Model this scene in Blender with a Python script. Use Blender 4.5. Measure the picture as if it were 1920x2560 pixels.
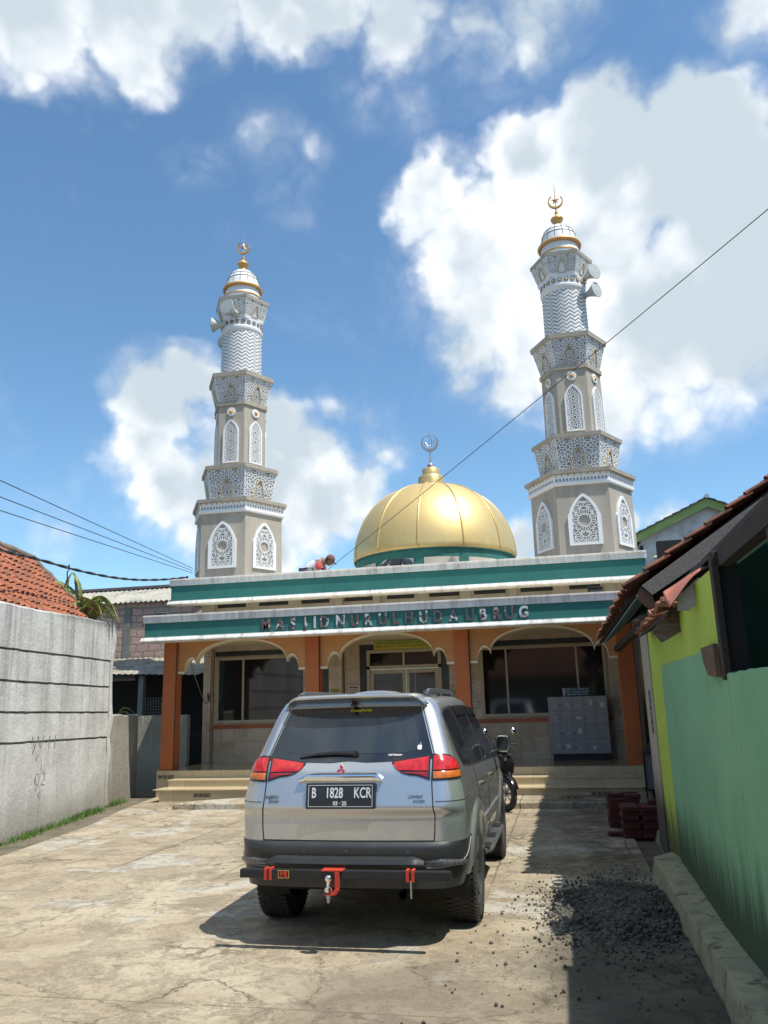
import bpy, bmesh, math, random
from mathutils import Matrix, Vector
random.seed(7)
for _o in list(bpy.data.objects): bpy.data.objects.remove(_o, do_unlink=True)
SC = bpy.context.scene
COL = SC.collection
R = math.radians
pi = math.pi
# ---------------------------------------------------------------- camera
cam = bpy.data.objects.new('camera', bpy.data.cameras.new('camera'))
COL.objects.link(cam); SC.camera = cam
cam.data.sensor_fit = 'VERTICAL'; cam.data.sensor_height = 36.0; cam.data.sensor_width = 27.0
cam.data.lens = 36.0 * 2010.0 / 2560.0
cam.data.clip_start = 0.05; cam.data.clip_end = 3000
_R = ((0.9772251, 0.0741565, 0.1988263), (0.2105942, -0.2236694, -0.9516418), (-0.0260991, 0.9718399, -0.2341923))
cam.matrix_world = Matrix(((*_R[0], 0), (*_R[1], 0), (*_R[2], 1.70), (0, 0, 0, 1)))
# ---------------------------------------------------------------- light
SUN_TRAVEL = Vector((-0.43, 0.20, -1.0)).normalized()
sun = bpy.data.objects.new('sun', bpy.data.lights.new('sun', 'SUN'))
COL.objects.link(sun)
sun.rotation_euler = SUN_TRAVEL.to_track_quat('-Z', 'Y').to_euler()
sun.data.energy = 4.6; sun.data.angle = R(0.55); sun.data.color = (1.0, 0.94, 0.84)
SC.view_settings.view_transform = 'Standard'; SC.view_settings.look = 'None'
SC.view_settings.exposure = 0.42
SC.cycles.use_adaptive_sampling = True; SC.view_settings.gamma = 1.0

class NT:
    """tiny node-tree writer"""
    def __init__(s, nt): s.nt = nt; s.N = nt.nodes; s.L = nt.links
    def n(s, t, **k):
        nd = s.N.new(t)
        for a, b in k.items():
            if a.startswith('i_'): s.put(nd.inputs[a[2:].replace('_', ' ')], b)
            else: setattr(nd, a, b)
        return nd
    def put(s, sock, v):
        if isinstance(v, bpy.types.NodeSocket): s.L.new(v, sock)
        elif isinstance(v, bpy.types.Node): s.L.new(v.outputs[0], sock)
        else:
            try: sock.default_value = v
            except Exception: sock.default_value = (*v, 1) if len(v) == 3 else v
    def m(s, op, a, b=0.0, c=0.0, clamp=False):
        nd = s.N.new('ShaderNodeMath'); nd.operation = op; nd.use_clamp = clamp
        s.put(nd.inputs[0], a); s.put(nd.inputs[1], b); s.put(nd.inputs[2], c)
        return nd.outputs[0]
    def v(s, op, a, b=(0, 0, 0)):
        nd = s.N.new('ShaderNodeVectorMath'); nd.operation = op
        s.put(nd.inputs[0], a)
        if op == 'SCALE': s.put(nd.inputs['Scale'], b)
        else: s.put(nd.inputs[1], b)
        return nd.outputs['Value'] if op in ('DISTANCE', 'DOT_PRODUCT', 'LENGTH') else nd.outputs[0]
    def ramp(s, x, a, b, lo=0.0, hi=1.0, smooth=True):
        nd = s.N.new('ShaderNodeMapRange'); nd.interpolation_type = 'SMOOTHSTEP' if smooth else 'LINEAR'
        s.put(nd.inputs['Value'], x); s.put(nd.inputs['From Min'], a); s.put(nd.inputs['From Max'], b)
        s.put(nd.inputs['To Min'], lo); s.put(nd.inputs['To Max'], hi)
        return nd.outputs[0]
    def mix(s, f, a, b, mode='MIX'):
        nd = s.N.new('ShaderNodeMix'); nd.data_type = 'RGBA'; nd.blend_type = mode
        s.put(nd.inputs[0], f)
        for i, q in ((6, a), (7, b)):
            s.put(nd.inputs[i], (*q, 1) if isinstance(q, tuple) and len(q) == 3 else q)
        return nd.outputs[2]
    def noise(s, vec, scale, detail=4, rough=.55, dist=0.0, col=False):
        nd = s.N.new('ShaderNodeTexNoise')
        if vec is not None: s.put(nd.inputs['Vector'], vec)
        nd.inputs['Scale'].default_value = scale; nd.inputs['Detail'].default_value = detail
        nd.inputs['Roughness'].default_value = rough; nd.inputs['Distortion'].default_value = dist
        return nd.outputs[1 if col else 0]

# ---------------------------------------------------------------- sky
world = bpy.data.worlds.new('World'); SC.world = world; world.use_nodes = True
w = NT(world.node_tree)
for nd in list(w.N): w.N.remove(nd)
out = w.n('ShaderNodeOutputWorld'); bg = w.n('ShaderNodeBackground'); w.L.new(bg.outputs[0], out.inputs[0])
sky = w.n('ShaderNodeTexSky', sky_type='NISHITA', sun_disc=False)
sky.sun_elevation = R(65); sky.sun_rotation = math.atan2(0.43, -0.18); sky.altitude = 300
sky.air_density = 1.0; sky.dust_density = 0.35; sky.ozone_density = 2.2
CL = [[-0.455,0.587,0.669,0.088,1],[-0.376,0.626,0.683,0.072,1],[-0.308,0.646,0.698,0.063,1],[-0.244,0.68,0.691,0.049,1],[-0.194,0.685,0.702,0.054,0.9],[-0.123,0.705,0.699,0.064,0.6],[-0.051,0.724,0.688,0.054,0.5],[0.013,0.717,0.697,0.058,0.5],[-0.462,0.521,0.718,0.109,1],[-0.307,0.586,0.75,0.119,1],[-0.131,0.637,0.76,0.117,0.9],[0.027,0.673,0.739,0.084,0.6],[0.088,0.808,0.582,0.087,1.1],[0.003,0.804,0.595,0.057,1.1],[-0.095,0.818,0.568,0.059,1.1],[-0.054,0.859,0.508,0.093,1.1],[0.057,0.861,0.505,0.139,1.2],[0.173,0.807,0.565,0.09,1.2],[0.236,0.836,0.495,0.1,1.2],[0.154,0.896,0.416,0.116,1.1],[0.008,0.909,0.417,0.083,0.9],[-0.084,0.922,0.379,0.045,0.4],[0.224,0.9,0.374,0.083,0.8],[0.089,0.932,0.352,0.066,0.7],[0.2,0.78,0.593,0.041,1.1],[0.155,0.786,0.599,0.039,1.1],[0.27,0.858,0.436,0.1,1.1],[-0.055,0.893,0.448,0.067,0.9],[0.174,0.93,0.325,0.059,0.4],[-0.448,0.822,0.351,0.06,1],[-0.469,0.831,0.298,0.044,1],[-0.403,0.837,0.37,0.044,0.9],[-0.454,0.853,0.257,0.055,1],[-0.386,0.885,0.26,0.079,1],[-0.299,0.908,0.294,0.045,1],[-0.276,0.93,0.244,0.068,1],[-0.318,0.929,0.189,0.035,0.8],[-0.219,0.94,0.26,0.045,0.8],[-0.338,0.885,0.32,0.060,1],[-0.34,0.90,0.27,0.07,1],[-0.414,0.884,0.216,0.05,0.7],[-0.192,0.931,0.309,0.043,0.42],[-0.216,0.912,0.348,0.034,0.38],[-0.265,0.897,0.353,0.028,0.36],[-0.264,0.769,0.582,0.037,0.3],[-0.283,0.729,0.623,0.041,0.3],[-0.344,0.72,0.603,0.036,0.25],[-0.237,0.756,0.61,0.031,0.25],[-0.167,0.738,0.654,0.041,0.3],[0.151,0.756,0.637,0.043,0.3],[0.223,0.724,0.653,0.055,0.45],[-0.11,0.762,0.638,0.046,0.2],[-0.261,0.794,0.55,0.032,0.2],[-0.032,0.98,0.196,0.031,0.8],[0.136,0.969,0.208,0.024,0.7],[0.102,0.974,0.203,0.016,0.6],[-0.568,0.8,0.193,0.042,0.3],
      # clouds behind the photographer, seen only as reflections
      [-0.425,-0.445,0.785,0.045,1.3],[-0.395,-0.45,0.80,0.035,1.3],[-0.41,-.46,.77,.05,1.3],[-0.3,-0.8,0.5,0.10,1],[0.5,-0.5,0.7,0.2,.8],[0.7,0.0,0.7,0.2,.7]]
tc = w.n('ShaderNodeTexCoord'); D0 = tc.outputs['Generated']
_sp = w.n('ShaderNodeSeparateXYZ'); w.put(_sp.inputs[0], D0); w.sep = _sp.outputs[2]
wn = w.noise(D0, 5.0, 4, .6, col=True)
wn2 = w.noise(D0, 22.0, 3, .6, col=True)
off = w.v('ADD', w.v('SCALE', w.v('SUBTRACT', wn, (.5, .5, .5)), 0.11), w.v('SCALE', w.v('SUBTRACT', wn2, (.5, .5, .5)), 0.035))
Dw = w.v('ADD', D0, off)
f = None
for x, y, z, r, k in CL:
    if z > .66 and k > .6 and y > 0: y -= .02; z += .018
    if k > 1.05 and y > 0: r *= .94
    elif k > .6 and z > .66: r *= 1.0
    elif k > .6 and y > 0: r *= 1.10
    if k < .5: k *= .9
    d = w.v('DISTANCE', Dw, (x, y, z))
    e = w.m('MULTIPLY_ADD', d, -k / (r * 1.25), k)
    f = e if f is None else w.m('MAXIMUM', f, e)
f = w.m('MAXIMUM', f, w.m('MULTIPLY', w.m('SUBTRACT', .60, w.m('MULTIPLY', w.m('ADD', _sp.outputs[0], .45), .9)), w.ramp(w.sep, .665, .745)))
f = w.m('MAXIMUM', f, 0.0)
def bil(sc_):
    vo = w.n('ShaderNodeTexVoronoi', feature='F1'); vo.inputs['Scale'].default_value = sc_; w.put(vo.inputs['Vector'], Dw); return vo.outputs['Distance']
bill = w.m('ADD', w.m('MULTIPLY', w.m('SUBTRACT', .45, bil(15.0)), .30), w.m('MULTIPLY', w.m('SUBTRACT', .45, bil(40.0)), .16))
fine = w.noise(D0, 9.0, 7, .62)
fl = w.m('MULTIPLY', w.m('SUBTRACT', fine, .5), .75)
fe = w.m('ADD', f, w.m('ADD', w.m('MULTIPLY', w.m('MULTIPLY', fl, w.ramp(f, 0.0, .15)), .7), w.m('MULTIPLY', bill, w.ramp(f, .0, .2))))
dens = w.ramp(w.m('MAXIMUM', w.m('MULTIPLY', fe, .62), w.m('SUBTRACT', fe, .09)), -.01, .40)
wisp = w.m('MULTIPLY', w.ramp(w.noise(D0, 3.2, 6, .65, .6), .52, .78), .28)
dens = w.m('MAXIMUM', dens, wisp)
lit = w.noise(w.v('ADD', D0, (.08, -.04, .10)), 3.6, 4, .5)
base = w.noise(D0, 3.6, 4, .5)
shade = w.ramp(w.m('ADD', w.m('ADD', w.m('SUBTRACT', base, lit), w.m('MULTIPLY', bill, .45)), w.m('ADD', w.m('MULTIPLY', w.m('SUBTRACT', f, .38), -.34), w.ramp(w.sep, .60, .70, 0.0, -.10))), -.15, .13)
ccol = w.mix(shade, (5.7, 6.6, 7.3), (10.0, 10.3, 10.6))
skyc = w.mix(1.0, sky.outputs[0], (1.30, 1.62, 1.66), 'MULTIPLY')
final = w.mix(dens, skyc, ccol)
w.put(bg.inputs[0], final); bg.inputs[1].default_value = 0.083

# ---------------------------------------------------------------- mesh helpers
class MB:
    def __init__(s): s.v = []; s.f = []; s.mi = []; s.cur = 0; s.x = None
    def add(s, vs, fs):
        o = len(s.v)
        if s.x is not None: vs = [s.x @ Vector(p) for p in vs]
        s.v += [tuple(p) for p in vs]; s.f += [tuple(i + o for i in f) for f in fs]; s.mi += [s.cur] * len(fs)
        return s
    def box(s, x0, x1, y0, y1, z0, z1):
        return s.add([(x0,y0,z0),(x1,y0,z0),(x1,y1,z0),(x0,y1,z0),(x0,y0,z1),(x1,y0,z1),(x1,y1,z1),(x0,y1,z1)],
                     [(0,3,2,1),(4,5,6,7),(0,1,5,4),(1,2,6,5),(2,3,7,6),(3,0,4,7)])
    def prism(s, poly, fn, d0, d1):
        """poly of (a,b); fn(a,b,d)->xyz ; caps as ngons"""
        n = len(poly)
        vs = [fn(a, b, d0) for a, b in poly] + [fn(a, b, d1) for a, b in poly]
        return s.add(vs, [tuple(range(n - 1, -1, -1)), tuple(range(n, 2 * n))] + [(i, (i + 1) % n, n + (i + 1) % n, n + i) for i in range(n)])
    def rings(s, rs, close=True, cap0=False, cap1=False):
        n = len(rs[0]); vs = [p for r in rs for p in r]; fs = []
        for i in range(len(rs) - 1):
            for j in range(n if close else n - 1):
                k = (j + 1) % n
                fs.append((i*n+j, i*n+k, (i+1)*n+k, (i+1)*n+j))
        if cap0: fs.append(tuple(range(n - 1, -1, -1)))
        if cap1: fs.append(tuple(range((len(rs)-1)*n, len(rs)*n)))
        return s.add(vs, fs)
    def lathe(s, prof, n=24, c=(0, 0, 0), ax='z', a0=0.0, cap=True):
        rs = []
        for r, h in prof:
            ring = []
            for k in range(n):
                a = a0 + 2 * pi * k / n; p, q = r * math.cos(a), r * math.sin(a)
                ring.append((c[0]+p, c[1]+q, c[2]+h) if ax == 'z' else ((c[0]+h, c[1]+p, c[2]+q) if ax == 'x' else (c[0]+q, c[1]+h, c[2]+p)))
            rs.append(ring)
        return s.rings(rs, True, cap and prof[0][0] > 1e-5, cap and prof[-1][0] > 1e-5)
    def tube(s, path, r, n=8, caps=True):
        P = [Vector(p) for p in path]; rs = []; up = Vector((0, 0, 1)); last = None
        for i, p in enumerate(P):
            t = (P[min(i+1, len(P)-1)] - P[max(i-1, 0)]).normalized()
            if last is None:
                u = t.cross(up if abs(t.dot(up)) < .95 else Vector((1, 0, 0))).normalized()
            else: u = (last - t * last.dot(t)).normalized()
            last = u; vv = t.cross(u); rr = r[i] if isinstance(r, (list, tuple)) else r
            rs.append([tuple(p + u * rr * math.cos(2*pi*k/n) + vv * rr * math.sin(2*pi*k/n)) for k in range(n)])
        return s.rings(rs, True, caps, caps)
    def grid(s, nu, nv, fn):
        vs = [fn(i / nu, j / nv) for j in range(nv + 1) for i in range(nu + 1)]
        return s.add(vs, [(j*(nu+1)+i, j*(nu+1)+i+1, (j+1)*(nu+1)+i+1, (j+1)*(nu+1)+i) for j in range(nv) for i in range(nu)])
    def build(s, name, mats, parent=None, smooth=False, bevel=0.0, seg=2, fix=True):
        me = bpy.data.meshes.new(name); me.from_pydata(s.v, [], s.f)
        for m_ in (mats if isinstance(mats, (list, tuple)) else [mats]): me.materials.append(m_)
        me.polygons.foreach_set('material_index', s.mi)
        if fix:
            bm = bmesh.new(); bm.from_mesh(me); bmesh.ops.recalc_face_normals(bm, faces=bm.faces); bm.to_mesh(me); bm.free()
        if smooth: me.polygons.foreach_set('use_smooth', [True] * len(me.polygons))
        me.update()
        if smooth == 'auto':
            me.set_sharp_from_angle(angle=R(38))
        o = bpy.data.objects.new(name, me); COL.objects.link(o)
        if parent: o.parent = parent
        if bevel:
            b = o.modifiers.new('bevel', 'BEVEL'); b.width = bevel; b.segments = seg; b.limit_method = 'ANGLE'; b.angle_limit = R(35)
        return o

def tag(o, label=None, cat=None, group=None, kind=None):
    for k, v_ in (('label', label), ('category', cat), ('group', group), ('kind', kind)):
        if v_: o[k] = v_
    return o
def empty(name, loc=(0, 0, 0), rz=0.0, label=None, cat=None, group=None):
    o = bpy.data.objects.new(name, None); COL.objects.link(o); o.location = loc; o.rotation_euler = (0, 0, rz)
    return tag(o, label, cat, group)
def dup(root, loc=None, rz=None, label=None, group=None):
    r = root.copy(); COL.objects.link(r)
    if loc is not None: r.location = loc
    if rz is not None: r.rotation_euler = (r.rotation_euler.x, r.rotation_euler.y, rz)
    if label: r['label'] = label
    if group: r['group'] = group
    for ch in list(root.children):
        c = ch.copy(); COL.objects.link(c); c.parent = r
        for g in list(ch.children):
            d_ = g.copy(); COL.objects.link(d_); d_.parent = c
    return r
def text_mesh(name, txt, size, depth, m_, parent=None, mat4=None, sx=1.0, bold=0.0, align='CENTER', shear=0.0):
    cu = bpy.data.curves.new(name, 'FONT'); cu.body = txt; cu.size = size; cu.extrude = depth; cu.align_x = align; cu.align_y = 'CENTER'
    cu.offset = bold; cu.shear = shear; cu.resolution_u = 3
    t = bpy.data.objects.new(name, cu); COL.objects.link(t)
    me = bpy.data.meshes.new_from_object(t.evaluated_get(bpy.context.evaluated_depsgraph_get()))
    bpy.data.objects.remove(t); me.name = name
    me.materials.clear(); me.materials.append(m_)
    if sx != 1.0: me.transform(Matrix.Diagonal((sx, 1, 1, 1)))
    if mat4 is not None: me.transform(mat4)
    o = bpy.data.objects.new(name, me); COL.objects.link(o)
    if parent: o.parent = parent
    return o
def facing(loc, tilt=0.0, rz=0.0):   # text standing upright, read from -Y
    return Matrix.Translation(loc) @ Matrix.Rotation(rz, 4, 'Z') @ Matrix.Rotation(R(90) + tilt, 4, 'X')

# ---------------------------------------------------------------- materials
def M(name, c, rough=.7, metal=0.0, c2=None, sc=2.5, amt=.5, bump=0.0, bsc=30, coat=0.0, spec=.5, det=6, dirt=None, dsc=.8, damt=.5, stretch=None, emis=None):
    m_ = bpy.data.materials.new(name); m_.use_nodes = True; t = NT(m_.node_tree)
    b = t.N['Principled BSDF']
    tc_ = t.n('ShaderNodeTexCoord'); vec = tc_.outputs['Object']
    if stretch: 
        mp = t.n('ShaderNodeMapping'); t.put(mp.inputs[0], vec); mp.inputs['Scale'].default_value = stretch; vec = mp.outputs[0]
    col = (*c, 1)
    cc = c2 if c2 else tuple(x * .78 for x in c)
    nz = t.noise(vec, sc, det, .6)
    col = t.mix(t.m('MULTIPLY', t.ramp(nz, .35, .68), amt * 2 if amt <= .5 else 1.0), c, cc)
    if dirt:
        n2 = t.noise(vec, dsc, 8, .68, .4)
        col = t.mix(t.m('MULTIPLY', t.ramp(n2, .5, .68), damt), col, dirt)
    t.put(b.inputs['Base Color'], col)
    b.inputs['Roughness'].default_value = rough; b.inputs['Metallic'].default_value = metal
    b.inputs['Coat Weight'].default_value = coat; b.inputs['Coat Roughness'].default_value = .04
    b.inputs['Specular IOR Level'].default_value = spec
    if bump:
        bp = t.n('ShaderNodeBump'); bp.inputs['Strength'].default_value = bump; bp.inputs['Distance'].default_value = .02
        t.put(bp.inputs['Height'], t.noise(vec, bsc, 6, .65)); t.L.new(bp.outputs[0], b.inputs['Normal'])
    if emis: b.inputs['Emission Color'].default_value = (*emis, 1); b.inputs['Emission Strength'].default_value = 1
    return m_
def parts(m_): t = NT(m_.node_tree); return t, t.N['Principled BSDF']
white_plaster = M('white_plaster', (.74, .74, .72), .75, c2=(.60, .60, .58), sc=3, bump=.2, bsc=40, dirt=(.25, .24, .21), dsc=1.6, damt=.55, stretch=(3.5, 1, .5))
clean_white = M('clean_white', (.74, .745, .75), .55, c2=(.70, .71, .72), sc=4, amt=.3)
taupe = M('taupe_paint', (.40, .36, .30), .8, c2=(.345, .31, .26), sc=1.5, bump=.2, bsc=60, dirt=(.24, .22, .19), dsc=1.0, damt=.4, stretch=(2.5, 2.5, .6))
grey_void = M('grey_backing', (.30, .30, .315), .9)
gold_paint = M('gold_paint', (.66, .38, .12), .45, metal=.35, c2=(.52, .30, .10), sc=6)
gold_trim = M('gold_trim', (.56, .44, .27), .6, c2=(.47, .37, .23), sc=6)
green_fascia = M('green_fascia', (.022, .155, .140), .8, c2=(.018, .135, .125), sc=1.2, bump=.25, bsc=90, dirt=(.05, .2, .185), dsc=2.5, damt=.25)
orange_pillar = M('orange_pillar', (.44, .13, .038), .7, c2=(.37, .105, .03), sc=1.3, bump=.15, bsc=50)
peach = M('peach_paint', (.50, .245, .095), .75, c2=(.45, .22, .085), sc=2, bump=.1)
cream = M('cream_trim', (.72, .64, .46), .6, c2=(.66, .58, .42), sc=3)
cream_wall = M('cream_wall', (.54, .49, .41), .8, c2=(.47, .43, .36), sc=2, bump=.15, dirt=(.28, .24, .19), dsc=2.2, damt=.5)
alu = M('beige_frame', (.46, .41, .30), .5, c2=(.42, .37, .27), sc=5)
dark_tile = M('dark_tile', (.028, .032, .038), .35, c2=(.04, .045, .05), sc=8)
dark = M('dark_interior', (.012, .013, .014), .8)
black_pl = M('black_plastic', (.016, .017, .019), .42, c2=(.022, .023, .025), sc=9, amt=.3, bump=.05, bsc=200)
black_metal = M('black_metal', (.02, .021, .023), .45, metal=.2)
chrome = M('chrome', (.86, .87, .88), .09, metal=1.0, c2=(.78, .79, .80), sc=12)
steel = M('steel', (.45, .46, .47), .3, metal=.9)
terracotta = M('terracotta', (.36, .115, .05), .85, c2=(.20, .075, .045), sc=5, amt=.5, bump=.3, bsc=60, dirt=(.07, .055, .045), dsc=2.2, damt=.8)
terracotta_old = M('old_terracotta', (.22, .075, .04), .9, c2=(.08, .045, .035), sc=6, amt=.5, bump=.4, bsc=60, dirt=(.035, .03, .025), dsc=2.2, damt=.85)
wood_old = M('old_wood', (.17, .16, .155), .85, c2=(.10, .095, .09), sc=3, bump=.5, bsc=20, stretch=(14, 1, 14), dirt=(.16, .15, .145), dsc=2, damt=.5)
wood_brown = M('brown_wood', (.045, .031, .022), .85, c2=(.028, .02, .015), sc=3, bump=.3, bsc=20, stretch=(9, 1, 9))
glass_dark = M('window_glass', (.010, .013, .015), .06, c2=(.014, .017, .019), sc=2, spec=.75)
car_glass = M('car_glass', (.012, .017, .026), .04, c2=(.010, .014, .022), sc=2, spec=.8, coat=.4)
paper = M('paper', (.62, .60, .55), .8)
# ================================================================ ground
def yard_mat():
    m_ = bpy.data.materials.new('yard_concrete'); m_.use_nodes = True; t, b = parts(m_)
    tc_ = t.n('ShaderNodeTexCoord'); P = tc_.outputs['Object']
    sp = t.n('ShaderNodeSeparateXYZ'); t.put(sp.inputs[0], P); X, Y = sp.outputs[0], sp.outputs[1]
    wob = t.v('SCALE', t.v('SUBTRACT', t.noise(P, 1.1, 5, .6, col=True), (.5, .5, .5)), .9)
    Pw = t.v('ADD', P, wob)
    big = t.noise(P, .45, 7, .62, .5); mid = t.noise(Pw, 1.7, 8, .66, .3); fin = t.noise(P, 14, 8, .7); grit = t.noise(P, 85, 4, .7)
    c = t.mix(t.ramp(big, .38, .64), (.31, .255, .17), (.44, .38, .275))
    c = t.mix(t.m('MULTIPLY', t.ramp(mid, .50, .62), .62), c, (.20, .16, .11))          # brown worn patches
    c = t.mix(t.m('MULTIPLY', t.ramp(t.noise(Pw, .9, 6, .6), .56, .60), .8), c, (.43, .41, .36))  # smooth cement screed
    c = t.mix(t.m('MULTIPLY', t.ramp(fin, .5, .66), .55), c, (.15, .12, .085))
    lay = t.noise(t.v('ADD', Pw, (3.1, 7.7, 0)), 2.3, 9, .72, .8)
    c = t.mix(t.m('MULTIPLY', t.ramp(lay, .535, .55), .4), c, (.22, .185, .135))
    c = t.mix(t.m('MULTIPLY', t.m('MULTIPLY', t.ramp(lay, .515, .535), t.ramp(lay, .56, .54)), .45), c, (.09, .07, .05))
    c = t.mix(t.m('MULTIPLY', t.ramp(t.noise(P, 45, 5, .7), .53, .62), t.ramp(mid, .42, .56, .2, .65)), c, (.13, .105, .075))
    c = t.mix(t.m('MULTIPLY', t.ramp(grit, .55, .68), .4), c, (.50, .46, .38))
    c = t.mix(t.m('MULTIPLY', t.ramp(t.noise(P, 120, 3, .6), .56, .66), .45), c, (.10, .085, .065))
    # algae-dark, crazed concrete along the right side of the yard
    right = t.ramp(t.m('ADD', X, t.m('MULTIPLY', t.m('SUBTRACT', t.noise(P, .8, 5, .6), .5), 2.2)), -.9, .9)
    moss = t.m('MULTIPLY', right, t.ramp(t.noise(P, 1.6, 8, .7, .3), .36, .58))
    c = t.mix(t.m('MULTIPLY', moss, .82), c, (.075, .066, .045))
    def cracks(scale, wd, stretch=(1, 1, 1), wobamt=.9):
        vo = t.n('ShaderNodeTexVoronoi', feature='DISTANCE_TO_EDGE'); vo.inputs['Scale'].default_value = scale
        q = t.v('MULTIPLY', t.v('ADD', P, t.v('SCALE', t.v('SUBTRACT', t.noise(P, 5, 6, .7, col=True), (.5, .5, .5)), .30)), stretch)
        t.put(vo.inputs['Vector'], q); return t.ramp(vo.outputs['Distance'], 0.0, wd, 1.0, 0.0)
    crb = t.m('MULTIPLY', cracks(.33, .003), .4); crm = t.m('MULTIPLY', cracks(1.5, .02), t.ramp(t.noise(P, .7, 4, .6), .5, .66))
    crf = t.m('MULTIPLY', cracks(3.6, .10), t.m('MAXIMUM', t.m('MULTIPLY', right, t.ramp(t.noise(P, 1.0, 4), .35, .55)), t.m('MULTIPLY', t.ramp(t.noise(P, .6, 4), .56, .66), .8)))
    # saw joints every 2.1 m
    jx = t.ramp(t.m('ABSOLUTE', t.m('SUBTRACT', t.m('FRACT', t.m('ADD', t.m('DIVIDE', t.m('ADD', X, t.m('MULTIPLY', t.noise(P, 6, 4), .05)), 1.43), .5 - .46)), .5)), 0.0, .016, 1.0, 0.0)
    jx = t.m('MULTIPLY', jx, t.ramp(Y, 7.0, 9.5))
    jy = t.ramp(t.m('ABSOLUTE', t.m('SUBTRACT', t.m('FRACT', t.m('DIVIDE', t.m('ADD', Y, .9), 2.35)), .5)), 0.0, .006, 1.0, 0.0)
    lines = t.m('MAXIMUM', t.m('MAXIMUM', crb, crm), t.m('MAXIMUM', crf, t.m('MAXIMUM', t.m('MULTIPLY', jx, .8), t.m('MULTIPLY', jy, .55))))
    lines = t.m('MULTIPLY', lines, t.ramp(t.noise(P, 9, 5, .7), .3, .55))
    c = t.mix(t.m('MULTIPLY', lines, .85), c, (.075, .06, .04))
    # damp, dirty corner around the gravel
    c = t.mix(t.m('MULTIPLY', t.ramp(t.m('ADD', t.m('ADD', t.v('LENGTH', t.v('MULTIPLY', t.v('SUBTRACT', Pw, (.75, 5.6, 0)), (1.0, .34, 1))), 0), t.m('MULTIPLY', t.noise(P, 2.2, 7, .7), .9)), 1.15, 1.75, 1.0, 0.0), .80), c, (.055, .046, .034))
    # oily stain behind the bumper
    c = t.mix(t.ramp(t.m('ADD', t.v('DISTANCE', Pw, (-1.1, 5.2, 0)), t.m('MULTIPLY', t.noise(P, 3, 6), .8)), .7, 1.5, .55, 0.0), c, (.12, .095, .075))
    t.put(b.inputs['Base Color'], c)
    t.put(b.inputs['Roughness'], t.ramp(mid, .3, .7, .72, .92))
    bp = t.n('ShaderNodeBump'); bp.inputs['Strength'].default_value = .75; bp.inputs['Distance'].default_value = .018
    h = t.m('ADD', t.m('MULTIPLY', fin, .7), t.m('ADD', t.m('MULTIPLY', mid, 1.2), t.m('MULTIPLY', grit, .35)))
    h = t.m('SUBTRACT', h, t.m('MULTIPLY', lines, 1.2))
    t.put(bp.inputs['Height'], h); t.L.new(bp.outputs[0], b.inputs['Normal'])
    return m_
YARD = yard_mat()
soil = M('soil', (.12, .10, .075), .95, c2=(.07, .06, .04), sc=3, bump=.6, bsc=30, dirt=(.05, .06, .03), dsc=1.2, damt=.6)
tag(MB().add([(-900, -900, -.03), (900, -900, -.03), (900, 900, -.03), (-900, 900, -.03)], [(0, 1, 2, 3)]).build('ground', soil), kind='structure')
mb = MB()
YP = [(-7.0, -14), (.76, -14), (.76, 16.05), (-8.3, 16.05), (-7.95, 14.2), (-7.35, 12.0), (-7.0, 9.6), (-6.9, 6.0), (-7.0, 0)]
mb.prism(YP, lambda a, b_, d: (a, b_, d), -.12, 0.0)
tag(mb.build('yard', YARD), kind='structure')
# dirty strip between the yard slab and the old wall
strip = M('gutter_strip', (.16, .135, .095), .95, c2=(.09, .08, .055), sc=4, bump=.5, bsc=25, dirt=(.05, .055, .03), dsc=1.5, damt=.7)
mb = MB(); mb.prism([(-9.6, -14), (-7.0, -14), (-7.0, 0), (-6.9, 6.0), (-7.0, 9.6), (-7.35, 12), (-7.95, 14.2), (-8.3, 16.05), (-8.3, 24), (-12, 24), (-12, 16)], lambda a, b_, d: (a, b_, d), -.1, -.015)
tag(mb.build('gutter_strip', strip), kind='structure')
# low landing slab in front of the steps
mb = MB()
P_ = [(-6.98, 14.12), (-6.9, 14.04), (-6.35, 14.0), (-3, 14.06), (.86, 14.12), (1.0, 14.2), (1.05, 15.1), (-5.6, 15.1), (-6.3, 14.75), (-6.75, 14.4)]
top = [(-6.9, 14.2), (-6.8, 14.12), (-6.3, 14.02), (-3, 14.08), (.84, 14.14), (.98, 14.2), (1.05, 15.1), (-5.6, 15.1), (-6.2, 14.75), (-6.65, 14.4)]
mb.rings([[(a, b_, -.02) for a, b_ in P_], [(a, b_, .035) for a, b_ in P_[:1]] + [(a, b_, .09) for a, b_ in P_[1:]], [(a, b_, .045) for a, b_ in top[:1]] + [(a, b_, .105) for a, b_ in top[1:]]], True, False, True)
tag(mb.build('landing_slab', YARD, bevel=.008), kind='structure')

# kerb ledge below the green house
ledge_m = M('ledge_concrete', (.30, .29, .19), .9, c2=(.22, .215, .15), sc=4, bump=.6, bsc=25, dirt=(.05, .052, .035), dsc=5.5, damt=.95)
mb = MB(); rng = random.Random(3)
ys = [-6 + i * .22 for i in range(0, 86)]
def kx(y): return .79 + .02 * math.sin(y * 1.3) + .008 * math.sin(y * 7.1) + rng.uniform(-.006, .006)
def kz(y): return .16 + .02 * math.sin(y * 1.7) if y < 9.3 else .11
rs = []
for y in ys:
    if y > 9.15 and y < 9.5: continue
    a = kx(y) + (.0 if y < 9.3 else .24); z = kz(y)
    rs.append([(a - .04 + rng.uniform(-.01, .01), y, -.05), (a - .012, y, z * .6), (a + rng.uniform(-.003, .006), y, z - .006), (a + .012, y, z + rng.uniform(-.002, .002)), (1.35, y, z + .012), (1.35, y, -.05)])
mb.rings(rs, True, True, True)
tag(mb.build('kerb_ledge', ledge_m, smooth='auto'), kind='structure')

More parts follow.
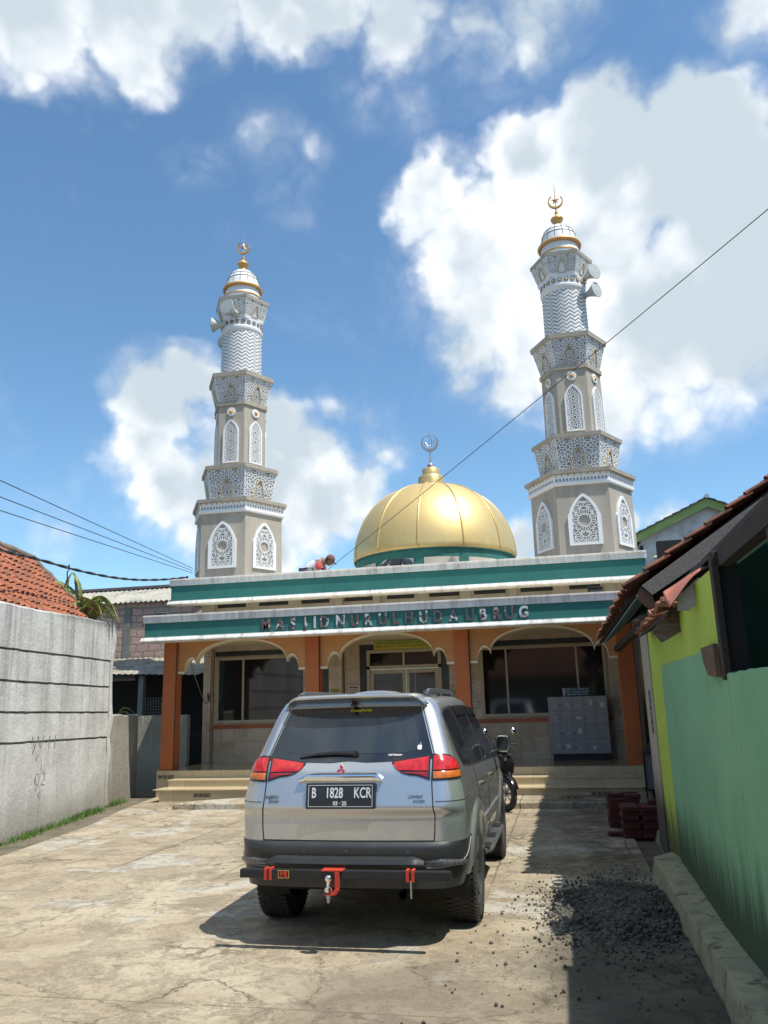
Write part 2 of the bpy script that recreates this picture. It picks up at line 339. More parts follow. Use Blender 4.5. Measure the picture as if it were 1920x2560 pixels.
# ================================================================ mosque
def marble_mat(name, ca, cb, cg, w_, h_, rough=.25):
    m_ = bpy.data.materials.new(name); m_.use_nodes = True; t, b = parts(m_)
    tc_ = t.n('ShaderNodeTexCoord'); P = tc_.outputs['Object']
    sp = t.n('ShaderNodeSeparateXYZ'); t.put(sp.inputs[0], P)
    cb_ = t.n('ShaderNodeCombineXYZ'); t.put(cb_.inputs[0], sp.outputs[0]); t.put(cb_.inputs[1], t.m('ADD', sp.outputs[2], t.m('MULTIPLY', sp.outputs[1], .77)))
    br = t.n('ShaderNodeTexBrick'); t.put(br.inputs['Vector'], cb_.outputs[0])
    br.offset = 0.0; br.inputs['Scale'].default_value = 1; br.inputs['Brick Width'].default_value = w_; br.inputs['Row Height'].default_value = h_
    br.inputs['Mortar Size'].default_value = .0035; br.inputs['Color1'].default_value = (0, 0, 0, 1); br.inputs['Color2'].default_value = (1, 1, 1, 1); br.inputs['Mortar'].default_value = (.5, .5, .5, 1)
    mot = t.noise(P, 2.6, 7, .6, 1.2)
    c = t.mix(t.m('ADD', t.m('MULTIPLY', br.outputs['Color'], .55), t.m('MULTIPLY', t.ramp(mot, .35, .65), .5), clamp=True), ca, cb)
    c = t.mix(t.m('MULTIPLY', br.outputs['Fac'], .8), c, cg)
    t.put(b.inputs['Base Color'], c); b.inputs['Roughness'].default_value = rough
    return m_
tile_wall = marble_mat('travertine_tiles', (.44, .34, .235), (.60, .50, .385), (.24, .185, .13), .31, .31)
tile_floor = marble_mat('floor_tiles', (.34, .27, .15), (.40, .33, .20), (.2, .16, .09), .6, .6, .12)
tile_step = marble_mat('step_tiles', (.44, .365, .23), (.53, .45, .30), (.26, .2, .12), .62, .62, .3)

mq = empty('mosque', (0, 0, 0), label='single storey tiled mosque with orange pillars, green fascia bands and gold dome', cat='mosque')
# base and steps
mb = MB(); mb.box(-8.22, 1.34, 15.95, 26, -.05, .515); mb.build('platform', tile_floor, mq)
mb = MB(); mb.box(-8.24, 1.36, 15.925, 15.95, -.05, .52); mb.build('platform_riser', tile_step, mq)
mb = MB(); mb.box(-7.78, 1.36, 15.55, 15.925, .0, .37); mb.box(-7.8, 1.38, 15.53, 15.93, .355, .373)
mb.build('step', tile_step, mq)
mb = MB(); mb.box(-7.74, 1.40, 15.09, 15.549, -.03, .22); mb.box(-7.86, 1.43, 15.05, 15.56, .221, .236)
mb.build('step', tile_step, mq)
# walls: panels around the openings at Y = 18.05
Yw = 18.05
mb = MB()
def wseg(x0, x1, z0, z1, y=Yw, d=.2): mb.box(x0, x1, y, y + d, z0, z1)
wseg(-8.2, -7.9, .515, 3.95); wseg(-7.9, -5.70, .515, 1.40); wseg(-7.9, -5.70, 2.90, 3.95)
wseg(-5.70, -4.26, .515, 3.95); wseg(-4.26, -2.56, 2.93, 3.95); wseg(-2.56, -1.70, .515, 3.95)
wseg(-1.70, .98, .515, 1.40); wseg(-1.70, .98, 2.90, 3.95); wseg(.98, 1.30, .515, 3.95)
mb.box(-8.2, -8.0, 18.25, 26, .515, 3.95); mb.box(1.1, 1.30, 18.25, 26, .515, 3.95)
mb.build('wall', tile_wall, mq)
# shallow pilasters with dark joints
for x0, x1 in ((-8.18, -8.0), (-5.13, -4.82), (-2.20, -1.98), (1.04, 1.26)):
    MB().box(x0, x1, 17.93, Yw - .002, .516, 3.1).build('pilaster', tile_wall, mq, bevel=.006)
for x in (-7.97, -4.80, -5.145, -1.965): MB().box(x - .008, x + .008, Yw - .006, Yw - .001, .52, 3.1).build('joint', dark, mq)
band_o = M('band_orange', (.42, .12, .04), .4)
for x0, x1 in ((-7.97, -5.15), (-1.95, 1.03)): MB().box(x0, x1, Yw - .012, Yw - .003, 1.275, 1.365).build('orange_band', band_o, mq)
MB().box(-7.94, -5.72, Yw - .012, Yw - .003, 2.93, 3.04).build('black_trim', dark_tile, mq)
MB().box(-1.68, .96, Yw - .012, Yw - .003, 2.915, 3.03).build('black_trim', dark_tile, mq)
MB().box(-5.30, -5.155, Yw - .012, Yw - .003, .52, 2.84).build('black_trim', dark_tile, mq)
MB().add([(x, y, z) for y in (Yw - .012, Yw - .003) for x, z in ((-4.43, .52), (-4.26, .52), (-4.26, 2.935), (-2.56, 2.935), (-2.56, .52), (-2.40, .52), (-2.40, 3.06), (-4.43, 3.06))],
  [(0, 1, 2, 7), (2, 3, 6, 7), (3, 4, 5, 6), (0, 8, 9, 1), (1, 9, 10, 2), (2, 10, 11, 3), (3, 11, 12, 4), (4, 12, 13, 5), (5, 13, 14, 6), (6, 14, 15, 7), (7, 15, 8, 0)]).build('door_surround', dark_tile, mq)
# windows
curtain = M('dark_curtain', (.03, .035, .032), .9, c2=(.015, .018, .016), sc=3, stretch=(30, 1, .3), amt=.5)
def window(x0, x1, z0, z1, mulls):
    mb = MB(); y0, y1 = Yw - .035, Yw + .05; t_ = .065
    mb.box(x0, x1, y0, y1, z1 - t_, z1); mb.box(x0, x1, y0 - .02, y1, z0, z0 + t_); mb.box(x0, x0 + t_, y0, y1, z0 + t_, z1 - t_); mb.box(x1 - t_, x1, y0, y1, z0 + t_, z1 - t_)
    for m_ in mulls: mb.box(m_ - .022, m_ + .022, y0 + .004, y1, z0 + t_, z1 - t_)
    f = mb.build('window', alu, mq, bevel=.004)
    MB().box(x0 + .04, x1 - .04, Yw + .02, Yw + .03, z0 + .04, z1 - .04).build('pane', glass_dark, f)
    return f
wl = window(-7.9, -5.70, 1.40, 2.90, (-7.23,))
wr = window(-1.70, .98, 1.40, 2.90, (-1.13, .37))
# door with two transoms and two leaves
mb = MB(); y0, y1 = Yw - .04, Yw + .05
for a in ((-4.26, -2.56, 2.86, 2.93), (-4.26, -2.56, 2.50, 2.58), (-4.26, -4.19, .52, 2.86), (-2.63, -2.56, .52, 2.86), (-3.43, -3.38, 2.58, 2.86)): mb.box(a[0], a[1], y0, y1, a[2], a[3])
dr = mb.build('door_frame', alu, mq, bevel=.004)
MB().box(-4.2, -2.6, Yw + .02, Yw + .03, 2.55, 2.9).build('pane', glass_dark, dr)
for x0, x1 in ((-4.185, -3.37), (-3.36, -2.635)):
    mb = MB(); yy = Yw - .015
    for a in ((x0, x1, 2.40, 2.495), (x0, x1, .53, .75), (x0, x0 + .075, .75, 2.40), (x1 - .075, x1, .75, 2.40)): mb.box(a[0], a[1], yy, yy + .05, a[2], a[3])
    d_ = mb.build('door', alu, mq, bevel=.003)
    MB().box(x0 + .05, x1 - .05, yy + .02, yy + .03, .7, 2.45).build('pane', glass_dark, d_)
# pillars (two-faced: main shaft with a dark joint and side strip)
for x in (-8.21, -5.07, -2.01, 1.10):
    mb = MB(); mb.box(x, x + .29, 15.99, 16.27, .515, 3.13)
    p = mb.build('pillar', orange_pillar, mq, bevel=.004)
    mb = MB(); mb.box(x + .289, x + .300, 15.985, 16.0, .516, 3.12); mb.build('joint', dark, p)
# arched peach panels
def arch_panel(x0, x1):
    w_ = x1 - x0; zt = 3.16; zs = 2.49; pts = []
    sp = .155
    def half(sgn, xa):
        q = [(xa, zs), (xa + sgn * sp, zs)]
        for k in range(0, 9):                                  # small cusp
            a = pi - k * pi / 8 * .94
            q.append((xa + sgn * (sp + .13 + .13 * math.cos(a)), zs + .03 + .21 * math.sin(a) * (1.0) + (.10 * k / 8)))
        return q
    l_ = half(1, x0); r_ = half(-1, x1)
    lx, lz = l_[-1]; rx, rz_ = r_[-1]; cx_ = (x0 + x1) / 2; hw_ = (rx - lx) / 2
    big = [(cx_ + hw_ * math.cos(pi - k * pi / 20), lz + (3.135 - lz) * math.sin(k * pi / 20) ** .85) for k in range(1, 20)]
    curve = l_[1:] + big + r_[1:][::-1]
    low = [(x0, zs)] + curve + [(x1, zs)]
    mb = MB(); fn = lambda a, b_, d: (a, d, b_)
    n = len(low)
    for i in range(n - 1):
        (a0, b0), (a1, b1) = low[i], low[i + 1]
        if abs(a1 - a0) < 1e-4: continue
        mb.prism([(a0, b0), (a1, b1), (a1, max(zt, b1 + .01)), (a0, max(zt, b0 + .01))], fn, 16.06, 16.20)
    o = mb.build('arch_panel', peach, mq)
    mb = MB(); prev = None; rs = []
    for a, b_ in [(x0, zs)] + curve + [(x1, zs)]:
        rs.append([(a, 16.05, b_ - .002), (a, 16.05, b_ + .022), (a, 16.22, b_ + .022), (a, 16.22, b_ - .022), (a, 16.05, b_ - .022)])
    mb.rings(rs, True, True, True); mb.build('arch_trim', cream, o)
for x0, x1 in ((-7.91, -5.075), (-4.77, -2.015), (-1.71, 1.095)): arch_panel(x0, x1)
# veranda ceiling and fascia profile, extruded along X with returns
def fascia(name, x0, x1, yf, yb, z0, z1, lip):
    mb = MB()
    mb.box(x0, x1, yf, yf + .12, z0 + .095, z1 - .155)         # green band
    bd = mb.build(name, green_fascia, mq)
    prof = [(yf - .03, z1 - .155), (yf - .035, z1 - .04), (yf - .055, z1 - .035), (yf - .055, z1), (yf + .3, z1), (yf + .3, z1 - .155)]
    mb = MB(); mb.rings([[(x, a, b_) for a, b_ in prof] for x in (x0 - .03, x1 + .03)], True, True, True)
    prof = [(yf - .02, z0 + .095), (yf - .022, z0 + .075), (yf - .045, z0 + .07), (yf - .05, z0 + .05), (yf - .075, z0 + .045), (yf - .085, z0 + .012), (yf - .06, z0), (yf + .3, z0), (yf + .3, z0 + .095)]
    mb.rings([[(x, a, b_) for a, b_ in prof] for x in (x0 - .06, x1 + .06)], True, True, True)
    mb.build('cornice', lip, mq, bevel=.004)
fascia('green_band', -8.36, 1.95, 15.40, 17.9, 3.10, 3.645, white_plaster)
fascia('green_band', -8.78, 1.92, 17.34, 18.6, 4.11, 4.715, white_plaster)
mb = MB(); mb.box(-8.33, 1.92, 15.52, 18.05, 3.14, 3.56); mb.build('veranda_ceiling', cream, mq)
mb = MB(); mb.box(-8.76, 1.90, 17.46, 26, 4.33, 4.52); mb.build('roof', cream_wall, mq)
# wall band between the two roofs with dark vents
mb = MB()
vx = [(-8.9, -8.4), (-7.91, -7.2), (-6.86, -6.14), (-5.81, -5.13), (-4.76, -4.1), (-3.75, -3.12), (-2.77, -2.09), (-1.75, -1.05), (-.72, -.01), (.34, 1.0)]
mb.box(-8.3, 1.75, 18.06, 18.2, 3.56, 4.33); band = mb.build('upper_wall', cream_wall, mq)
for a, b_ in vx[1:]:
    MB().box(a, b_, 18.045, 18.058, 4.075, 4.26).build('vent', dark_tile, mq)
for x0, x1 in ((-8.3, -7.97), (-4.98, -4.80), (-4.07, -3.9), (-2.07, -1.83), (-.98, -.8), (1.1, 1.3)):
    MB().box(x0, x1, 17.99, 18.059, 3.56, 4.329).build('pilaster', cream_wall, mq)
# name lettering on the lower band
def letter_mat():
    m_ = bpy.data.materials.new('tarnished_letter_metal'); m_.use_nodes = True; t, b = parts(m_)
    tc_ = t.n('ShaderNodeTexCoord'); P = tc_.outputs['Object']
    oi = t.n('ShaderNodeObjectInfo')
    n = t.noise(P, 7, 6, .65, .8); n2 = t.noise(P, 3.0, 2, .5)
    bias = t.m('MULTIPLY', t.m('SUBTRACT', oi.outputs['Random'], .5), .16)
    a = t.ramp(t.m('ADD', n, bias), .52, .58)
    c = t.mix(t.ramp(n2, .4, .6), (.16, .085, .075), (.09, .09, .095))
    c = t.mix(a, c, (.60, .60, .60))
    t.put(b.inputs['Base Color'], c); t.put(b.inputs['Metallic'], t.ramp(a, 0, 1, .25, .35)); b.inputs['Roughness'].default_value = .42
    return m_
LM = letter_mat()
LX = [-5.699, -5.398, -5.133, -4.862, -4.676, -4.479, -4.149, -3.857, -3.587, -3.292, -3.044, -2.777, -2.488, -2.208, -1.91, -1.591, -1.344, -1.085, -0.854, -0.579]
for ch, x in zip('MASJIDNURULHUDAUBRUG', LX):
    text_mesh('letter', ch, .315, .012, LM, mq, facing((x, 15.385, 3.335)), sx=.80, bold=.010)
# dome
dx, dyy = -3.41, 23.5
def dome_mat():
    m_ = bpy.data.materials.new('gold_dome'); m_.use_nodes = True; t, b = parts(m_)
    tc_ = t.n('ShaderNodeTexCoord'); P = tc_.outputs['Object']
    n = t.noise(t.v('MULTIPLY', P, (3, 3, .6)), 3, 6, .6)
    t.put(b.inputs['Base Color'], t.mix(t.ramp(n, .3, .7), (.70, .53, .24), (.64, .47, .20)))
    b.inputs['Metallic'].default_value = .58; t.put(b.inputs['Roughness'], t.ramp(n, .3, .7, .43, .50))
    return m_
DM = dome_mat()
rib_m = M('dome_rib_gold', (.68, .50, .22), .4, metal=.6)
rd, zb, hd = 2.42, 5.86, 2.32
prof = [(rd * math.cos(a) ** .92 if a < pi / 2 - .001 else 0.02, zb + hd * math.sin(a) ** 1.0) for a in [k * pi / 2 / 28 for k in range(29)]]
mb = MB(); mb.lathe([(rd - .06, zb - .06)] + prof, 72, (dx, dyy, 0)); dome = mb.build('dome', DM, mq, smooth=True)
for k in range(12):
    a = R(-90 + 2.0 + k * 30 - 4)
    mb = MB(); path = [(dx + (r_ + .004) * math.cos(a), dyy + (r_ + .004) * math.sin(a), z_) for r_, z_ in prof[:-2]]
    mb.tube(path, .026, 6); mb.build('dome_rib', rib_m, dome, smooth=True)
mb = MB(); mb.lathe([(rd - .07, 4.5), (rd - .07, 5.80), (rd - .02, 5.80), (rd - .02, zb - .03), (rd - .06, zb - .02)], 48, (dx, dyy, 0)); mb.build('drum', M('drum_green', (.03, .17, .14), .7), mq)
for k in range(12):
    a0, a1 = R(-90 - 2 + k * 30 + 3.5), R(-90 - 2 + k * 30 + 26.5)
    mb = MB(); mb.grid(8, 1, lambda u, v_: (dx + (rd - .055) * math.cos(a0 + (a1 - a0) * u), dyy + (rd - .055) * math.sin(a0 + (a1 - a0) * u), 4.7 + v_ * .87))
    p = mb.build('drum_panel', cream_wall, mq)
mb = MB(); mb.lathe([(.40, 8.0), (.40, 8.43), (.37, 8.47), (.27, 8.49), (.265, 8.70), (.25, 8.72), (0.001, 8.73)], 28, (dx, dyy, 0)); mb.build('dome_neck', rib_m, dome, smooth='auto')
mb = MB()
mb.lathe([(.001, 8.72)] + [(.105 * math.sin(k * pi / 10), 8.82 - .105 * math.cos(k * pi / 10)) for k in range(1, 10)] + [(.001, 8.925)], 18, (dx, dyy, 0))
mb.tube([(dx, dyy, 8.9), (dx, dyy, 9.30)], .02, 8); mb.tube([(dx, dyy, 9.7), (dx, dyy, 9.98)], [.016, .006], 6)
def crescent(mb, cx_, cy_, cz_, r_, thick, gap=R(32), wmax=.28, dep=.03, tilt=0.0):
    n = 30; rs = []
    for k in range(n + 1):
        a = R(90) + gap + (2 * pi - 2 * gap) * k / n; wd = r_ * (.03 + wmax * math.sin(pi * k / n) ** .8)
        ro, ri = r_, r_ - wd
        c_, s_ = math.cos(a + tilt), math.sin(a + tilt)
        rs.append([(cx_ + ro * c_, cy_ - dep, cz_ + ro * s_), (cx_ + ro * c_, cy_ + dep, cz_ + ro * s_), (cx_ + ri * c_, cy_ + dep, cz_ + ri * s_), (cx_ + ri * c_, cy_ - dep, cz_ + ri * s_)])
    mb.rings(rs, True, True, True)
crescent(mb, dx, dyy, 9.56, .27, .03, R(38), .30)
mb.tube([(dx - .17, dyy, 9.79), (dx, dyy, 9.80), (dx + .17, dyy, 9.79)], .012, 6)
def stroke(mb, pts, r_, y_): mb.tube([(dx + a, y_, 9.53 + b_) for a, b_ in pts], r_, 6)
# the word inside the crescent, right to left: upright, two joined uprights, round final letter
stroke(mb, [(.13, .13), (.14, -.03)], .018, dyy)
stroke(mb, [(.06, .15), (.07, -.02), (.04, -.07), (0, -.06), (-.01, -.02), (0, .12)], .018, dyy)
stroke(mb, [(-.01, -.03), (-.04, -.075), (-.08, -.05), (-.10, .02), (-.13, .05), (-.155, .0), (-.13, -.05), (-.09, -.04)], .018, dyy)
stroke(mb, [(.02, .16), (.035, .18), (.045, .16), (.06, .185)], .008, dyy)
mb.build('finial', M('finial_steel', (.34, .35, .38), .4, metal=.5), dome, smooth='auto')

# ================================================================ minarets
def clip_seg(p, q, poly):
    """clip a segment to a convex counter-clockwise polygon"""
    t0, t1 = 0.0, 1.0; dx_, dy_ = q[0] - p[0], q[1] - p[1]
    n = len(poly)
    for i in range(n):
        a, b_ = poly[i], poly[(i + 1) % n]
        nx, ny = -(b_[1] - a[1]), b_[0] - a[0]
        num = (p[0] - a[0]) * nx + (p[1] - a[1]) * ny; den = dx_ * nx + dy_ * ny
        if abs(den) < 1e-12:
            if num < 0: return None
            continue
        tt = -num / den
        if den > 0: t0 = max(t0, tt)
        else: t1 = min(t1, tt)
    if t1 - t0 < 1e-4: return None
    return (p[0] + dx_ * t0, p[1] + dy_ * t0), (p[0] + dx_ * t1, p[1] + dy_ * t1)
def rosette(cx_, cy_, r_, n, star):
    S = []
    def P_(r, k): a = 2 * pi * k / n + pi / 2; return (cx_ + r * math.cos(a), cy_ + r * math.sin(a))
    for k in range(n):
        if star:                                                # woven star with an open centre
            S += [(P_(r_*.34, k), P_(r_*.46, k+.5)), (P_(r_*.46, k+.5), P_(r_*.34, k+1)), (P_(r_*.46, k+.5), P_(r_*.78, k+.5)),
                  (P_(r_*.34, k), P_(r_*.62, k)), (P_(r_*.62, k), P_(r_*.80, k+.5)), (P_(r_*.62, k+1), P_(r_*.80, k+.5)), (P_(r_*.80, k+.5), P_(r_, k+.5))]
        else:                                                   # flower of petals
            S += [(P_(r_*.22, k), P_(r_*.22, k+1)), (P_(r_*.22, k), P_(r_*.40, k)), (P_(r_*.40, k), P_(r_*.66, k+.5 - .12)), (P_(r_*.40, k), P_(r_*.66, k-.5 + .12)),
                  (P_(r_*.66, k+.38), P_(r_*.94, k)), (P_(r_*.66, k-.38), P_(r_*.94, k)), (P_(r_*.66, k+.5), P_(r_*1.0, k+.5))]
    return S
def lattice(mb, poly, F, centers, r_, n, star, wd, y0, y1, skip=None):
    O, U, V_, N_ = F
    for cx_, cy_ in centers:
        for p, q in rosette(cx_, cy_, r_, n, star):
            s = clip_seg(p, q, poly)
            if not s: continue
            (ax, ay), (bx, by) = s
            if skip and skip((ax + bx) / 2, (ay + by) / 2): continue
            L_ = math.hypot(bx - ax, by - ay)
            if L_ < 1e-3: continue
            px, py = -(by - ay) / L_ * wd / 2, (bx - ax) / L_ * wd / 2
            q4 = [(ax + px, ay + py), (bx + px, by + py), (bx - px, by - py), (ax - px, ay - py)]
            vs = [O + U * a + V_ * b_ + N_ * y0 for a, b_ in q4] + [O + U * a + V_ * b_ + N_ * y1 for a, b_ in q4]
            mb.add([tuple(v_) for v_ in vs], [(4, 5, 6, 7), (0, 1, 5, 4), (1, 2, 6, 5), (2, 3, 7, 6), (3, 0, 4, 7)])
def arch_poly(w_, h_, hs, n=9, p=1.55):
    """pointed arch, base centred on u=0, height h_, straight up to hs; CCW"""
    q = [(-w_, 0), (w_, 0), (w_, hs)]
    for k in range(1, n): 
        f_ = k / n; q.append((w_ * (1 - f_ ** p), hs + (h_ - hs) * (1 - (1 - f_) ** 1.25)))
    q.append((0, h_))
    for k in range(n - 1, 0, -1):
        f_ = k / n; q.append((-w_ * (1 - f_ ** p), hs + (h_ - hs) * (1 - (1 - f_) ** 1.25)))
    q.append((-w_, hs)); return q
def frame_strip(mb, outer, inner, F, y0, y1):
    O, U, V_, N_ = F; n = len(outer)
    g = lambda p, y: tuple(O + U * p[0] + V_ * p[1] + N_ * y)
    vs = [g(p, y1) for p in outer] + [g(p, y1) for p in inner] + [g(p, y0) for p in outer] + [g(p, y0) for p in inner]
    fs = []
    for i in range(n):
        j = (i + 1) % n; fs += [(i, j, n + j, n + i), (2*n + i, 2*n + j, j, i), (n + i, n + j, 3*n + j, 3*n + i)]
    mb.add(vs, fs)
def face_frame(k, s0, z0, s1, z1):
    """frame of the k-th hexagon side for a (possibly flared) tier; origin = middle of the lower edge"""
    a0 = R(60 * k); a1 = R(60 * (k + 1))
    A = Vector((s0 * math.cos(a0), s0 * math.sin(a0), z0)); B = Vector((s0 * math.cos(a1), s0 * math.sin(a1), z0))
    C_ = Vector((s1 * math.cos(a0), s1 * math.sin(a0), z1)); D_ = Vector((s1 * math.cos(a1), s1 * math.sin(a1), z1))
    O = (A + B) / 2; U = (B - A).normalized(); T = (C_ + D_) / 2 - O; V_ = T.normalized(); N_ = U.cross(V_)
    return (O, U, V_, N_), T.length
def hexpr(mb, tiers): mb.lathe(tiers, 6)
mn = empty('minaret', (.80, 19.2, 0), label='grey and white minaret right of the dome, at the right end of the mosque roof', cat='minaret', group='twin minarets')
mb = MB(); hexpr(mb, [(1.18, 4.3), (1.17, 6.52)]); mb.build('lower_shaft', taupe, mn)
mb = MB(); mg = MB()
for k in range(6):
    F, T = face_frame(k, 1.225, 6.55, 1.225, 6.73)
    for i in range(15):
        u = (i - 7) * .078
        pl = [(u - .024, .012), (u + .024, .012), (u + .024, .05), (u + .013, .078), (u, .09), (u - .013, .078), (u - .024, .05)]
        mb.prism(pl, lambda a, b_, d, F=F: tuple(F[0] + F[1] * a + F[2] * b_ + F[3] * d), -.004, .003)
    for i in range(9):
        u = (i - 4) * .142; mg.prism([(u - .017, .128), (u + .017, .128), (u + .022, .18), (u - .022, .18)], lambda a, b_, d, F=F: tuple(F[0] + F[1] * a + F[2] * b_ + F[3] * d), .006, .03)
fm = MB(); hexpr(fm, [(1.15, 6.46), (1.235, 6.47), (1.245, 6.50), (1.245, 6.54), (1.225, 6.55), (1.225, 6.66), (1.235, 6.665), (1.235, 6.73), (1.1, 6.735)])
fm.cur = 1; fm.add(mb.v, mb.f); fm.cur = 2; fm.add(mg.v, mg.f); fm.build('frieze', [clean_white, grey_void, gold_trim], mn)
mb = MB(); hexpr(mb, [(1.20, 6.735), (1.30, 6.736), (1.31, 6.82), (.8, 6.83)]); mb.build('ledge', taupe, mn)
def lattice_tier(s0, z0, s1, z1, arch_w, arch_h, cell, inner_flower=True):
    mb = MB(); hexpr(mb, [(s0, z0), (s1, z1)]); tb = mb.build('lattice_tier', M('tier_backing', (.28, .28, .295), .9) if 'tier_backing' not in bpy.data.materials else bpy.data.materials['tier_backing'], mn)
    for k in range(6):
        mb = MB(); mw = MB(); mo = MB()
        F, T = face_frame(k, s0, z0, s1, z1)
        b0, b1 = s0 / 2, s1 / 2
        poly = [(-b0, 0), (b0, 0), (b1, T), (-b1, T)]
        zo = max(0, T * .0); ap = arch_poly(arch_w, arch_h, arch_h * .12, 8, 1.5)
        def inside(u, v_):
            if v_ > arch_h: return False
            hs = arch_h * .12
            if v_ < hs: return abs(u) < arch_w
            f_ = 1 - (1 - (v_ - hs) / (arch_h - hs)) ** .8
            return abs(u) < arch_w * (1 - f_ ** 1.5)
        cs = []
        j = 0; v_ = T - cell * .55
        while v_ > -cell:
            i = -4
            while i <= 4:
                cs.append(((i + (.5 if j % 2 else 0)) * cell * 1.15, v_)); i += 1
            v_ -= cell * 1.0; j += 1
        lattice(mb, poly, F, cs, cell * .66, 10, False, .019, .0, .014, skip=inside)
        frame_strip(mb, poly, [(-b0 + .012, .012), (b0 - .012, .012), (b1 - .012, T - .012), (-b1 + .012, T - .012)], F, 0, .016)
        inn = [(a * .86, b_ * .93 + .002) for a, b_ in ap]
        frame_strip(mo, ap, inn, F, .0, .035)
        mw.prism(inn, lambda a, b_, d, F=F: tuple(F[0] + F[1] * a + F[2] * b_ + F[3] * d), .001, .004)
        if inner_flower: lattice(mb, inn, F, [(0, arch_h * .36)], arch_h * .40, 10, False, .012, .004, .018)
        mb.build('lattice', clean_white, tb); mo.build('arch_rim', gold_trim, tb); mw.build('arch_field', grey_void if inner_flower else clean_white, tb)
lattice_tier(.87, 6.83, 1.005, 7.655, .19, .62, .40)
mb = MB(); hexpr(mb, [(1.0, 7.655), (1.07, 7.656), (1.08, 7.75), (.6, 7.76)]); mb.build('ledge', taupe, mn)
mb = MB(); hexpr(mb, [(.712, 7.74), (.708, 9.47)]); mb.build('middle_shaft', taupe, mn)
mb = MB(); hexpr(mb, [(.70, 9.455), (.755, 9.456), (.757, 9.56), (.6, 9.565)]); mb.build('ledge', taupe, mn)
lattice_tier(.70, 9.56, .865, 10.215, .155, .50, .33)
mb = MB(); hexpr(mb, [(.86, 10.215), (.925, 10.216), (.935, 10.33), (.5, 10.34)]); mb.build('ledge', taupe, mn)
# zigzag drum
mb = MB(); mb.lathe([(.54, 10.32), (.54, 11.66), (.555, 11.67), (.572, 11.70), (.572, 11.77), (.555, 11.79), (.545, 11.80), (.56, 12.0)], 40); cyl = mb.build('zigzag_drum', clean_white, mn, smooth='auto')
mb = MB(); nz_ = 16
for row in range(13):
    zc = 10.36 + row * .101
    for i in range(nz_ * 2):
        a0, a1 = 2 * pi * i / (nz_ * 2), 2 * pi * (i + 1) / (nz_ * 2)
        h0, h1 = (.0, .082) if i % 2 == 0 else (.082, .0)
        t_ = .0115; n_ = 3
        for q in range(n_):
            f0, f1 = q / n_, (q + 1) / n_
            aa, ab = a0 + (a1 - a0) * f0, a0 + (a1 - a0) * f1; ha, hb = zc + h0 + (h1 - h0) * f0, zc + h0 + (h1 - h0) * f1; rr = .5435
            if max(ha, hb) > 11.64: continue
            mb.add([(rr * math.cos(aa), rr * math.sin(aa), ha - t_), (rr * math.cos(ab), rr * math.sin(ab), hb - t_), (rr * math.cos(ab), rr * math.sin(ab), hb + t_), (rr * math.cos(aa), rr * math.sin(aa), ha + t_)], [(0, 1, 2, 3)])
mb.build('zigzag_line', M('zigzag_grey', (.13, .14, .15), .8), cyl)
mb = MB(); md = MB()
for i in range(22):
    a = 2 * pi * i / 22; r_ = .558; O = Vector((r_ * math.cos(a), r_ * math.sin(a), 11.895)); N_ = Vector((math.cos(a), math.sin(a), 0)); U = Vector((-math.sin(a), math.cos(a), 0)); V_ = Vector((0, 0, 1))
    st = [((.062 if k % 2 else .050) * math.cos(k * pi / 8), (.062 if k % 2 else .050) * math.sin(k * pi / 8)) for k in range(16)]
    mb.prism(st, lambda p, q, d: tuple(O + U * p + V_ * q + N_ * d), -.01, .006)
    md.prism([(p * .66, q * .66) for p, q in st], lambda p, q, d: tuple(O + U * p + V_ * q + N_ * d), 0, .011)
sb = mb.build('star_band', M('star_grey', (.20, .20, .21), .8), cyl); md.build('star', gold_trim, sb)
mb = MB(); hexpr(mb, [(.5, 11.98), (.61, 11.985), (.625, 12.08), (.5, 12.09)]); mb.build('ledge', clean_white, mn)
lattice_tier(.61, 12.085, .745, 12.505, .105, .34, .27, False)
mb = MB(); hexpr(mb, [(.74, 12.505), (.775, 12.506), (.785, 12.60), (.4, 12.61)]); mb.build('ledge', taupe, mn)
mb = MB(); mb.lathe([(.50, 12.6), (.50, 12.86), (.49, 12.87), (.47, 13.0), (.475, 13.1), (.46, 13.2)] + [(.455 * math.cos(a), 13.17 + .54 * math.sin(a)) for a in [k * pi / 2 / 12 for k in range(1, 12)]] + [(.01, 13.71)], 40); cap = mb.build('cupola', clean_white, mn, smooth='auto')
mb = MB()
for rr, zz, tt in ((.505, 12.80, .018), (.515, 13.06, .042)):
    mb.rings([[((rr + tt * math.cos(q * pi / 4)) * math.cos(a), (rr + tt * math.cos(q * pi / 4)) * math.sin(a), zz + tt * math.sin(q * pi / 4)) for q in range(8)] for a in [2 * pi * k / 40 for k in range(41)]], True)
mb.build('gold_ring', gold_paint, cap, smooth=True)
mb = MB()
for k in range(14):
    a = 2 * pi * k / 14; mb.tube([(.459 * math.cos(q) * math.cos(a), .459 * math.cos(q) * math.sin(a), 13.17 + .544 * math.sin(q)) for q in [j * pi / 2 / 10 for j in range(0, 9)]], .008, 4)
for q in (.36, .60):
    mb.tube([(.461 * math.cos(q) * math.cos(a), .461 * math.cos(q) * math.sin(a), 13.17 + .546 * math.sin(q)) for a in [2 * pi * k / 32 for k in range(33)]], .008, 4)
mb.build('grey_grid', M('grid_grey', (.2, .21, .22), .8), cap)
mb = MB(); mb.lathe([(.14, 13.62), (.135, 13.69), (.10, 13.73), (.09, 13.77), (.10, 13.80), (.15, 13.86), (.165, 13.90), (.155, 13.93), (.10, 13.97), (.055, 14.01), (.035, 14.05), (.045, 14.09), (.045, 14.11), (.022, 14.13), (.02, 14.24), (.001, 14.25)], 20)
crescent(mb, 0, 0, 14.43, .195, .03, R(36), .20, .028, R(-6))
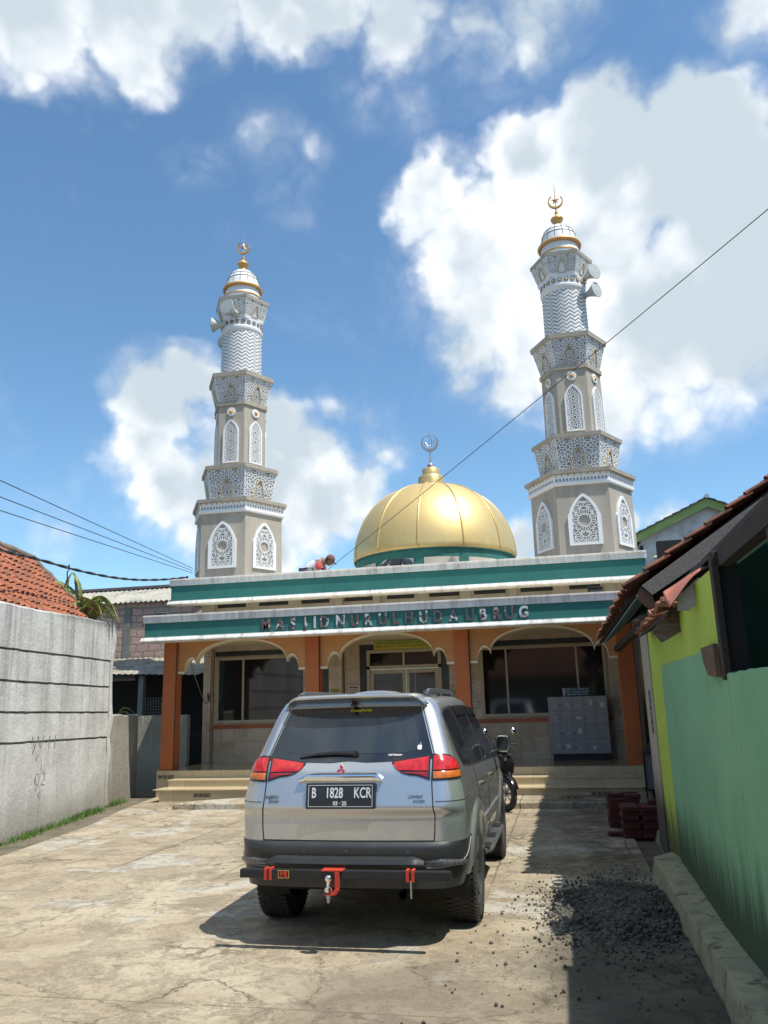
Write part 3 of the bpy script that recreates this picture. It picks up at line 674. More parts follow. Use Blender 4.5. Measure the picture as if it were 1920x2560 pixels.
st = [((.125 if k % 2 == 0 else .05) * math.cos(pi / 2 + k * pi / 5), (.125 if k % 2 == 0 else .05) * math.sin(pi / 2 + k * pi / 5)) for k in range(10)]
fv = [(a, 0, 14.47 + b_) for a, b_ in st] + [(0, -.035, 14.47), (0, .035, 14.47)]
mb.add(fv, [(i, (i + 1) % 10, 10) for i in range(10)] + [((i + 1) % 10, i, 11) for i in range(10)])
mb.tube([(0, 0, 14.25), (0, 0, 14.40)], .014, 6); mb.tube([(0, 0, 14.58), (0, 0, 14.95)], [.012, .004], 5)
mb.build('finial', gold_paint, cap, smooth='auto')
# screens in both shafts
def screens(s0, z0, s1, z1, w_, h_, hs, lift, notch, cell_c, r_, n, star, fw):
    for k in range(6):
        mf = MB(); ml = MB(); mbk = MB()
        F, T = face_frame(k, s0, z0, s1, z1); F = (F[0] + F[2] * lift, F[1], F[2], F[3])
        outer = arch_poly(w_, h_, hs)
        inn = [(a * (w_ - fw) / w_, fw * .9 + b_ * (h_ - 2 * fw) / h_) for a, b_ in outer]
        if notch:
            outer = [(-w_ - .03, 0), (w_ + .03, 0), (w_ + .03, hs)] + [(a, b_) for a, b_ in outer[3:-1]] + [(-w_ - .03, hs)]
        frame_strip(mf, outer, inn, F, 0.0, .045)
        mbk.prism(inn, lambda a, b_, d, F=F: tuple(F[0] + F[1] * a + F[2] * b_ + F[3] * d), .0005, .003)
        lattice(ml, inn, F, cell_c, r_, n, star, .015, .003, .035)
        o = mf.build('screen', clean_white, mn); ml.build('lattice', clean_white, o)
        mbk.build('screen_backing', taupe if star else grey_void, o)
screens(1.175, 4.3, 1.17, 6.52, .335, 1.18, .68, .77, True, [(0, .56), (-.36, .2), (.36, .2), (0, -.06), (0, 1.12), (-.36, .90), (.36, .90)], .36, 12, True, .062)
screens(.71, 7.74, .708, 9.47, .21, 1.17, .86, .14, False, [(0, .26 * j + .08) if j % 2 else ((0), .26 * j + .08) for j in range(5)] + [(.26, .26 * j + .21) for j in range(4)] + [(-.26, .26 * j + .21) for j in range(4)], .19, 10, False, .04)
for k in range(6):
    F, T = face_frame(k, .71, 7.74, .708, 9.47); c_ = F[0] + F[2] * 1.53
    mb = MB(); circ = [(.115 * math.cos(q * pi / 10), .115 * math.sin(q * pi / 10)) for q in range(20)]
    mb.prism(circ, lambda a, b_, d: tuple(c_ + F[1] * a + F[2] * b_ + F[3] * d), 0, .035); md_ = mb.build('medallion', clean_white, mn, bevel=.006)
    mb = MB(); st = [((.07 if q % 2 else .045) * math.cos(q * pi / 8), (.07 if q % 2 else .045) * math.sin(q * pi / 8)) for q in range(16)]
    vs = [tuple(c_ + F[1] * a + F[2] * b_ + F[3] * .036) for a, b_ in st] + [tuple(c_ + F[3] * .085)]
    mb.add(vs, [(i, (i + 1) % 16, 16) for i in range(16)]); mb.build('gold_star', gold_paint, md_)
mn2 = dup(mn, (-7.88, 19.2, 0), None, 'grey and white minaret left of the dome, at the left end of the mosque roof', 'twin minarets')
# ================================================================ silver SUV (local: x right, y forward, z up)
car = empty('suv', (-1.652, 6.15, 0), label='silver SUV with black rear bumper parked facing the mosque, seen from behind', cat='car')
def paint_mat():
    m_ = bpy.data.materials.new('silver_paint'); m_.use_nodes = True; t, b = parts(m_)
    tc_ = t.n('ShaderNodeTexCoord'); P = tc_.outputs['Object']
    fl_ = t.noise(P, 900, 1, .5); dirt_ = t.ramp(t.noise(P, 1.6, 8, .65), .45, .75)
    lo = t.n('ShaderNodeSeparateXYZ'); t.put(lo.inputs[0], P)
    dz = t.m('MULTIPLY', t.ramp(lo.outputs[2], 1.0, .45), t.ramp(t.noise(P, 6, 6, .7), .35, .7))
    c = t.mix(t.ramp(fl_, .3, .7), (.52, .53, .53), (.60, .61, .61))
    c = t.mix(t.m('MULTIPLY', dz, .30), c, (.25, .22, .17))
    t.put(b.inputs['Base Color'], c); b.inputs['Metallic'].default_value = .78
    t.put(b.inputs['Roughness'], t.m('ADD', .26, t.m('ADD', t.m('MULTIPLY', dirt_, .05), t.m('MULTIPLY', dz, .2))))
    b.inputs['Coat Weight'].default_value = .7; b.inputs['Coat Roughness'].default_value = .07
    return m_
PAINT = paint_mat()
HW = [(.42, .845), (.50, .875), (.62, .893), (.75, .90), (.90, .905), (1.0, .90), (1.08, .885), (1.16, .862), (1.22, .845), (1.30, .818), (1.40, .782), (1.50, .748), (1.60, .712), (1.68, .680), (1.735, .640), (1.77, .575), (1.795, .44), (1.808, .22)]
YR = [(.42, .06), (.60, .05), (.72, .055), (.84, .055), (.905, .058), (.95, .035), (1.0, .048), (1.10, .075), (1.2, .105), (1.30, .165), (1.40, .225), (1.5, .285), (1.6, .345), (1.68, .395), (1.735, .42), (1.77, .50), (1.795, .70), (1.808, .95)]
YF = [(.42, 4.42), (.6, 4.52), (.8, 4.54), (.95, 4.50), (1.05, 4.30), (1.10, 3.95), (1.14, 3.50), (1.2, 3.36), (1.3, 3.22), (1.5, 2.93), (1.68, 2.66), (1.735, 2.55), (1.77, 2.45), (1.795, 2.25), (1.808, 1.9)]
RC = [(.42, .20), (.9, .20), (1.1, .19), (1.3, .15), (1.6, .12), (1.73, .12), (1.808, .08)]
def itp(T, z):
    if z <= T[0][0]: return T[0][1]
    for (a, p), (b_, q) in zip(T, T[1:]):
        if z <= b_: return p + (q - p) * (z - a) / (b_ - a)
    return T[-1][1]
def side_hw(z, y): 
    h = itp(HW, z); return h * (1 - .028 * max(0, (1.6 - y) / 1.6) ** 2 - .10 * max(0, (y - 3.0) / 1.6) ** 2.2)
def outline(z, n_rear=14, n_c=10, n_side=44):
    """right half from rear centre to front centre"""
    yr_, yf_, rc = itp(YR, z), itp(YF, z), itp(RC, z); P = []
    def bow(x): return .055 * (x / .9) ** 2
    h0 = side_hw(z, yr_ + rc)
    xe = h0 - rc
    for i in range(n_rear): x = xe * i / n_rear; P.append((x, yr_ + bow(x)))
    yb = yr_ + bow(xe)
    for i in range(n_c + 1):
        a = pi / 2 * i / n_c; P.append((xe + rc * math.sin(a), yb + rc * (1 - math.cos(a))))
    y0 = yb + rc; rf = .42 if z < 1.1 else .30; y1 = yf_ - rf
    for i in range(1, n_side + 1):
        y = y0 + (y1 - y0) * i / n_side; P.append((side_hw(z, y), y))
    h1 = side_hw(z, y1)
    for i in range(1, n_c + 1):
        a = pi / 2 * i / n_c; P.append((h1 - rf * .9 * (1 - math.cos(a)), y1 + rf * .8 * math.sin(a)))
    xl = P[-1][0]; yl = P[-1][1]
    for i in range(1, 7): P.append((xl * (1 - i / 6), yl + (yf_ - yl) * math.sin(pi / 2 * i / 6)))
    return P
_oc = {}
def arc(z):
    k = round(z, 4)
    if k not in _oc:
        P = outline(z, 24, 14, 60); S = [0.0]
        for a, b_ in zip(P, P[1:]): S.append(S[-1] + math.hypot(b_[0] - a[0], b_[1] - a[1]))
        _oc[k] = (P, S)
    return _oc[k]
import bisect
def surf(s, z, off=0.0):
    """point on the body at arclength s right(+)/left(-) of the rear centre"""
    P, S = arc(z); sg = -1 if s < 0 else 1; a = abs(s)
    i = max(0, min(len(S) - 2, bisect.bisect_right(S, a) - 1)); f_ = (a - S[i]) / max(1e-9, S[i+1] - S[i])
    x = P[i][0] + (P[i+1][0] - P[i][0]) * f_; y = P[i][1] + (P[i+1][1] - P[i][1]) * f_
    j0, j1 = max(0, i - 1), min(len(P) - 1, i + 2)
    tx, ty = P[j1][0] - P[j0][0], P[j1][1] - P[j0][1]
    if i == 0: tx, ty = 1, 0
    L_ = math.hypot(tx, ty) or 1; nx, ny = ty / L_, -tx / L_
    return (sg * (x + nx * off), y + ny * off, z)
def s_at_y(y, z):
    P, S = arc(z)
    for i in range(len(P) - 1):
        if P[i][0] > .3 and P[i][1] <= y <= P[i+1][1] and P[i+1][1] > P[i][1]:
            return S[i] + (S[i+1] - S[i]) * (y - P[i][1]) / (P[i+1][1] - P[i][1])
    return S[-1]
def s_at_x(x, z):
    P, S = arc(z)
    for i in range(len(P) - 1):
        if P[i][0] <= abs(x) <= P[i+1][0]:
            return math.copysign(S[i] + (S[i+1] - S[i]) * (abs(x) - P[i][0]) / max(1e-9, P[i+1][0] - P[i][0]), x)
    return S[-1]
def interp_poly(T, s):
    if s <= T[0][0]: return T[0][1]
    for (a, p), (b_, q) in zip(T, T[1:]):
        if s <= b_: return p + (q - p) * (s - a) / max(1e-9, b_ - a)
    return T[-1][1]
def patch(mb, sa, sb, low, high, off=.004, thick=.02, ns=24, nz=8, bulge=0.0):
    """raised panel between z=low(s) and z=high(s), with a real edge"""
    L = (lambda s: interp_poly(low, s)) if isinstance(low, list) else low
    H = (lambda s: interp_poly(high, s)) if isinstance(high, list) else high
    front = []; back = []
    for j in range(nz + 1):
        for i in range(ns + 1):
            s = sa + (sb - sa) * i / ns; z = L(s) + (H(s) - L(s)) * j / nz
            bb = bulge * (1 - (2 * j / nz - 1) ** 2) * (1 - (2 * i / ns - 1) ** 4) if bulge else 0
            front.append(surf(s, z, off + bb)); back.append(surf(s, z, off - thick))
    n = len(front); W_ = ns + 1; vs = front + back
    fs = [(j*W_+i, j*W_+i+1, (j+1)*W_+i+1, (j+1)*W_+i) for j in range(nz) for i in range(ns)]
    fs += [(n+b0, n+b1, b1, b0) for b0, b1 in [(i, i+1) for i in range(ns)]] + [(nz*W_+i, nz*W_+i+1, n+nz*W_+i+1, n+nz*W_+i) for i in range(ns)]
    fs += [(j*W_, (j+1)*W_, n+(j+1)*W_, n+j*W_) for j in range(nz)] + [(j*W_+ns, n+j*W_+ns, n+(j+1)*W_+ns, (j+1)*W_+ns) for j in range(nz)]
    return mb.add(vs, fs)
# --- shell
ZS = [.42, .46, .50, .56, .62, .68, .74, .80, .85, .88, .905, .925, .945, .97, 1.0, 1.04, 1.08, 1.11, 1.14, 1.17, 1.20, 1.24, 1.28, 1.32, 1.38, 1.44, 1.50, 1.56, 1.62, 1.66, 1.70, 1.735, 1.755, 1.775, 1.79, 1.80, 1.808]
mb = MB(); rs = []
for z in ZS:
    P = outline(z); rs.append([(x, y, z) for x, y in P] + [(-x, y, z) for x, y in P[-2:0:-1]])
mb.rings(rs, True, True, True)
body = mb.build('body', PAINT, car, smooth='auto')
AX = ((.93, .375), (3.69, .375)); RT = .375
cut = MB()
for ay, rz in AX:
    for sx in (-1, 1): cut.lathe([(.435, 0), (.435, .40)], 40, (sx * .62 if sx > 0 else -1.02, ay, .40), 'x')
cut.box(-.5, .5, .0, 4.3, .3, .44)
co = cut.build('cutter', PAINT)
bm_ = body.modifiers.new('b', 'BOOLEAN'); bm_.operation = 'DIFFERENCE'; bm_.object = co; bm_.solver = 'EXACT'
me = bpy.data.meshes.new_from_object(body.evaluated_get(bpy.context.evaluated_depsgraph_get()))
body.modifiers.clear(); body.data = me; me.name = 'body'
bpy.data.objects.remove(co, do_unlink=True)
me.polygons.foreach_set('use_smooth', [True] * len(me.polygons)); me.set_sharp_from_angle(angle=R(35))
MB().box(-.60, .60, .35, 4.2, .32, .62).build('underbody', dark, car, bevel=.03)
for ay, rz in AX:      # dark wheel housings
    for sx in (-1, 1):
        mb = MB(); ring = []
        for k in range(25):
            a = -.35 + (pi + .7) * k / 24; ring.append((ay + .433 * math.cos(a), .40 + .433 * math.sin(a)))
        mb.rings([[(sx * .60, y, z) for y, z in ring], [(sx * (.865), y, z) for y, z in ring]], False)
        mb.build('wheel_housing', dark, car, smooth=True)
# arch flares
FL = PAINT
for ay, rz in AX:
    for sx in (-1, 1):
        mb = MB(); rr = []
        n_ = 28; a0, a1 = (-.28, pi + .12)
        for k in range(n_ + 1):
            a = a0 + (a1 - a0) * k / n_; cs, sn = math.cos(a), math.sin(a)
            ring = []
            for rad, dxx in ((.430, -.03), (.430, .014), (.442, .027), (.490, .025), (.522, .012), (.545, -.010)):
                y = ay + rad * cs; z = max(.44, .40 + rad * sn); xb = side_hw(min(z, 1.05), y)
                ring.append((sx * (xb + dxx), y, z))
            rr.append(ring)
        mb.rings(rr, False); mb.build('wheel_flare', PAINT, car, smooth='auto')
# --- wheels
rubber = M('tyre_rubber', (.022, .022, .023), .85, c2=(.035, .034, .031), sc=6, bump=.2, bsc=80, dirt=(.07, .06, .045), dsc=3, damt=.5)
rim_m = M('rim_grey', (.10, .105, .11), .38, metal=.6); hub_m = steel
def wheel(x, y, sx):
    mb = MB(); n = 56; W2 = .125
    prof = [(.225, -W2 + .02), (.30, -W2), (.345, -W2 + .01), (.368, -W2 + .035), (.375, -.06), (.376, 0), (.375, .06), (.368, W2 - .035), (.345, W2 - .01), (.30, W2), (.225, W2 - .02)]
    rs = []
    for r_, h in prof:
        rs.append([(x + h * sx, y + r_ * math.cos(2*pi*k/n) * 1, RT + r_ * math.sin(2*pi*k/n)) for k in range(n)])
    mb.rings(rs, True)
    for k in range(n):                                        # shoulder and centre tread blocks
        a = 2 * pi * k / n; 
        for xo, da, hw_ in ((-.092, 0, .026), (-.034, .5, .022), (.034, 0, .022), (.092, .5, .026)):
            a_ = a + da * 2 * pi / n; da2 = pi / n * .62; r0, r1 = .365, .381
            pts = []
            for rr in (r0, r1):
                for xx in (xo - hw_, xo + hw_):
                    for aa in (a_ - da2, a_ + da2): pts.append((x + xx * sx, y + rr * math.cos(aa), RT + rr * math.sin(aa)))
            mb.add(pts, [(4, 6, 7, 5), (0, 4, 5, 1), (2, 3, 7, 6), (0, 2, 6, 4), (1, 5, 7, 3)])
    ty = mb.build('wheel', rubber, car, smooth='auto', fix=False)
    mb = MB()
    mb.lathe([(.235, -.10 * sx), (.225, -.05 * sx), (.20, .0), (.205, .06 * sx), (.232, .10 * sx), (.238, .108 * sx), (.228, .112 * sx), (.20, .075 * sx)], 40, (x, y, RT), 'x', 0.0, False)
    mb.lathe([(.001, .0), (.19, .0)], 30, (x, y, RT), 'x', 0.0, False); 
    for k in range(6):
        for dd in (-.13, .13):
            a = 2 * pi * k / 6 + dd
            p0 = Vector((x + .080 * sx, y + .055 * math.cos(a), RT + .055 * math.sin(a))); p1 = Vector((x + .098 * sx, y + .215 * math.cos(a - dd * .35), RT + .215 * math.sin(a - dd * .35)))
            t_ = Vector((0, -math.sin(a), math.cos(a))) * .018; dpt = Vector((-.03 * sx, 0, 0))
            mb.add([tuple(v_) for v_ in (p0 - t_, p0 + t_, p1 + t_ * 1.25, p1 - t_ * 1.25, p0 - t_ + dpt, p0 + t_ + dpt, p1 + t_ * 1.25 + dpt, p1 - t_ * 1.25 + dpt)],
                   [(0, 1, 2, 3), (0, 4, 5, 1), (1, 5, 6, 2), (2, 6, 7, 3), (3, 7, 4, 0)])
    mb.lathe([(.07, .05 * sx), (.068, .085 * sx), (.045, .098 * sx), (.001, .10 * sx)], 20, (x, y, RT), 'x')
    mb.build('rim', rim_m, ty, smooth='auto')
for sx in (-1, 1):
    for ay, rz in AX: wheel(sx * .775, ay, sx)
# --- rear window
mb = MB()
def sw(z): return .66 - (z - 1.31) * (.66 - .545) / (1.685 - 1.31)
def rear_glass_edge(frac, z): return sw(z) * frac
front, back = [], []
NU, NV = 28, 14
for j in range(NV + 1):
    for i in range(NU + 1):
        u = 2 * i / NU - 1; zb_ = 1.300 - .022 * math.cos(u * pi / 2) + (.012 if abs(u) < .18 else 0) * math.cos(u / .18 * pi / 2); zt_ = 1.690 + .006 * math.cos(u * pi / 2)
        z = zb_ + (zt_ - zb_) * j / NV; s = s_at_x(sw(z) * u, z)
        front.append(surf(s, z, .004)); back.append(surf(s, z, -.015))
n = len(front); W_ = NU + 1
fs = [(j*W_+i, j*W_+i+1, (j+1)*W_+i+1, (j+1)*W_+i) for j in range(NV) for i in range(NU)]
fs += [(n+i, n+i+1, i+1, i) for i in range(NU)] + [(NV*W_+i, NV*W_+i+1, n+NV*W_+i+1, n+NV*W_+i) for i in range(NU)] + [(j*W_, (j+1)*W_, n+(j+1)*W_, n+j*W_) for j in range(NV)] + [(j*W_+NU, n+j*W_+NU, n+(j+1)*W_+NU, (j+1)*W_+NU) for j in range(NV)]
mb.add(front + back, fs); rg = mb.build('rear_window', car_glass, car, smooth='auto')
# inner see-through area: a slightly different, rounded field with defroster lines
mb = MB(); ff = []
cabin = M('cabin_glass', (.022, .032, .045), .05, c2=(.016, .024, .036), sc=1.2, spec=.8)
for j in range(13):
    for i in range(25):
        u, v_ = 2 * i / 24 - 1, 2 * j / 12 - 1
        k = (abs(u) ** 8 + abs(v_) ** 8) ** (1 / 8) or 1; m_ = max(abs(u), abs(v_)) or 1; uu, vv = u * m_ / k, v_ * m_ / k
        z = 1.50 + vv * .155; s = s_at_x((sw(z) - .075) * uu, z); ff.append(surf(s, z, .006))
mb.add(ff, [(j*25+i, j*25+i+1, (j+1)*25+i+1, (j+1)*25+i) for j in range(12) for i in range(24)]); mb.build('clear_field', cabin, rg, smooth=True)
# --- tailgate panel seams as thin dark grooves
seam = M('panel_gap', (.008, .008, .009), .9)
def seam_line(pts, w_=.004, off=.0025, name='panel_gap', parent=body, m_=None):
    """pts: (s,z) list; flat thin ribbon hugging the body"""
    mb = MB(); rs = []
    Q = []
    for (a, b_), (c_, d_) in zip(pts, pts[1:]):
        n_ = max(1, int(math.hypot(c_ - a, d_ - b_) / .03))
        Q += [(a + (c_ - a) * k / n_, b_ + (d_ - b_) * k / n_) for k in range(n_)]
    Q.append(pts[-1])
    for i, (s, z) in enumerate(Q):
        p, q = Q[max(0, i-1)], Q[min(len(Q)-1, i+1)]; ds, dz_ = q[0] - p[0], q[1] - p[1]; L_ = math.hypot(ds, dz_) or 1
        ns_, nz_ = -dz_ / L_ * w_, ds / L_ * w_
        rs.append([surf(s + ns_, z + nz_, -.004), surf(s + ns_, z + nz_, off), surf(s - ns_, z - nz_, off), surf(s - ns_, z - nz_, -.004)])
    mb.rings(rs, True, True, True); return mb.build(name, m_ or seam, parent)
for sg in (-1, 1):
    tp = [(s_at_x(sg * x, z), z) for x, z in ((.660, .725), (.668, .80), (.672, .90), (.664, .95), (.660, 1.0), (.655, 1.1), (.652, 1.17))]
    seam_line(tp)
    seam_line([(s_at_x(sg * (sw(z) + .012), z), z) for z in (1.33, 1.45, 1.55, 1.69)], .0035)
seam_line([(s_at_x(x, .726), .726) for x in (-.66, -.3, 0, .3, .66)])
# vertical quarter seam by the bumper top, right rear quarter
for sg in (-1, 1): seam_line([(sg * (s_at_x(.668, 1.0) + .01), 1.0), (sg * s_at_y(.48, 1.0), 1.005)], .0022)
# character crease: raised strip across the gate
mb = MB(); patch(mb, -s_at_x(.655, .93), s_at_x(.655, .93), lambda s: .80, lambda s: .955, .0, .03, 30, 10, .0); 
# --- tail lights
red_l = M('red_lens', (.33, .008, .012), .12, c2=(.22, .004, .008), sc=14, coat=.9, amt=.5)
red_b = M('bright_red_lens', (.58, .018, .02), .12, c2=(.35, .008, .012), sc=22, coat=.9)
amber = M('amber_lens', (.60, .16, .02), .15, c2=(.42, .09, .015), sc=22, coat=.9)
bez = M('lamp_bezel', (.02, .02, .022), .25, coat=.5)
for sg in (-1, 1):
    X = lambda x, z: s_at_x(x, z)
    sm = X(.645, 1.25); so = s_at_y(.36, 1.22); si = X(.345, 1.28)
    def mir(a, b_, low, high):   # mirror the outline for the left lamp
        return (a, b_, low, high) if sg > 0 else (-b_, -a, [(-s, z) for s, z in low[::-1]], [(-s, z) for s, z in high[::-1]])
    mb = MB(); a, b_, lo_, hi_ = mir(si, sm - .004, [(si, 1.272), (si + .07, 1.205), (si + .13, 1.186), (si + .2, 1.178), (sm, 1.146)], [(si, 1.284), (si + .15, 1.308), (sm, 1.330)])
    patch(mb, a, b_, lo_, hi_, .006, .03, 20, 8); lamp = mb.build('tail_light', bez, car, smooth='auto')
    mb = MB(); a, b_, lo_, hi_ = mir(si + .016, sm - .020, [(si, 1.272), (si + .05, 1.222), (sm, 1.216)], [(si, 1.277), (si + .15, 1.299), (sm, 1.319)])
    patch(mb, a, b_, lo_, hi_, .012, .01, 20, 6, .004); mb.build('red_lens', red_b, lamp, smooth='auto')
    mb = MB(); a, b_, lo_, hi_ = mir(si + .10, sm - .020, [(si, 1.204), (si + .12, 1.199), (si + .2, 1.191), (sm, 1.162)], [(si, 1.206), (si + .12, 1.207), (sm, 1.207)])
    patch(mb, a, b_, lo_, hi_, .010, .01, 16, 4, .002); mb.build('red_lens', red_l, lamp, smooth='auto')
    so2 = so
    mb = MB(); a, b_, lo_, hi_ = mir(sm + .006, so2, [(sm, 1.146), (so2 - .03, 1.150), (so2, 1.170)], [(sm, 1.334), (sm + .08, 1.336), (sm + .15, 1.322), (so2 - .1, 1.288), (so2 - .03, 1.225), (so2, 1.185)])
    patch(mb, a, b_, lo_, hi_, .006, .03, 24, 8); lamp = mb.build('tail_light', bez, car, smooth='auto')
    mb = MB(); a, b_, lo_, hi_ = mir(sm + .020, so2 - .03, [(sm, 1.222), (so2, 1.222)], [(sm, 1.323), (sm + .08, 1.325), (sm + .15, 1.310), (so2 - .1, 1.278), (so2 - .03, 1.226)])
    patch(mb, a, b_, lo_, hi_, .014, .012, 22, 6, .006); mb.build('red_lens', red_b, lamp, smooth='auto')
    mb = MB(); a, b_, lo_, hi_ = mir(sm + .020, so2 - .020, [(sm, 1.160), (so2, 1.168)], [(sm, 1.211), (so2 - .03, 1.211), (so2, 1.19)])
    patch(mb, a, b_, lo_, hi_, .012, .012, 20, 4, .004); mb.build('amber_lens', amber, lamp, smooth='auto')
# --- chrome handle strip, plate, recess
mb = MB(); rs = []
for k in range(25):
    u = k / 24; x = -.375 + .66 * u - .0; e = min(u, 1 - u) / .5; h_ = .010 + .016 * min(1, e * 5) ** .6; zc = 1.158 + .022 * min(1, e * 6) ** .7
    y = surf(s_at_x(x, 1.18), 1.18)[1]
    rs.append([(x, y - .008, zc - h_ - .004), (x, y - .045, zc - h_), (x, y - .052, zc - h_ * .2), (x, y - .045, zc + h_ * .7), (x, y - .004, zc + h_ + .006), (x, y + .03, zc)])
mb.rings(rs, True, True, True); mb.build('chrome_handle', chrome, car, smooth='auto')
rec = M('recess_silver', (.33, .35, .365), .4, metal=.5)
mb = MB()
yc = .062
rec_o = [(-.46, .963), (.40, .963), (.33, 1.15), (-.385, 1.15)]; rec_i = [(-.36, .975), (.29, .975), (.27, 1.14), (-.325, 1.14)]
for k in range(4):
    a, b_ = rec_o[k], rec_o[(k + 1) % 4]; c_, d_ = rec_i[(k + 1) % 4], rec_i[k]
    pass
mb = MB(); mb.prism([(-.305, .955), (.232, .955), (.236, .968), (.236, 1.124), (.232, 1.137), (-.305, 1.137), (-.309, 1.124), (-.309, .968)], lambda a, b_, d: (a, d + (b_ - .955) * .17, b_), .022, .05)
plate = mb.build('number_plate', M('plate_black', (.018, .02, .022), .3, coat=.3), car, bevel=.004)
tilt = -math.atan(.17)
pl_w = M('plate_white', (.62, .64, .66), .45)
def ptext(txt, x, z, size, sxx, bold, name='plate_text', mm=None): 
    return text_mesh(name, txt, size, .0012, mm or pl_w, plate, facing((x, .0205 + (z - .955) * .17, z), tilt), sx=sxx, bold=bold)
ptext('B', -.245, 1.065, .105, .62, .0016); ptext('1828', -.085, 1.065, .105, .66, .0016); ptext('KCR', .135, 1.065, .105, .66, .0016)
ptext('03 · 25', -.04, .993, .040, .95, .001); 
mb = MB()
for a in ((-.288, .212, .970, .973), (-.288, .212, 1.121, 1.124), (-.288, -.285, .973, 1.121), (.209, .212, .973, 1.121)):
    mb.prism([(a[0], a[2]), (a[1], a[2]), (a[1], a[3]), (a[0], a[3])], lambda p, q, d: (p, d + (q - .955) * .17, q), .0195, .023)
mb.build('plate_border', pl_w, plate)
# three-diamond emblem, red
em = M('emblem_red', (.35, .01, .03), .3, coat=.5)
mb = MB(); yE = surf(0, 1.24)[1]; c0 = (-.05, 1.232)
for k in range(3):
    a = pi / 2 + k * 2 * pi / 3; d_ = (math.cos(a), math.sin(a)); n_ = (-d_[1], d_[0]); L_ = .040
    rh = [(0, 0), (L_/2 * d_[0] + .0125 * n_[0], L_/2 * d_[1] + .0125 * n_[1]), (L_ * d_[0], L_ * d_[1]), (L_/2 * d_[0] - .0125 * n_[0], L_/2 * d_[1] - .0125 * n_[1])]
    mb.prism([(c0[0] + a_, c0[1] + b_) for a_, b_ in rh], lambda p, q, d: (p, d + (q - 1.2) * .36, q), yE - .022, yE - .004)
mb.build('emblem', em, car)
badge = M('badge_metal', (.30, .29, .27), .3, metal=.8)
def btext(txt, x, z, size, sxx=1.0, sh=0.0, mm=None, off=-.004, par=None, nm='badge', bold=.0006):
    p = surf(s_at_x(x, z), z); q = surf(s_at_x(x, z + .03), z + .03); q0 = surf(s_at_x(x, z - .03), z - .03)
    p1 = surf(s_at_x(x + .03, z), z); p0 = surf(s_at_x(x - .03, z), z)
    tl = -math.atan2(q[1] - q0[1], .06); yaw = math.atan2(p1[1] - p0[1], .06)
    return text_mesh(nm, txt, size, .0015, mm or badge, par or car, facing((x, p[1] + off, z), tl, yaw), sx=sxx, shear=sh, bold=bold)
btext('PAJERO', -.60, 1.035, .036, 1.0); btext('SPORT', -.575, 1.003, .026, 1.1)
btext('Limited', .53, 1.038, .036, 1.0, .3); btext('EXCEED', .56, 1.004, .022, 1.1)
ys = M('sticker_yellow', (.72, .58, .03), .6)
btext('CiwangiBerlian', .055, 1.668, .030, 1.0, .2, ys, -.009, rg, 'sticker', .0012)
ws = M('sticker_white', (.75, .75, .75), .6)
btext('Full Kustom', .365, 1.330, .022, 1.0, .3, ws, -.009, rg, 'sticker', .0006)
mb = MB()
for k in range(3):
    a = pi / 2 + k * 2 * pi / 3; d_ = (math.cos(a), math.sin(a)); n_ = (-d_[1], d_[0]); L_ = .014
    rh = [(0, 0), (L_/2 * d_[0] + .0045 * n_[0], L_/2 * d_[1] + .0045 * n_[1]), (L_ * d_[0], L_ * d_[1]), (L_/2 * d_[0] - .0045 * n_[0], L_/2 * d_[1] - .0045 * n_[1])]
    p = surf(s_at_x(-.07, 1.668), 1.668)
    mb.prism([(-.075 + a_, 1.664 + b_) for a_, b_ in rh], lambda pp, q, d: (pp, d + (q - 1.668) * .6, q), p[1] - .010, p[1] - .007)
mb.build('sticker', em, rg)
# fruit-shaped white sticker
mb = MB(); p = surf(s_at_x(.555, 1.385), 1.385)
ap = []
for k in range(24):
    a = 2 * pi * k / 24; r_ = .019 * (1 - .16 * max(0, math.sin(a)) ** 6 - .10 * max(0, -math.sin(a)) ** 8)
    x_ = r_ * math.cos(a) * 1.0; z_ = r_ * math.sin(a) * 1.08
    if -.5 < a - 0 < .45 or a > 2 * pi - .35: x_ -= .006 * math.cos(min(a, 2*pi - a) * 3)
    ap.append((.553 + x_, 1.383 + z_))
mb.prism(ap, lambda a, b_, d: (a, d + (b_ - 1.385) * .6 + (a - .553) * .1, b_), p[1] - .009, p[1] - .006)
mb.prism([(.554, 1.406), (.560, 1.408), (.565, 1.418), (.558, 1.414)], lambda a, b_, d: (a, d + (b_ - 1.385) * .6, b_), p[1] - .009, p[1] - .006)
mb.build('sticker', ws, rg)
# --- wiper
mb = MB(); P0 = Vector(surf(s_at_x(.055, 1.345), 1.345, .02)); P1 = Vector(surf(s_at_x(-.10, 1.35), 1.35, .022)); P2 = Vector(surf(s_at_x(-.40, 1.318), 1.318, .012))
mb.lathe([(.022, -.012), (.022, .012), (.001, .016)], 14, tuple(P0), 'y'); mb.tube([P0, P1, (P1 + P2) / 2 + Vector((0, -.004, .008)), P2], [.018, .016, .011, .004], 8)
mb.build('rear_wiper', black_pl, car, smooth='auto')
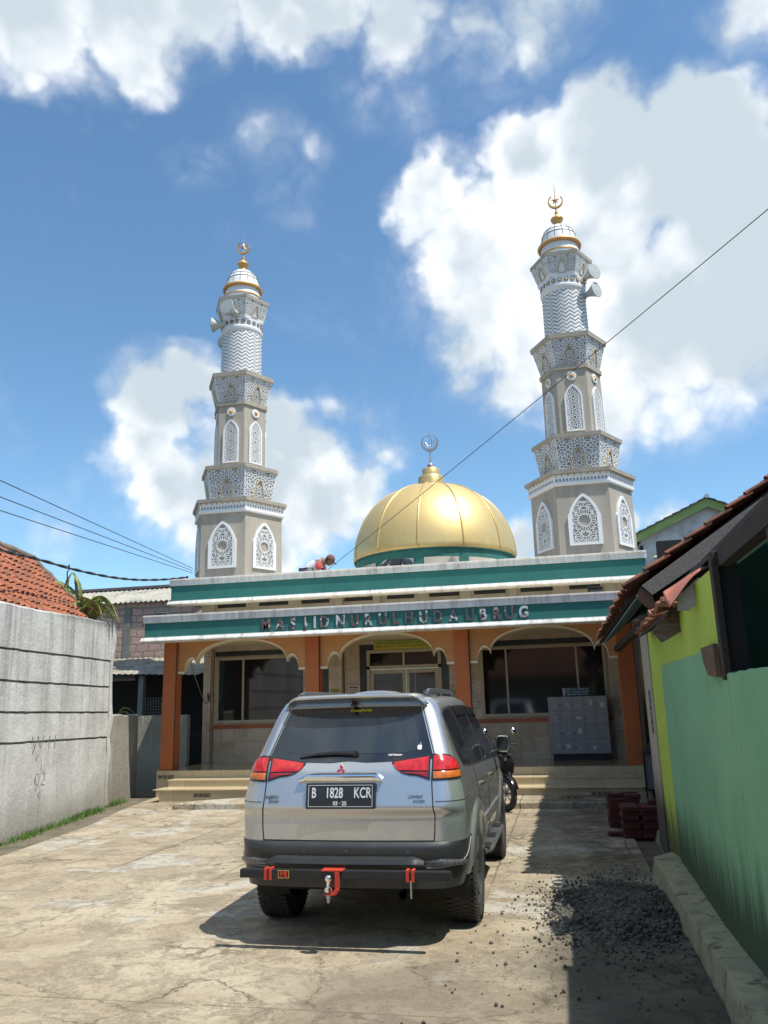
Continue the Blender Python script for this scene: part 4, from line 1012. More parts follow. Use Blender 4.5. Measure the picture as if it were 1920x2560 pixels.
# --- spoiler
mb = MB(); rs = []
for k in range(33):
    u = 2 * k / 32 - 1; x = .605 * u; e = abs(u); drop = .085 * max(0, (e - .80) / .20) ** 1.7; crown = .012 * (1 - u * u)
    yb = .255 + .09 * e ** 3 + .10 * max(0, (e - .86) / .14) ** 2; zt_ = 1.778 + crown - drop; 
    rs.append([(x, .62, 1.798 + crown * .5 - drop * 1.0 - .006), (x, .45, zt_ + .012), (x, yb + .03, zt_), (x, yb, zt_ - .008), (x, yb + .004, zt_ - .022), (x, yb + .05, zt_ - .038), (x, .42, 1.700 - drop * .25), (x, .62, 1.70 - drop * .3)])
mb.rings(rs, True, True, True); mb.build('roof_spoiler', PAINT, car, smooth='auto')
MB().prism([(-.02, 1.722), (.02, 1.722), (.014, 1.70), (-.014, 1.70)], lambda a, b_, d: (a, d, b_), .32, .38).build('brake_lamp', black_pl, car, bevel=.003)
# --- roof rails, roof pod, antenna
for sg in (-1, 1):
    mb = MB(); path = []
    for k in range(21):
        u = k / 20; y = .62 + 1.75 * u; z = 1.782 + .040 * math.sin(min(1, u * 9) * pi / 2) * math.sin(min(1, (1 - u) * 6) * pi / 2)
        path.append((sg * (.555 - .02 * u), y, z))
    rs = []
    for x, y, z in path: rs.append([(x - .018, y, z - .026), (x + .018, y, z - .026), (x + .014, y, z + .014), (x - .014, y, z + .014)])
    mb.rings(rs, True, True, True)
    for yy in (.70, 1.45, 2.28): mb.box(sg * .545 - .018, sg * .545 + .018, yy - .06, yy + .06, 1.74, 1.815)
    mb.build('roof_rail', M('rail_grey', (.16, .17, .18), .4, metal=.6) if sg < 0 else bpy.data.materials['rail_grey'], car, smooth='auto', bevel=.004)
mb = MB(); mb.grid(12, 10, lambda u, v_: (-.22 + .42 * u, 1.0 + .7 * v_, 1.795 + .045 * (math.sin(pi * u) * math.sin(pi * v_)) ** .4)); mb.build('roof_hump', PAINT, car, smooth=True)
mb = MB(); mb.lathe([(.02, 0), (.014, .02)], 10, (.36, 1.2, 1.80)); mb.tube([(.36, 1.2, 1.81), (.33, 1.42, 1.98)], [.004, .0025], 5); mb.build('antenna', black_pl, car)
# --- rear bumper
bump = M('bumper_black', (.022, .024, .026), .45, c2=(.028, .03, .032), sc=6, bump=.06, bsc=260, dirt=(.06, .055, .045), dsc=2, damt=.3, coat=.15)
def wrap(mb, z0, z1, off, thick, send, nz=8, ns=40, prof=None):
    sm_ = s_at_y(send, .6)
    front = []; back = []
    for j in range(nz + 1):
        z = z0 + (z1 - z0) * j / nz; o_ = off + (prof(j / nz) if prof else 0)
        for i in range(ns + 1):
            s = -sm_ + 2 * sm_ * i / ns; e = abs(s) / sm_; q = o_ - (o_ - .006) * min(1, max(0, (e - .50) / .22)) ** 1.5
            front.append(surf(s, z, q)); back.append(surf(s, z, q - thick))
    n = len(front); W_ = ns + 1
    fs = [(j*W_+i, j*W_+i+1, (j+1)*W_+i+1, (j+1)*W_+i) for j in range(nz) for i in range(ns)]
    fs += [(n+i, n+i+1, i+1, i) for i in range(ns)] + [(nz*W_+i, nz*W_+i+1, n+nz*W_+i+1, n+nz*W_+i) for i in range(ns)] + [(j*W_, (j+1)*W_, n+(j+1)*W_, n+j*W_) for j in range(nz)] + [(j*W_+ns, n+j*W_+ns, n+(j+1)*W_+ns, (j+1)*W_+ns) for j in range(nz)]
    mb.add(front + back, fs)
mb = MB(); wrap(mb, .605, .722, .045, .09, .50, 6, 60, lambda v_: -.02 * max(0, (v_ - .75) / .25) ** 2 + .008 * math.sin(v_ * pi)); bp_ = mb.build('rear_bumper', bump, car, smooth='auto')
mb = MB(); wrap(mb, .405, .60, .025, .09, .50, 6, 60, lambda v_: .0); mb.build('bumper_skirt', bump, bp_, smooth='auto')
# raised step across the middle
mb = MB(); rs = []
for k in range(31):
    u = 2 * k / 30 - 1; x = .60 * u - .01; e = max(0, (abs(u) - .88) / .12); y = surf(s_at_x(x, .6), .6)[1]
    rs.append([(x, y - .04, .565 ), (x, y - .105 + .05 * e, .562), (x, y - .118 + .05 * e, .585 - .012 * e), (x, y - .105 + .05 * e, .618 - .03 * e), (x, y - .045, .63 - .03 * e)])
mb.rings(rs, True, True, True); mb.build('bumper_step', bump, bp_, smooth='auto')
for x in (-.31, .015, .47):
    p = surf(s_at_x(x, .665), .665, .062); mb = MB(); mb.lathe([(.012, -.004), (.011, .0), (.001, .001)], 16, (p[0], p[1] + .002, p[2]), 'y'); mb.build('parking_sensor', M('sensor', (.07, .075, .08), .4) if 'sensor' not in bpy.data.materials else bpy.data.materials['sensor'], bp_)
clear_l = M('clear_lens', (.14, .14, .15), .15, c2=(.07, .07, .075), sc=40, coat=.8)
for sg in (-1, 1):
    a0, a1, a2 = s_at_x(.50, .6), s_at_x(.575, .6), s_at_y(.24, .6)
    for nm, p_, q_, mm in (('fog_lamp', a0, a1, red_l), ('reverse_lamp', a1 + .004, a2 - .05, clear_l)):
        mb = MB(); L_, H_ = (lambda s: .558), (lambda s: .612 - .03 * max(0, (abs(s) - a1) / (a2 - a1)) ** 2)
        patch(mb, p_ if sg > 0 else -q_, q_ if sg > 0 else -p_, L_, H_, .036, .02, 10, 4, .006); mb.build(nm, mm, bp_, smooth='auto')
# chrome-edged corner line on the right
mb = MB(); 
for sg in (1, -1):
    mb = MB(); pts = [surf(sg * (s_at_x(.60, .57) + (s_at_y(.40, .6) - s_at_x(.60, .57)) * t_ / 12), .548 + .165 * (t_ / 12) ** 2.6, max(.012, .036 - .04 * t_ / 12)) for t_ in range(13)]
    mb.tube(pts, .004, 5); mb.build('bumper_edge', M('edge_grey', (.3, .3, .29), .4) if 'edge_grey' not in bpy.data.materials else bpy.data.materials['edge_grey'], bp_, smooth=True)
# --- tow bar with red clamps and ball
red_p = M('red_paint', (.50, .045, .02), .5, c2=(.42, .035, .018), sc=8)
mb = MB(); mb.box(-.765, .80, -.135, -.075, .497, .556); tb = mb.build('tow_bar', black_metal, car, bevel=.006)
for x in (-.565, -.528, .492, .532):
    MB().box(x - .011, x + .011, -.142, -.07, .485, .566).build('clamp', red_p, tb, bevel=.003)
for x, zz in ((.51, .37),): MB().box(x - .006, x + .006, -.10, -.08, .37, .49).build('strap', steel, tb)
MB().prism([(-.465, .502), (-.385, .502), (-.385, .549), (-.465, .549)], lambda a, b_, d: (a, d, b_), -.1365, -.134).build('name_plate', M('nameplate', (.03, .01, .01), .4), tb)
mb = MB()
for a in ((-.467, -.383, .499, .503), (-.467, -.383, .548, .552), (-.467, -.463, .503, .548), (-.387, -.383, .503, .548)): mb.box(a[0], a[1], -.139, -.135, a[2], a[3])
mb.build('name_plate_rim', gold_paint, tb)
text_mesh('name_plate_text', 'MJ', .044, .002, red_p, tb, facing((-.425, -.138, .526)), sx=1.15, bold=.0025)
mb = MB(); mb.box(-.135, .025, -.155, -.07, .552, .562); mb.box(-.035, .0, -.155, -.14, .43, .552)
mb.prism([(-.035, .43), (0, .45), (0, .43), (-.01, .408), (-.035, .40), (-.105, .40), (-.105, .412), (-.04, .414)], lambda a, b_, d: (a, d, b_), -.20, -.14)
mb.build('hitch_bracket', red_p, tb, bevel=.003)
bx, by_ = -.072, -.185
mb = MB(); mb.lathe([(.001, .535)] + [(.026 * math.sin(k * pi / 10), .510 + .026 * math.cos(k * pi / 10)) for k in range(1, 9)] + [(.013, .475), (.014, .46), (.026, .452), (.028, .425), (.018, .416)], 20, (bx, by_, 0)); mb.build('tow_ball', chrome, tb, smooth='auto')
mb = MB(); mb.lathe([(.018, .404), (.018, .378)], 6, (bx, by_, 0)); mb.lathe([(.011, .378), (.011, .352)], 10, (bx, by_, 0)); mb.build('nut', steel, tb)
# exhaust and mud flaps, lower valance
mb = MB(); mb.tube([(.42, 1.2, .38), (.42, .05, .36)], .030, 14, False); mb.tube([(.42, 1.0, .38), (.42, .055, .36)], .026, 14, False); mb.tube([(.42, .6, .372), (.42, .62, .373)], .026, 14); mb.build('exhaust_pipe', black_metal, car, smooth='auto', fix=False)
mb = MB(); mb.tube([(-.42, .5, .36), (.42, .5, .36)], .05, 10); mb.tube([(-.66, .93, .375), (.66, .93, .375)], .05, 10); mb.lathe([(.1, -.1), (.14, 0), (.1, .1)], 16, (0, .93, .375), 'x'); mb.build('rear_axle', black_metal, car, smooth='auto')
for sg in (-1, 1): MB().box(sg * .775 - .12, sg * .775 + .12, 1.39, 1.40, .22, .60).build('mud_flap', black_pl, car)
# --- side glass, both sides, in three panes with dark pillars
tint = M('side_glass', (.018, .022, .028), .05, c2=(.028, .03, .034), sc=3, spec=.8)
for sg in (-1, 1):
    def spatch(y0, y1, low, high, off, mm, name, parent=car, thick=.012, ns=16, nz=6, bulge=0.0):
        mb = MB(); fr_, bk_ = [], []
        for j in range(nz + 1):
            for i in range(ns + 1):
                y = y0(j / nz) + (y1(j / nz) - y0(j / nz)) * i / ns if callable(y0) else y0 + (y1 - y0) * i / ns
                zl = interp_poly(low, y); zh = interp_poly(high, y); z = zl + (zh - zl) * j / nz
                x = side_hw(z, y); fr_.append((sg * (x + off), y, z)); bk_.append((sg * (x + off - thick), y, z))
        n = len(fr_); W_ = ns + 1
        fs = [(j*W_+i, j*W_+i+1, (j+1)*W_+i+1, (j+1)*W_+i) for j in range(nz) for i in range(ns)]
        fs += [(n+i, n+i+1, i+1, i) for i in range(ns)] + [(nz*W_+i, nz*W_+i+1, n+nz*W_+i+1, n+nz*W_+i) for i in range(ns)] + [(j*W_, (j+1)*W_, n+(j+1)*W_, n+j*W_) for j in range(nz)] + [(j*W_+ns, n+j*W_+ns, n+(j+1)*W_+ns, (j+1)*W_+ns) for j in range(nz)]
        mb.add(fr_ + bk_, fs); return mb.build(name, mm, parent, smooth='auto')
    low = [(.5, 1.33), (.62, 1.215), (1.0, 1.19), (3.1, 1.12), (3.35, 1.14)]
    high = [(.42, 1.34), (.50, 1.62), (.62, 1.665), (1.0, 1.685), (2.0, 1.69), (2.62, 1.665), (3.3, 1.165)]
    spatch(.50, 3.28, low, high, .003, seam, 'window_surround', ns=40)
    q = lambda d: [(y, z + d) for y, z in low]; qh = lambda d: [(y, z - d) for y, z in high]
    spatch(.56, 1.10, q(.02), qh(.015), .006, tint, 'side_window')
    spatch(1.17, 1.98, q(.02), qh(.015), .006, tint, 'side_window')
    spatch(2.08, 3.16, q(.02), qh(.018), .006, tint, 'side_window', ns=24)
    # rain visors over the doors
    spatch(1.17, 2.0, qh(.085), qh(.005), .018, bez, 'rain_visor'); spatch(2.06, 2.66, qh(.085), qh(.005), .018, bez, 'rain_visor')
    # door gaps
    for pts in ([(1.13, 1.18), (1.13, .98), (1.18, .86), (1.36, .62), (1.40, .50)], [(2.04, 1.13), (2.03, .75), (2.03, .50)], [(3.20, 1.12), (3.16, .8), (3.12, .50)]):
        seam_line([(sg * s_at_y(y, z), z) for y, z in pts], .004)
    seam_line([(sg * s_at_y(y, .505), .505) for y in (1.40, 2.2, 3.12)], .003)
    # black window-line moulding and lower door moulding
    mb = MB(); 
    for y0_, y1_ in ((1.50, 2.01), (2.05, 3.05)): spatch(y0_, y1_, [(0, .66), (5, .66)], [(0, .725), (5, .725)], .016, PAINT, 'door_moulding', thick=.02)
    for yh in (1.25, 2.18):
        mb = MB(); rs = []
        for k in range(9):
            u = k / 8; y = yh + .17 * u; x = side_hw(1.02, y) + .006 + .030 * math.sin(u * pi) ** .5
            rs.append([(sg * x, y, 1.005), (sg * (x + .008), y, 1.018), (sg * x, y, 1.031), (sg * (x - .006), y, 1.018)])
        mb.rings(rs, True, True, True); mb.build('door_handle', chrome, car, smooth='auto')
    # side step
    mb = MB(); rs = []
    for k in range(13):
        u = k / 12; y = 1.44 + 1.70 * u; e = math.sin(min(1, min(u, 1 - u) * 12) * pi / 2); hw_ = .075 * (.35 + .65 * e)
        rs.append([(sg * (.875 - hw_), y, .415), (sg * (.875 + hw_), y, .41), (sg * (.88 + hw_), y, .43), (sg * (.875 + hw_ * .7), y, .452), (sg * (.875 - hw_), y, .455)])
    mb.rings(rs, True, True, True); stp = mb.build('side_step', M('step_grey', (.13, .135, .14), .4, metal=.5) if sg < 0 else bpy.data.materials['step_grey'], car, smooth='auto')
    for y in (1.62, 2.2, 2.85): MB().box(min(sg * .81, sg * .93), max(sg * .81, sg * .93), y - .13, y + .13, .453, .460).build('tread_pad', black_pl, stp)
    # door mirror
    mb = MB(); mb.prism([(3.02, 1.13), (3.14, 1.13), (3.10, 1.20), (3.03, 1.19)], lambda a, b_, d: (sg * d, a, b_), .84, .93); mr = mb.build('door_mirror', black_pl, car, bevel=.01)
    mb = MB(); rs = []
    for k, (dd, sc_) in enumerate(((0, .9), (.03, 1.0), (.075, .92), (.11, .6), (.125, .15))):
        rs.append([(sg * (.985 + .082 * sc_ * abs(math.cos(a)) ** .6 * math.copysign(1, math.cos(a))), 3.02 + dd, 1.265 + .088 * sc_ * abs(math.sin(a)) ** .6 * math.copysign(1, math.sin(a))) for a in [2 * pi * q / 20 + .01 for q in range(20)]])
    mb.rings(rs, True, True, True); mb.build('mirror_shell', chrome, mr, smooth='auto')
    mb = MB(); mb.add([(sg * (.985 + .066 * abs(math.cos(a)) ** .6 * math.copysign(1, math.cos(a))), 3.017, 1.265 + .072 * abs(math.sin(a)) ** .6 * math.copysign(1, math.sin(a))) for a in [2 * pi * q / 20 + .01 for q in range(20)]], [tuple(range(20))]); mb.build('mirror_glass', M('mirror_dark', (.25, .27, .28), .05, metal=1) if sg < 0 else bpy.data.materials['mirror_dark'], mr)
# small badge on the left quarter, fuel flap gap
seam_line([(-s_at_y(.62, 1.05), 1.05), (-s_at_y(.78, 1.05), 1.05), (-s_at_y(.80, .93), .93), (-s_at_y(.62, .93), .93), (-s_at_y(.62, 1.05), 1.05)], .0025)
# hidden front: windscreen, lamps and grille so it reads from the side too
mb = MB(); fr_ = []
for j in range(9):
    for i in range(17):
        z = 1.20 + .47 * j / 8; h_ = side_hw(z, itp(YF, z) - .3) - .07; x = h_ * (2 * i / 16 - 1); P, S = arc(z)
        y = itp(YF, z); e = abs(x) / (side_hw(z, y - .3)); fr_.append((x, y - .26 * e ** 3 + .006, z + .006))
mb.add(fr_, [(j*17+i, j*17+i+1, (j+1)*17+i+1, (j+1)*17+i) for j in range(8) for i in range(16)]); mb.build('windscreen', car_glass, car, smooth=True)
for sg in (-1, 1):
    mb = MB(); mb.prism([(.42, .86), (.74, .90), (.80, 1.02), (.46, .98)], lambda a, b_, d: (sg * a, d - .25 * (a - .4), b_), 4.40, 4.56); mb.build('headlight', clear_l, car, bevel=.01)
MB().box(-.36, .36, 4.45, 4.56, .72, .98).build('grille', black_pl, car, bevel=.01)
# ================================================================ tiled roof helper
def tile_roof(O, A, U_, na, nu, ta=.22, tu=.27, jit=.012, rng=random.Random(5), ragged=0.0, mb=None):
    """O = lower corner, A = unit vector along the eave, U_ = unit vector up the slope"""
    A = Vector(A).normalized(); U_ = Vector(U_).normalized(); N_ = A.cross(U_)
    if N_.z < 0: N_ = -N_
    mb = mb or MB(); O = Vector(O)
    for r_ in range(nu):
        for c_ in range(na):
            lift = rng.uniform(0, jit); sl = rng.uniform(-jit, jit) + (rng.uniform(-ragged, ragged * .4) if r_ == 0 else 0); rows = []
            for (uu, hh) in ((-.02 + sl, .034), (tu * 1.08 + sl, .0)):
                for th in (0.0, -.013):
                    rows.append([tuple(O + A * (c_ * ta + ta * k / 6 * 1.04) + U_ * (r_ * tu + uu) + N_ * (hh + lift + th + .026 * math.sin(2 * pi * k / 6) + .006)) for k in range(7)])
            a, b_, c2_, d_ = rows; vs = a + b_ + c2_ + d_
            fs = [(k, k+1, 14+k+1, 14+k) for k in range(6)] + [(7+k, 7+k+1, k+1, k) for k in range(6)] + [(7+k, 21+k, 21+k+1, 7+k+1) for k in range(6)] + [(0, 14, 21, 7), (6, 13, 27, 20)]
            mb.add(vs, fs)
    return mb
# ================================================================ old concrete wall on the left
def oldwall_mat(nm='old_wall_plaster', base=(.40, .40, .375), base2=(.52, .52, .495)):
    m_ = bpy.data.materials.new(nm); m_.use_nodes = True; t, b = parts(m_)
    tc_ = t.n('ShaderNodeTexCoord'); P = tc_.outputs['Object']
    st = t.v('MULTIPLY', P, (3.2, 3.2, .28)); sp = t.n('ShaderNodeSeparateXYZ'); t.put(sp.inputs[0], P); Z = sp.outputs[2]
    c = t.mix(t.ramp(t.noise(P, 1.1, 8, .65), .35, .65), base, base2)
    streak = t.m('MULTIPLY', t.ramp(t.noise(st, 1.1, 8, .68), .46, .66), t.ramp(Z, .6, 3.4, .35, 1.0))
    c = t.mix(t.m('MULTIPLY', streak, .62), c, (.17, .165, .15))
    c = t.mix(t.m('MULTIPLY', t.ramp(t.noise(st, 2.6, 5, .6), .56, .68), .5), c, (.66, .66, .63))
    c = t.mix(t.m('MULTIPLY', t.ramp(t.noise(P, 16, 6, .7), .62, .70), .5), c, (.14, .135, .12))      # pitting
    c = t.mix(t.m('MULTIPLY', t.ramp(t.m('ADD', Z, t.m('MULTIPLY', t.noise(P, 3, 6, .7), .5)), 1.0, .25), .65), c, (.20, .18, .13))
    c = t.mix(t.m('MULTIPLY', t.ramp(t.m('ADD', Z, t.m('MULTIPLY', t.noise(P, 4, 6, .7), .25)), 3.32, 3.55), .8), c, (.085, .08, .065))
    t.put(b.inputs['Base Color'], c); b.inputs['Roughness'].default_value = .92
    bp = t.n('ShaderNodeBump'); bp.inputs['Strength'].default_value = .7; bp.inputs['Distance'].default_value = .02
    t.put(bp.inputs['Height'], t.m('ADD', t.noise(P, 16, 7, .7), t.m('MULTIPLY', t.noise(P, 3, 4, .5), 1.2))); t.L.new(bp.outputs[0], b.inputs['Normal'])
    return m_
OW = oldwall_mat('old_wall_plaster', (.47, .47, .44), (.60, .60, .57))
wx = lambda y: -7.65 - .215 * (y - 10.37)
rngw = random.Random(11)
lw = empty('concrete_wall', (0, 0, 0), label='tall weathered whitewashed concrete wall with long horizontal grooves along the yard', cat='wall')
grooves = [lambda y: 1.33 - .0165 * (y - 9.9), lambda y: 1.75 - .008 * (y - 10), lambda y: 2.18 + .002 * (y - 10), lambda y: 2.62 + .0147 * (y - 9.9)]
topz = lambda y: 3.25 + .038 * (y - 9.78) + .006 * math.sin(y * 2.1) + .004 * math.sin(y * 8.3)
mb = MB(); rs = []
yy_ = [-4 + i * .16 for i in range(0, 117)]; yy_ = [y for y in yy_ if y < 14.5] + [14.5]
for i, y in enumerate(yy_):
    x = wx(y) + .012 * math.sin(y * 2.1); wob = lambda: rngw.uniform(-.004, .004); ring = [(x + .03, y, -.1)]
    last = i == len(yy_) - 1
    for g in grooves:
        z = g(y) + rngw.uniform(-.005, .005)
        ring += [(x + wob(), y, z - .016), (x - .05, y, z - .009), (x - .05, y, z + .011), (x + .012 + wob(), y, z + .018)]
    ring += [(x + .002 + wob(), y, topz(y) - .03), (x - .03, y, topz(y)), (x - .22, y, topz(y) + .005), (x - .24, y, -.1)]
    rs.append(ring)
mb.rings(rs, True, True, True); mb.build('wall', OW, lw, smooth='auto')
mb = MB(); rs = []      # cracked vertical end strip
for k in range(12):
    z = 3.42 - k * .31; y = 14.5 + .0; dw = rngw.uniform(-.02, .02)
    rs.append([(wx(14.4) + .02, 14.40 + dw, z), (wx(14.5) + .03 + dw, 14.53 + dw, z), (wx(14.5) - .2, 14.58, z), (wx(14.4) - .1, 14.42, z)])
mb.rings(rs, True, True, True); mb.build('broken_edge', OW, lw)
scr = M('charcoal_scribble', (.16, .16, .15), .9)
for txt, p, sz in (('1 - W H', (11.2, 1.28), .30), ('102', (11.35, .74), .28)):
    y, z = p; ang = math.atan2(-.215, 1)
    text_mesh('scribble', txt, sz, .0008, scr, lw, Matrix.Translation((wx(y) + .030, y, z)) @ Matrix.Rotation(R(90) - ang * -1, 4, 'Z') @ Matrix.Rotation(R(90), 4, 'X'), sx=.8, bold=-.006)
OW2 = oldwall_mat('low_wall_plaster', (.27, .265, .22), (.35, .34, .285))
mb = MB(); rs = []
for k in range(14):
    u = k / 13; y = 14.52 + 1.8 * u; x = wx(14.5) + .02 - .40 * u; h_ = 1.66 + rngw.uniform(-.02, .015)
    rs.append([(x + .02, y, -.1), (x + rngw.uniform(-.006, .006), y, .8), (x, y, h_ - .02), (x - .03, y, h_), (x - .2, y, h_), (x - .2, y, -.1)])
mb.rings(rs, True, True, True)
tag(mb.build('low_wall', OW2, smooth='auto'), 'waist high grey concrete wall continuing past the end of the tall whitewashed wall', 'wall')
mb = MB(); mb.box(-12.5, -8.30, 17.4, 17.55, -.1, 1.62)
tag(mb.build('back_wall', OW2), 'low shaded concrete wall closing the gap beside the leftmost orange pillar', 'wall')
# ================================================================ tiled house behind the wall
th = empty('tiled_house', (0, 0, 0), label='old house with orange clay tile roof rising behind the tall whitewashed wall', cat='house')
Aw = Vector((-.2102, .9777, 0)); Uw = Vector((-.9777, -.2102, 0)); pitch = .94
Us = (Uw + Vector((0, 0, pitch))).normalized()
E_ = Vector((-9.05, 14.6, 3.50)); L_ = 9.0
mb = tile_roof(E_ - Aw * L_ - Us * .47, Aw, Us, 41, 10, .22, .235, .014, random.Random(8)); mb.build('roof', terracotta, th)
top_ = E_ + Us * 1.88
mb = MB(); path = [top_ - Aw * (L_ - k * .35) + Vector((0, 0, .03 + .012 * math.sin(k * 2.2))) for k in range(27)]
mb.tube(path, [.085 + .012 * (k % 2) for k in range(27)], 8)
path = [E_ + Us * (k * .1881) + Aw * .02 + Vector((0, 0, .05 + .01 * math.sin(k * 3))) for k in range(11)]
mb.tube(path, [.055 + .014 * (k % 2) for k in range(11)], 7); mb.build('ridge_cap', M('mossy_mortar', (.20, .17, .13), .95, c2=(.10, .09, .06), sc=6, bump=.5, bsc=30, dirt=(.25, .09, .05), dsc=3, damt=.6), th, smooth=True)
Dn = (Uw - Vector((0, 0, .9))).normalized()
mb = MB(); a = top_ - Aw * L_; b_ = top_; c_ = b_ + Dn * 3; d_ = a + Dn * 3; t_ = Vector((0, 0, -.06)); mb.add([tuple(q) for q in (a, b_, c_, d_, a + t_, b_ + t_, c_ + t_, d_ + t_)], [(0, 1, 2, 3), (7, 6, 5, 4), (0, 4, 5, 1), (1, 5, 6, 2), (2, 6, 7, 3), (3, 7, 4, 0)]); mb.build('back_slope', terracotta, th)
mb = MB(); q = [E_ - Aw * (L_ - .2) + Uw * .4, E_ - Aw * .3 + Uw * .4, E_ - Aw * .3 + Uw * 3.6, E_ - Aw * (L_ - .2) + Uw * 3.6]
mb.add([(p.x, p.y, -.1) for p in q] + [(q[0].x, q[0].y, 3.6), (q[1].x, q[1].y, 3.6), (q[2].x, q[2].y, 3.4), (q[3].x, q[3].y, 3.4)], [(0, 1, 5, 4), (1, 2, 6, 5), (2, 3, 7, 6), (3, 0, 4, 7)]); mb.build('wall', cream_wall, th)
# ================================================================ brick building and shed behind, left
def brick_mat(nm, c1, c2, mo, bw, bh, ms=.02):
    m_ = bpy.data.materials.new(nm); m_.use_nodes = True; t, b = parts(m_)
    tc_ = t.n('ShaderNodeTexCoord'); P = tc_.outputs['Object']; sp = t.n('ShaderNodeSeparateXYZ')
    P2 = t.v('ADD', P, t.v('SCALE', t.v('SUBTRACT', t.noise(P, 2.5, 4, .6, col=True), (.5, .5, .5)), .16)); t.put(sp.inputs[0], P2)
    cb_ = t.n('ShaderNodeCombineXYZ'); t.put(cb_.inputs[0], t.m('ADD', sp.outputs[0], sp.outputs[1])); t.put(cb_.inputs[1], sp.outputs[2])
    br = t.n('ShaderNodeTexBrick'); t.put(br.inputs['Vector'], cb_.outputs[0]); br.inputs['Scale'].default_value = 1
    br.inputs['Brick Width'].default_value = bw; br.inputs['Row Height'].default_value = bh; br.inputs['Mortar Size'].default_value = ms; br.inputs['Mortar Smooth'].default_value = .4
    br.inputs['Color1'].default_value = (*c1, 1); br.inputs['Color2'].default_value = (*c2, 1); br.inputs['Mortar'].default_value = (*mo, 1)
    c = t.mix(t.m('MULTIPLY', t.ramp(t.noise(P, 7, 7, .7), .45, .7), .5), br.outputs['Color'], tuple(x * .55 for x in c1))
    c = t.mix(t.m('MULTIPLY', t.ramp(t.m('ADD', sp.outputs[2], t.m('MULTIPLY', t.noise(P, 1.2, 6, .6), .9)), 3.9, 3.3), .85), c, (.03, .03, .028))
    t.put(b.inputs['Base Color'], c); b.inputs['Roughness'].default_value = .95
    bp = t.n('ShaderNodeBump'); bp.inputs['Strength'].default_value = .9; bp.inputs['Distance'].default_value = .03
    t.put(bp.inputs['Height'], t.m('SUBTRACT', t.m('MULTIPLY', t.noise(P, 12, 6, .7), .5), br.outputs['Fac'])); t.L.new(bp.outputs[0], b.inputs['Normal'])
    return m_
bb = empty('block_building', (0, 0, 0), label='rough pinkish block building with corrugated grey roof behind the left end of the mosque', cat='building')
MB().box(-17, -10.5, 22.0, 26, -.1, 4.95).build('wall', brick_mat('pink_blocks', (.50, .33, .27), (.42, .28, .23), (.27, .24, .20), .40, .215, .022), bb)
MB().box(-12.62, -12.40, 21.97, 22.0, 2.6, 4.72).build('concrete_post', M('grey_render', (.20, .20, .18), .9, bump=.4), bb)
corr = M('corrugated_sheet', (.38, .37, .32), .85, c2=(.30, .29, .25), sc=3, bump=.3, dirt=(.10, .10, .105), dsc=.9, damt=.9)
mb = MB(); n_ = 170
mb.rings([[(-17.3 + 7.0 * k / n_, y, z + .022 * math.cos(k * pi * .5)) for k in range(n_ + 1)] for y, z in ((21.85, 4.90), (22.6, 5.18), (23.8, 5.60))], False)
mb.rings([[(-17.3 + 7.0 * k / n_, y, z - .018 + .022 * math.cos(k * pi * .5)) for k in range(n_ + 1)] for y, z in ((23.8, 5.60), (21.85, 4.90))], False)
mb.build('roof', corr, bb, smooth=True, fix=False)
mb = MB(); mb.box(-17.3, -10.3, 23.6, 23.9, 5.58, 5.66); mb.build('ridge_board', M('ridge_dark', (.12, .10, .10), .9), bb)
tag(MB().box(-11.0, -8.30, 18.75, 18.85, -.1, 1.2).build('dark_fence', dark), 'dark fence deep in the shaded gap left of the mosque', 'fence')
sd = empty('shed', (0, 0, 0), label='open lean-to shed with sagging corrugated roof between the tall wall and the mosque', cat='shed')
mb = MB(); n_ = 90
mb.rings([[(-14 + 5.0 * k / n_, y, z - .10 * max(0, (k / n_ - .45)) * 4 * .5 + .014 * math.cos(k * pi * .66)) for k in range(n_ + 1)] for y, z in ((19.3, 2.70), (20.6, 2.95), (21.9, 3.25))], False)
mb.rings([[(-14 + 5.0 * k / n_, y, z - .015 - .10 * max(0, (k / n_ - .45)) * 4 * .5 + .014 * math.cos(k * pi * .66)) for k in range(n_ + 1)] for y, z in ((21.9, 3.25), (19.3, 2.70))], False)
mb.build('roof', M('shed_sheet', (.33, .31, .25), .85, c2=(.20, .18, .14), sc=5, dirt=(.08, .075, .06), dsc=1.5, damt=.7), sd, smooth=True, fix=False)
MB().box(-14, -10.7, 19.32, 19.38, 2.50, 2.66).build('gutter_board', wood_brown, sd)
for x in (-10.58, -13.4): MB().box(x - .07, x + .07, 19.4, 19.54, -.1, 2.62).build('post', M('shed_post', (.22, .22, .20), .9) if 'shed_post' not in bpy.data.materials else bpy.data.materials['shed_post'], sd)
MB().box(-14, -8.8, 21.7, 21.8, -.1, 3.1).build('back_panel', dark, sd)
mb = MB(); 
for k in range(13): mb.tube([(-10.48 + k * .075, 19.5, 1.2), (-10.48 + k * .075, 19.5, 2.06)], .005, 4)
for k in range(8): mb.tube([(-10.5, 19.495, 1.55 + k * .07), (-9.55, 19.495, 1.55 + k * .07)], .004, 4)
tag(mb.build('wire_screen', steel), 'welded wire mesh screen under the shed roof beside the orange pillar', 'mesh screen')
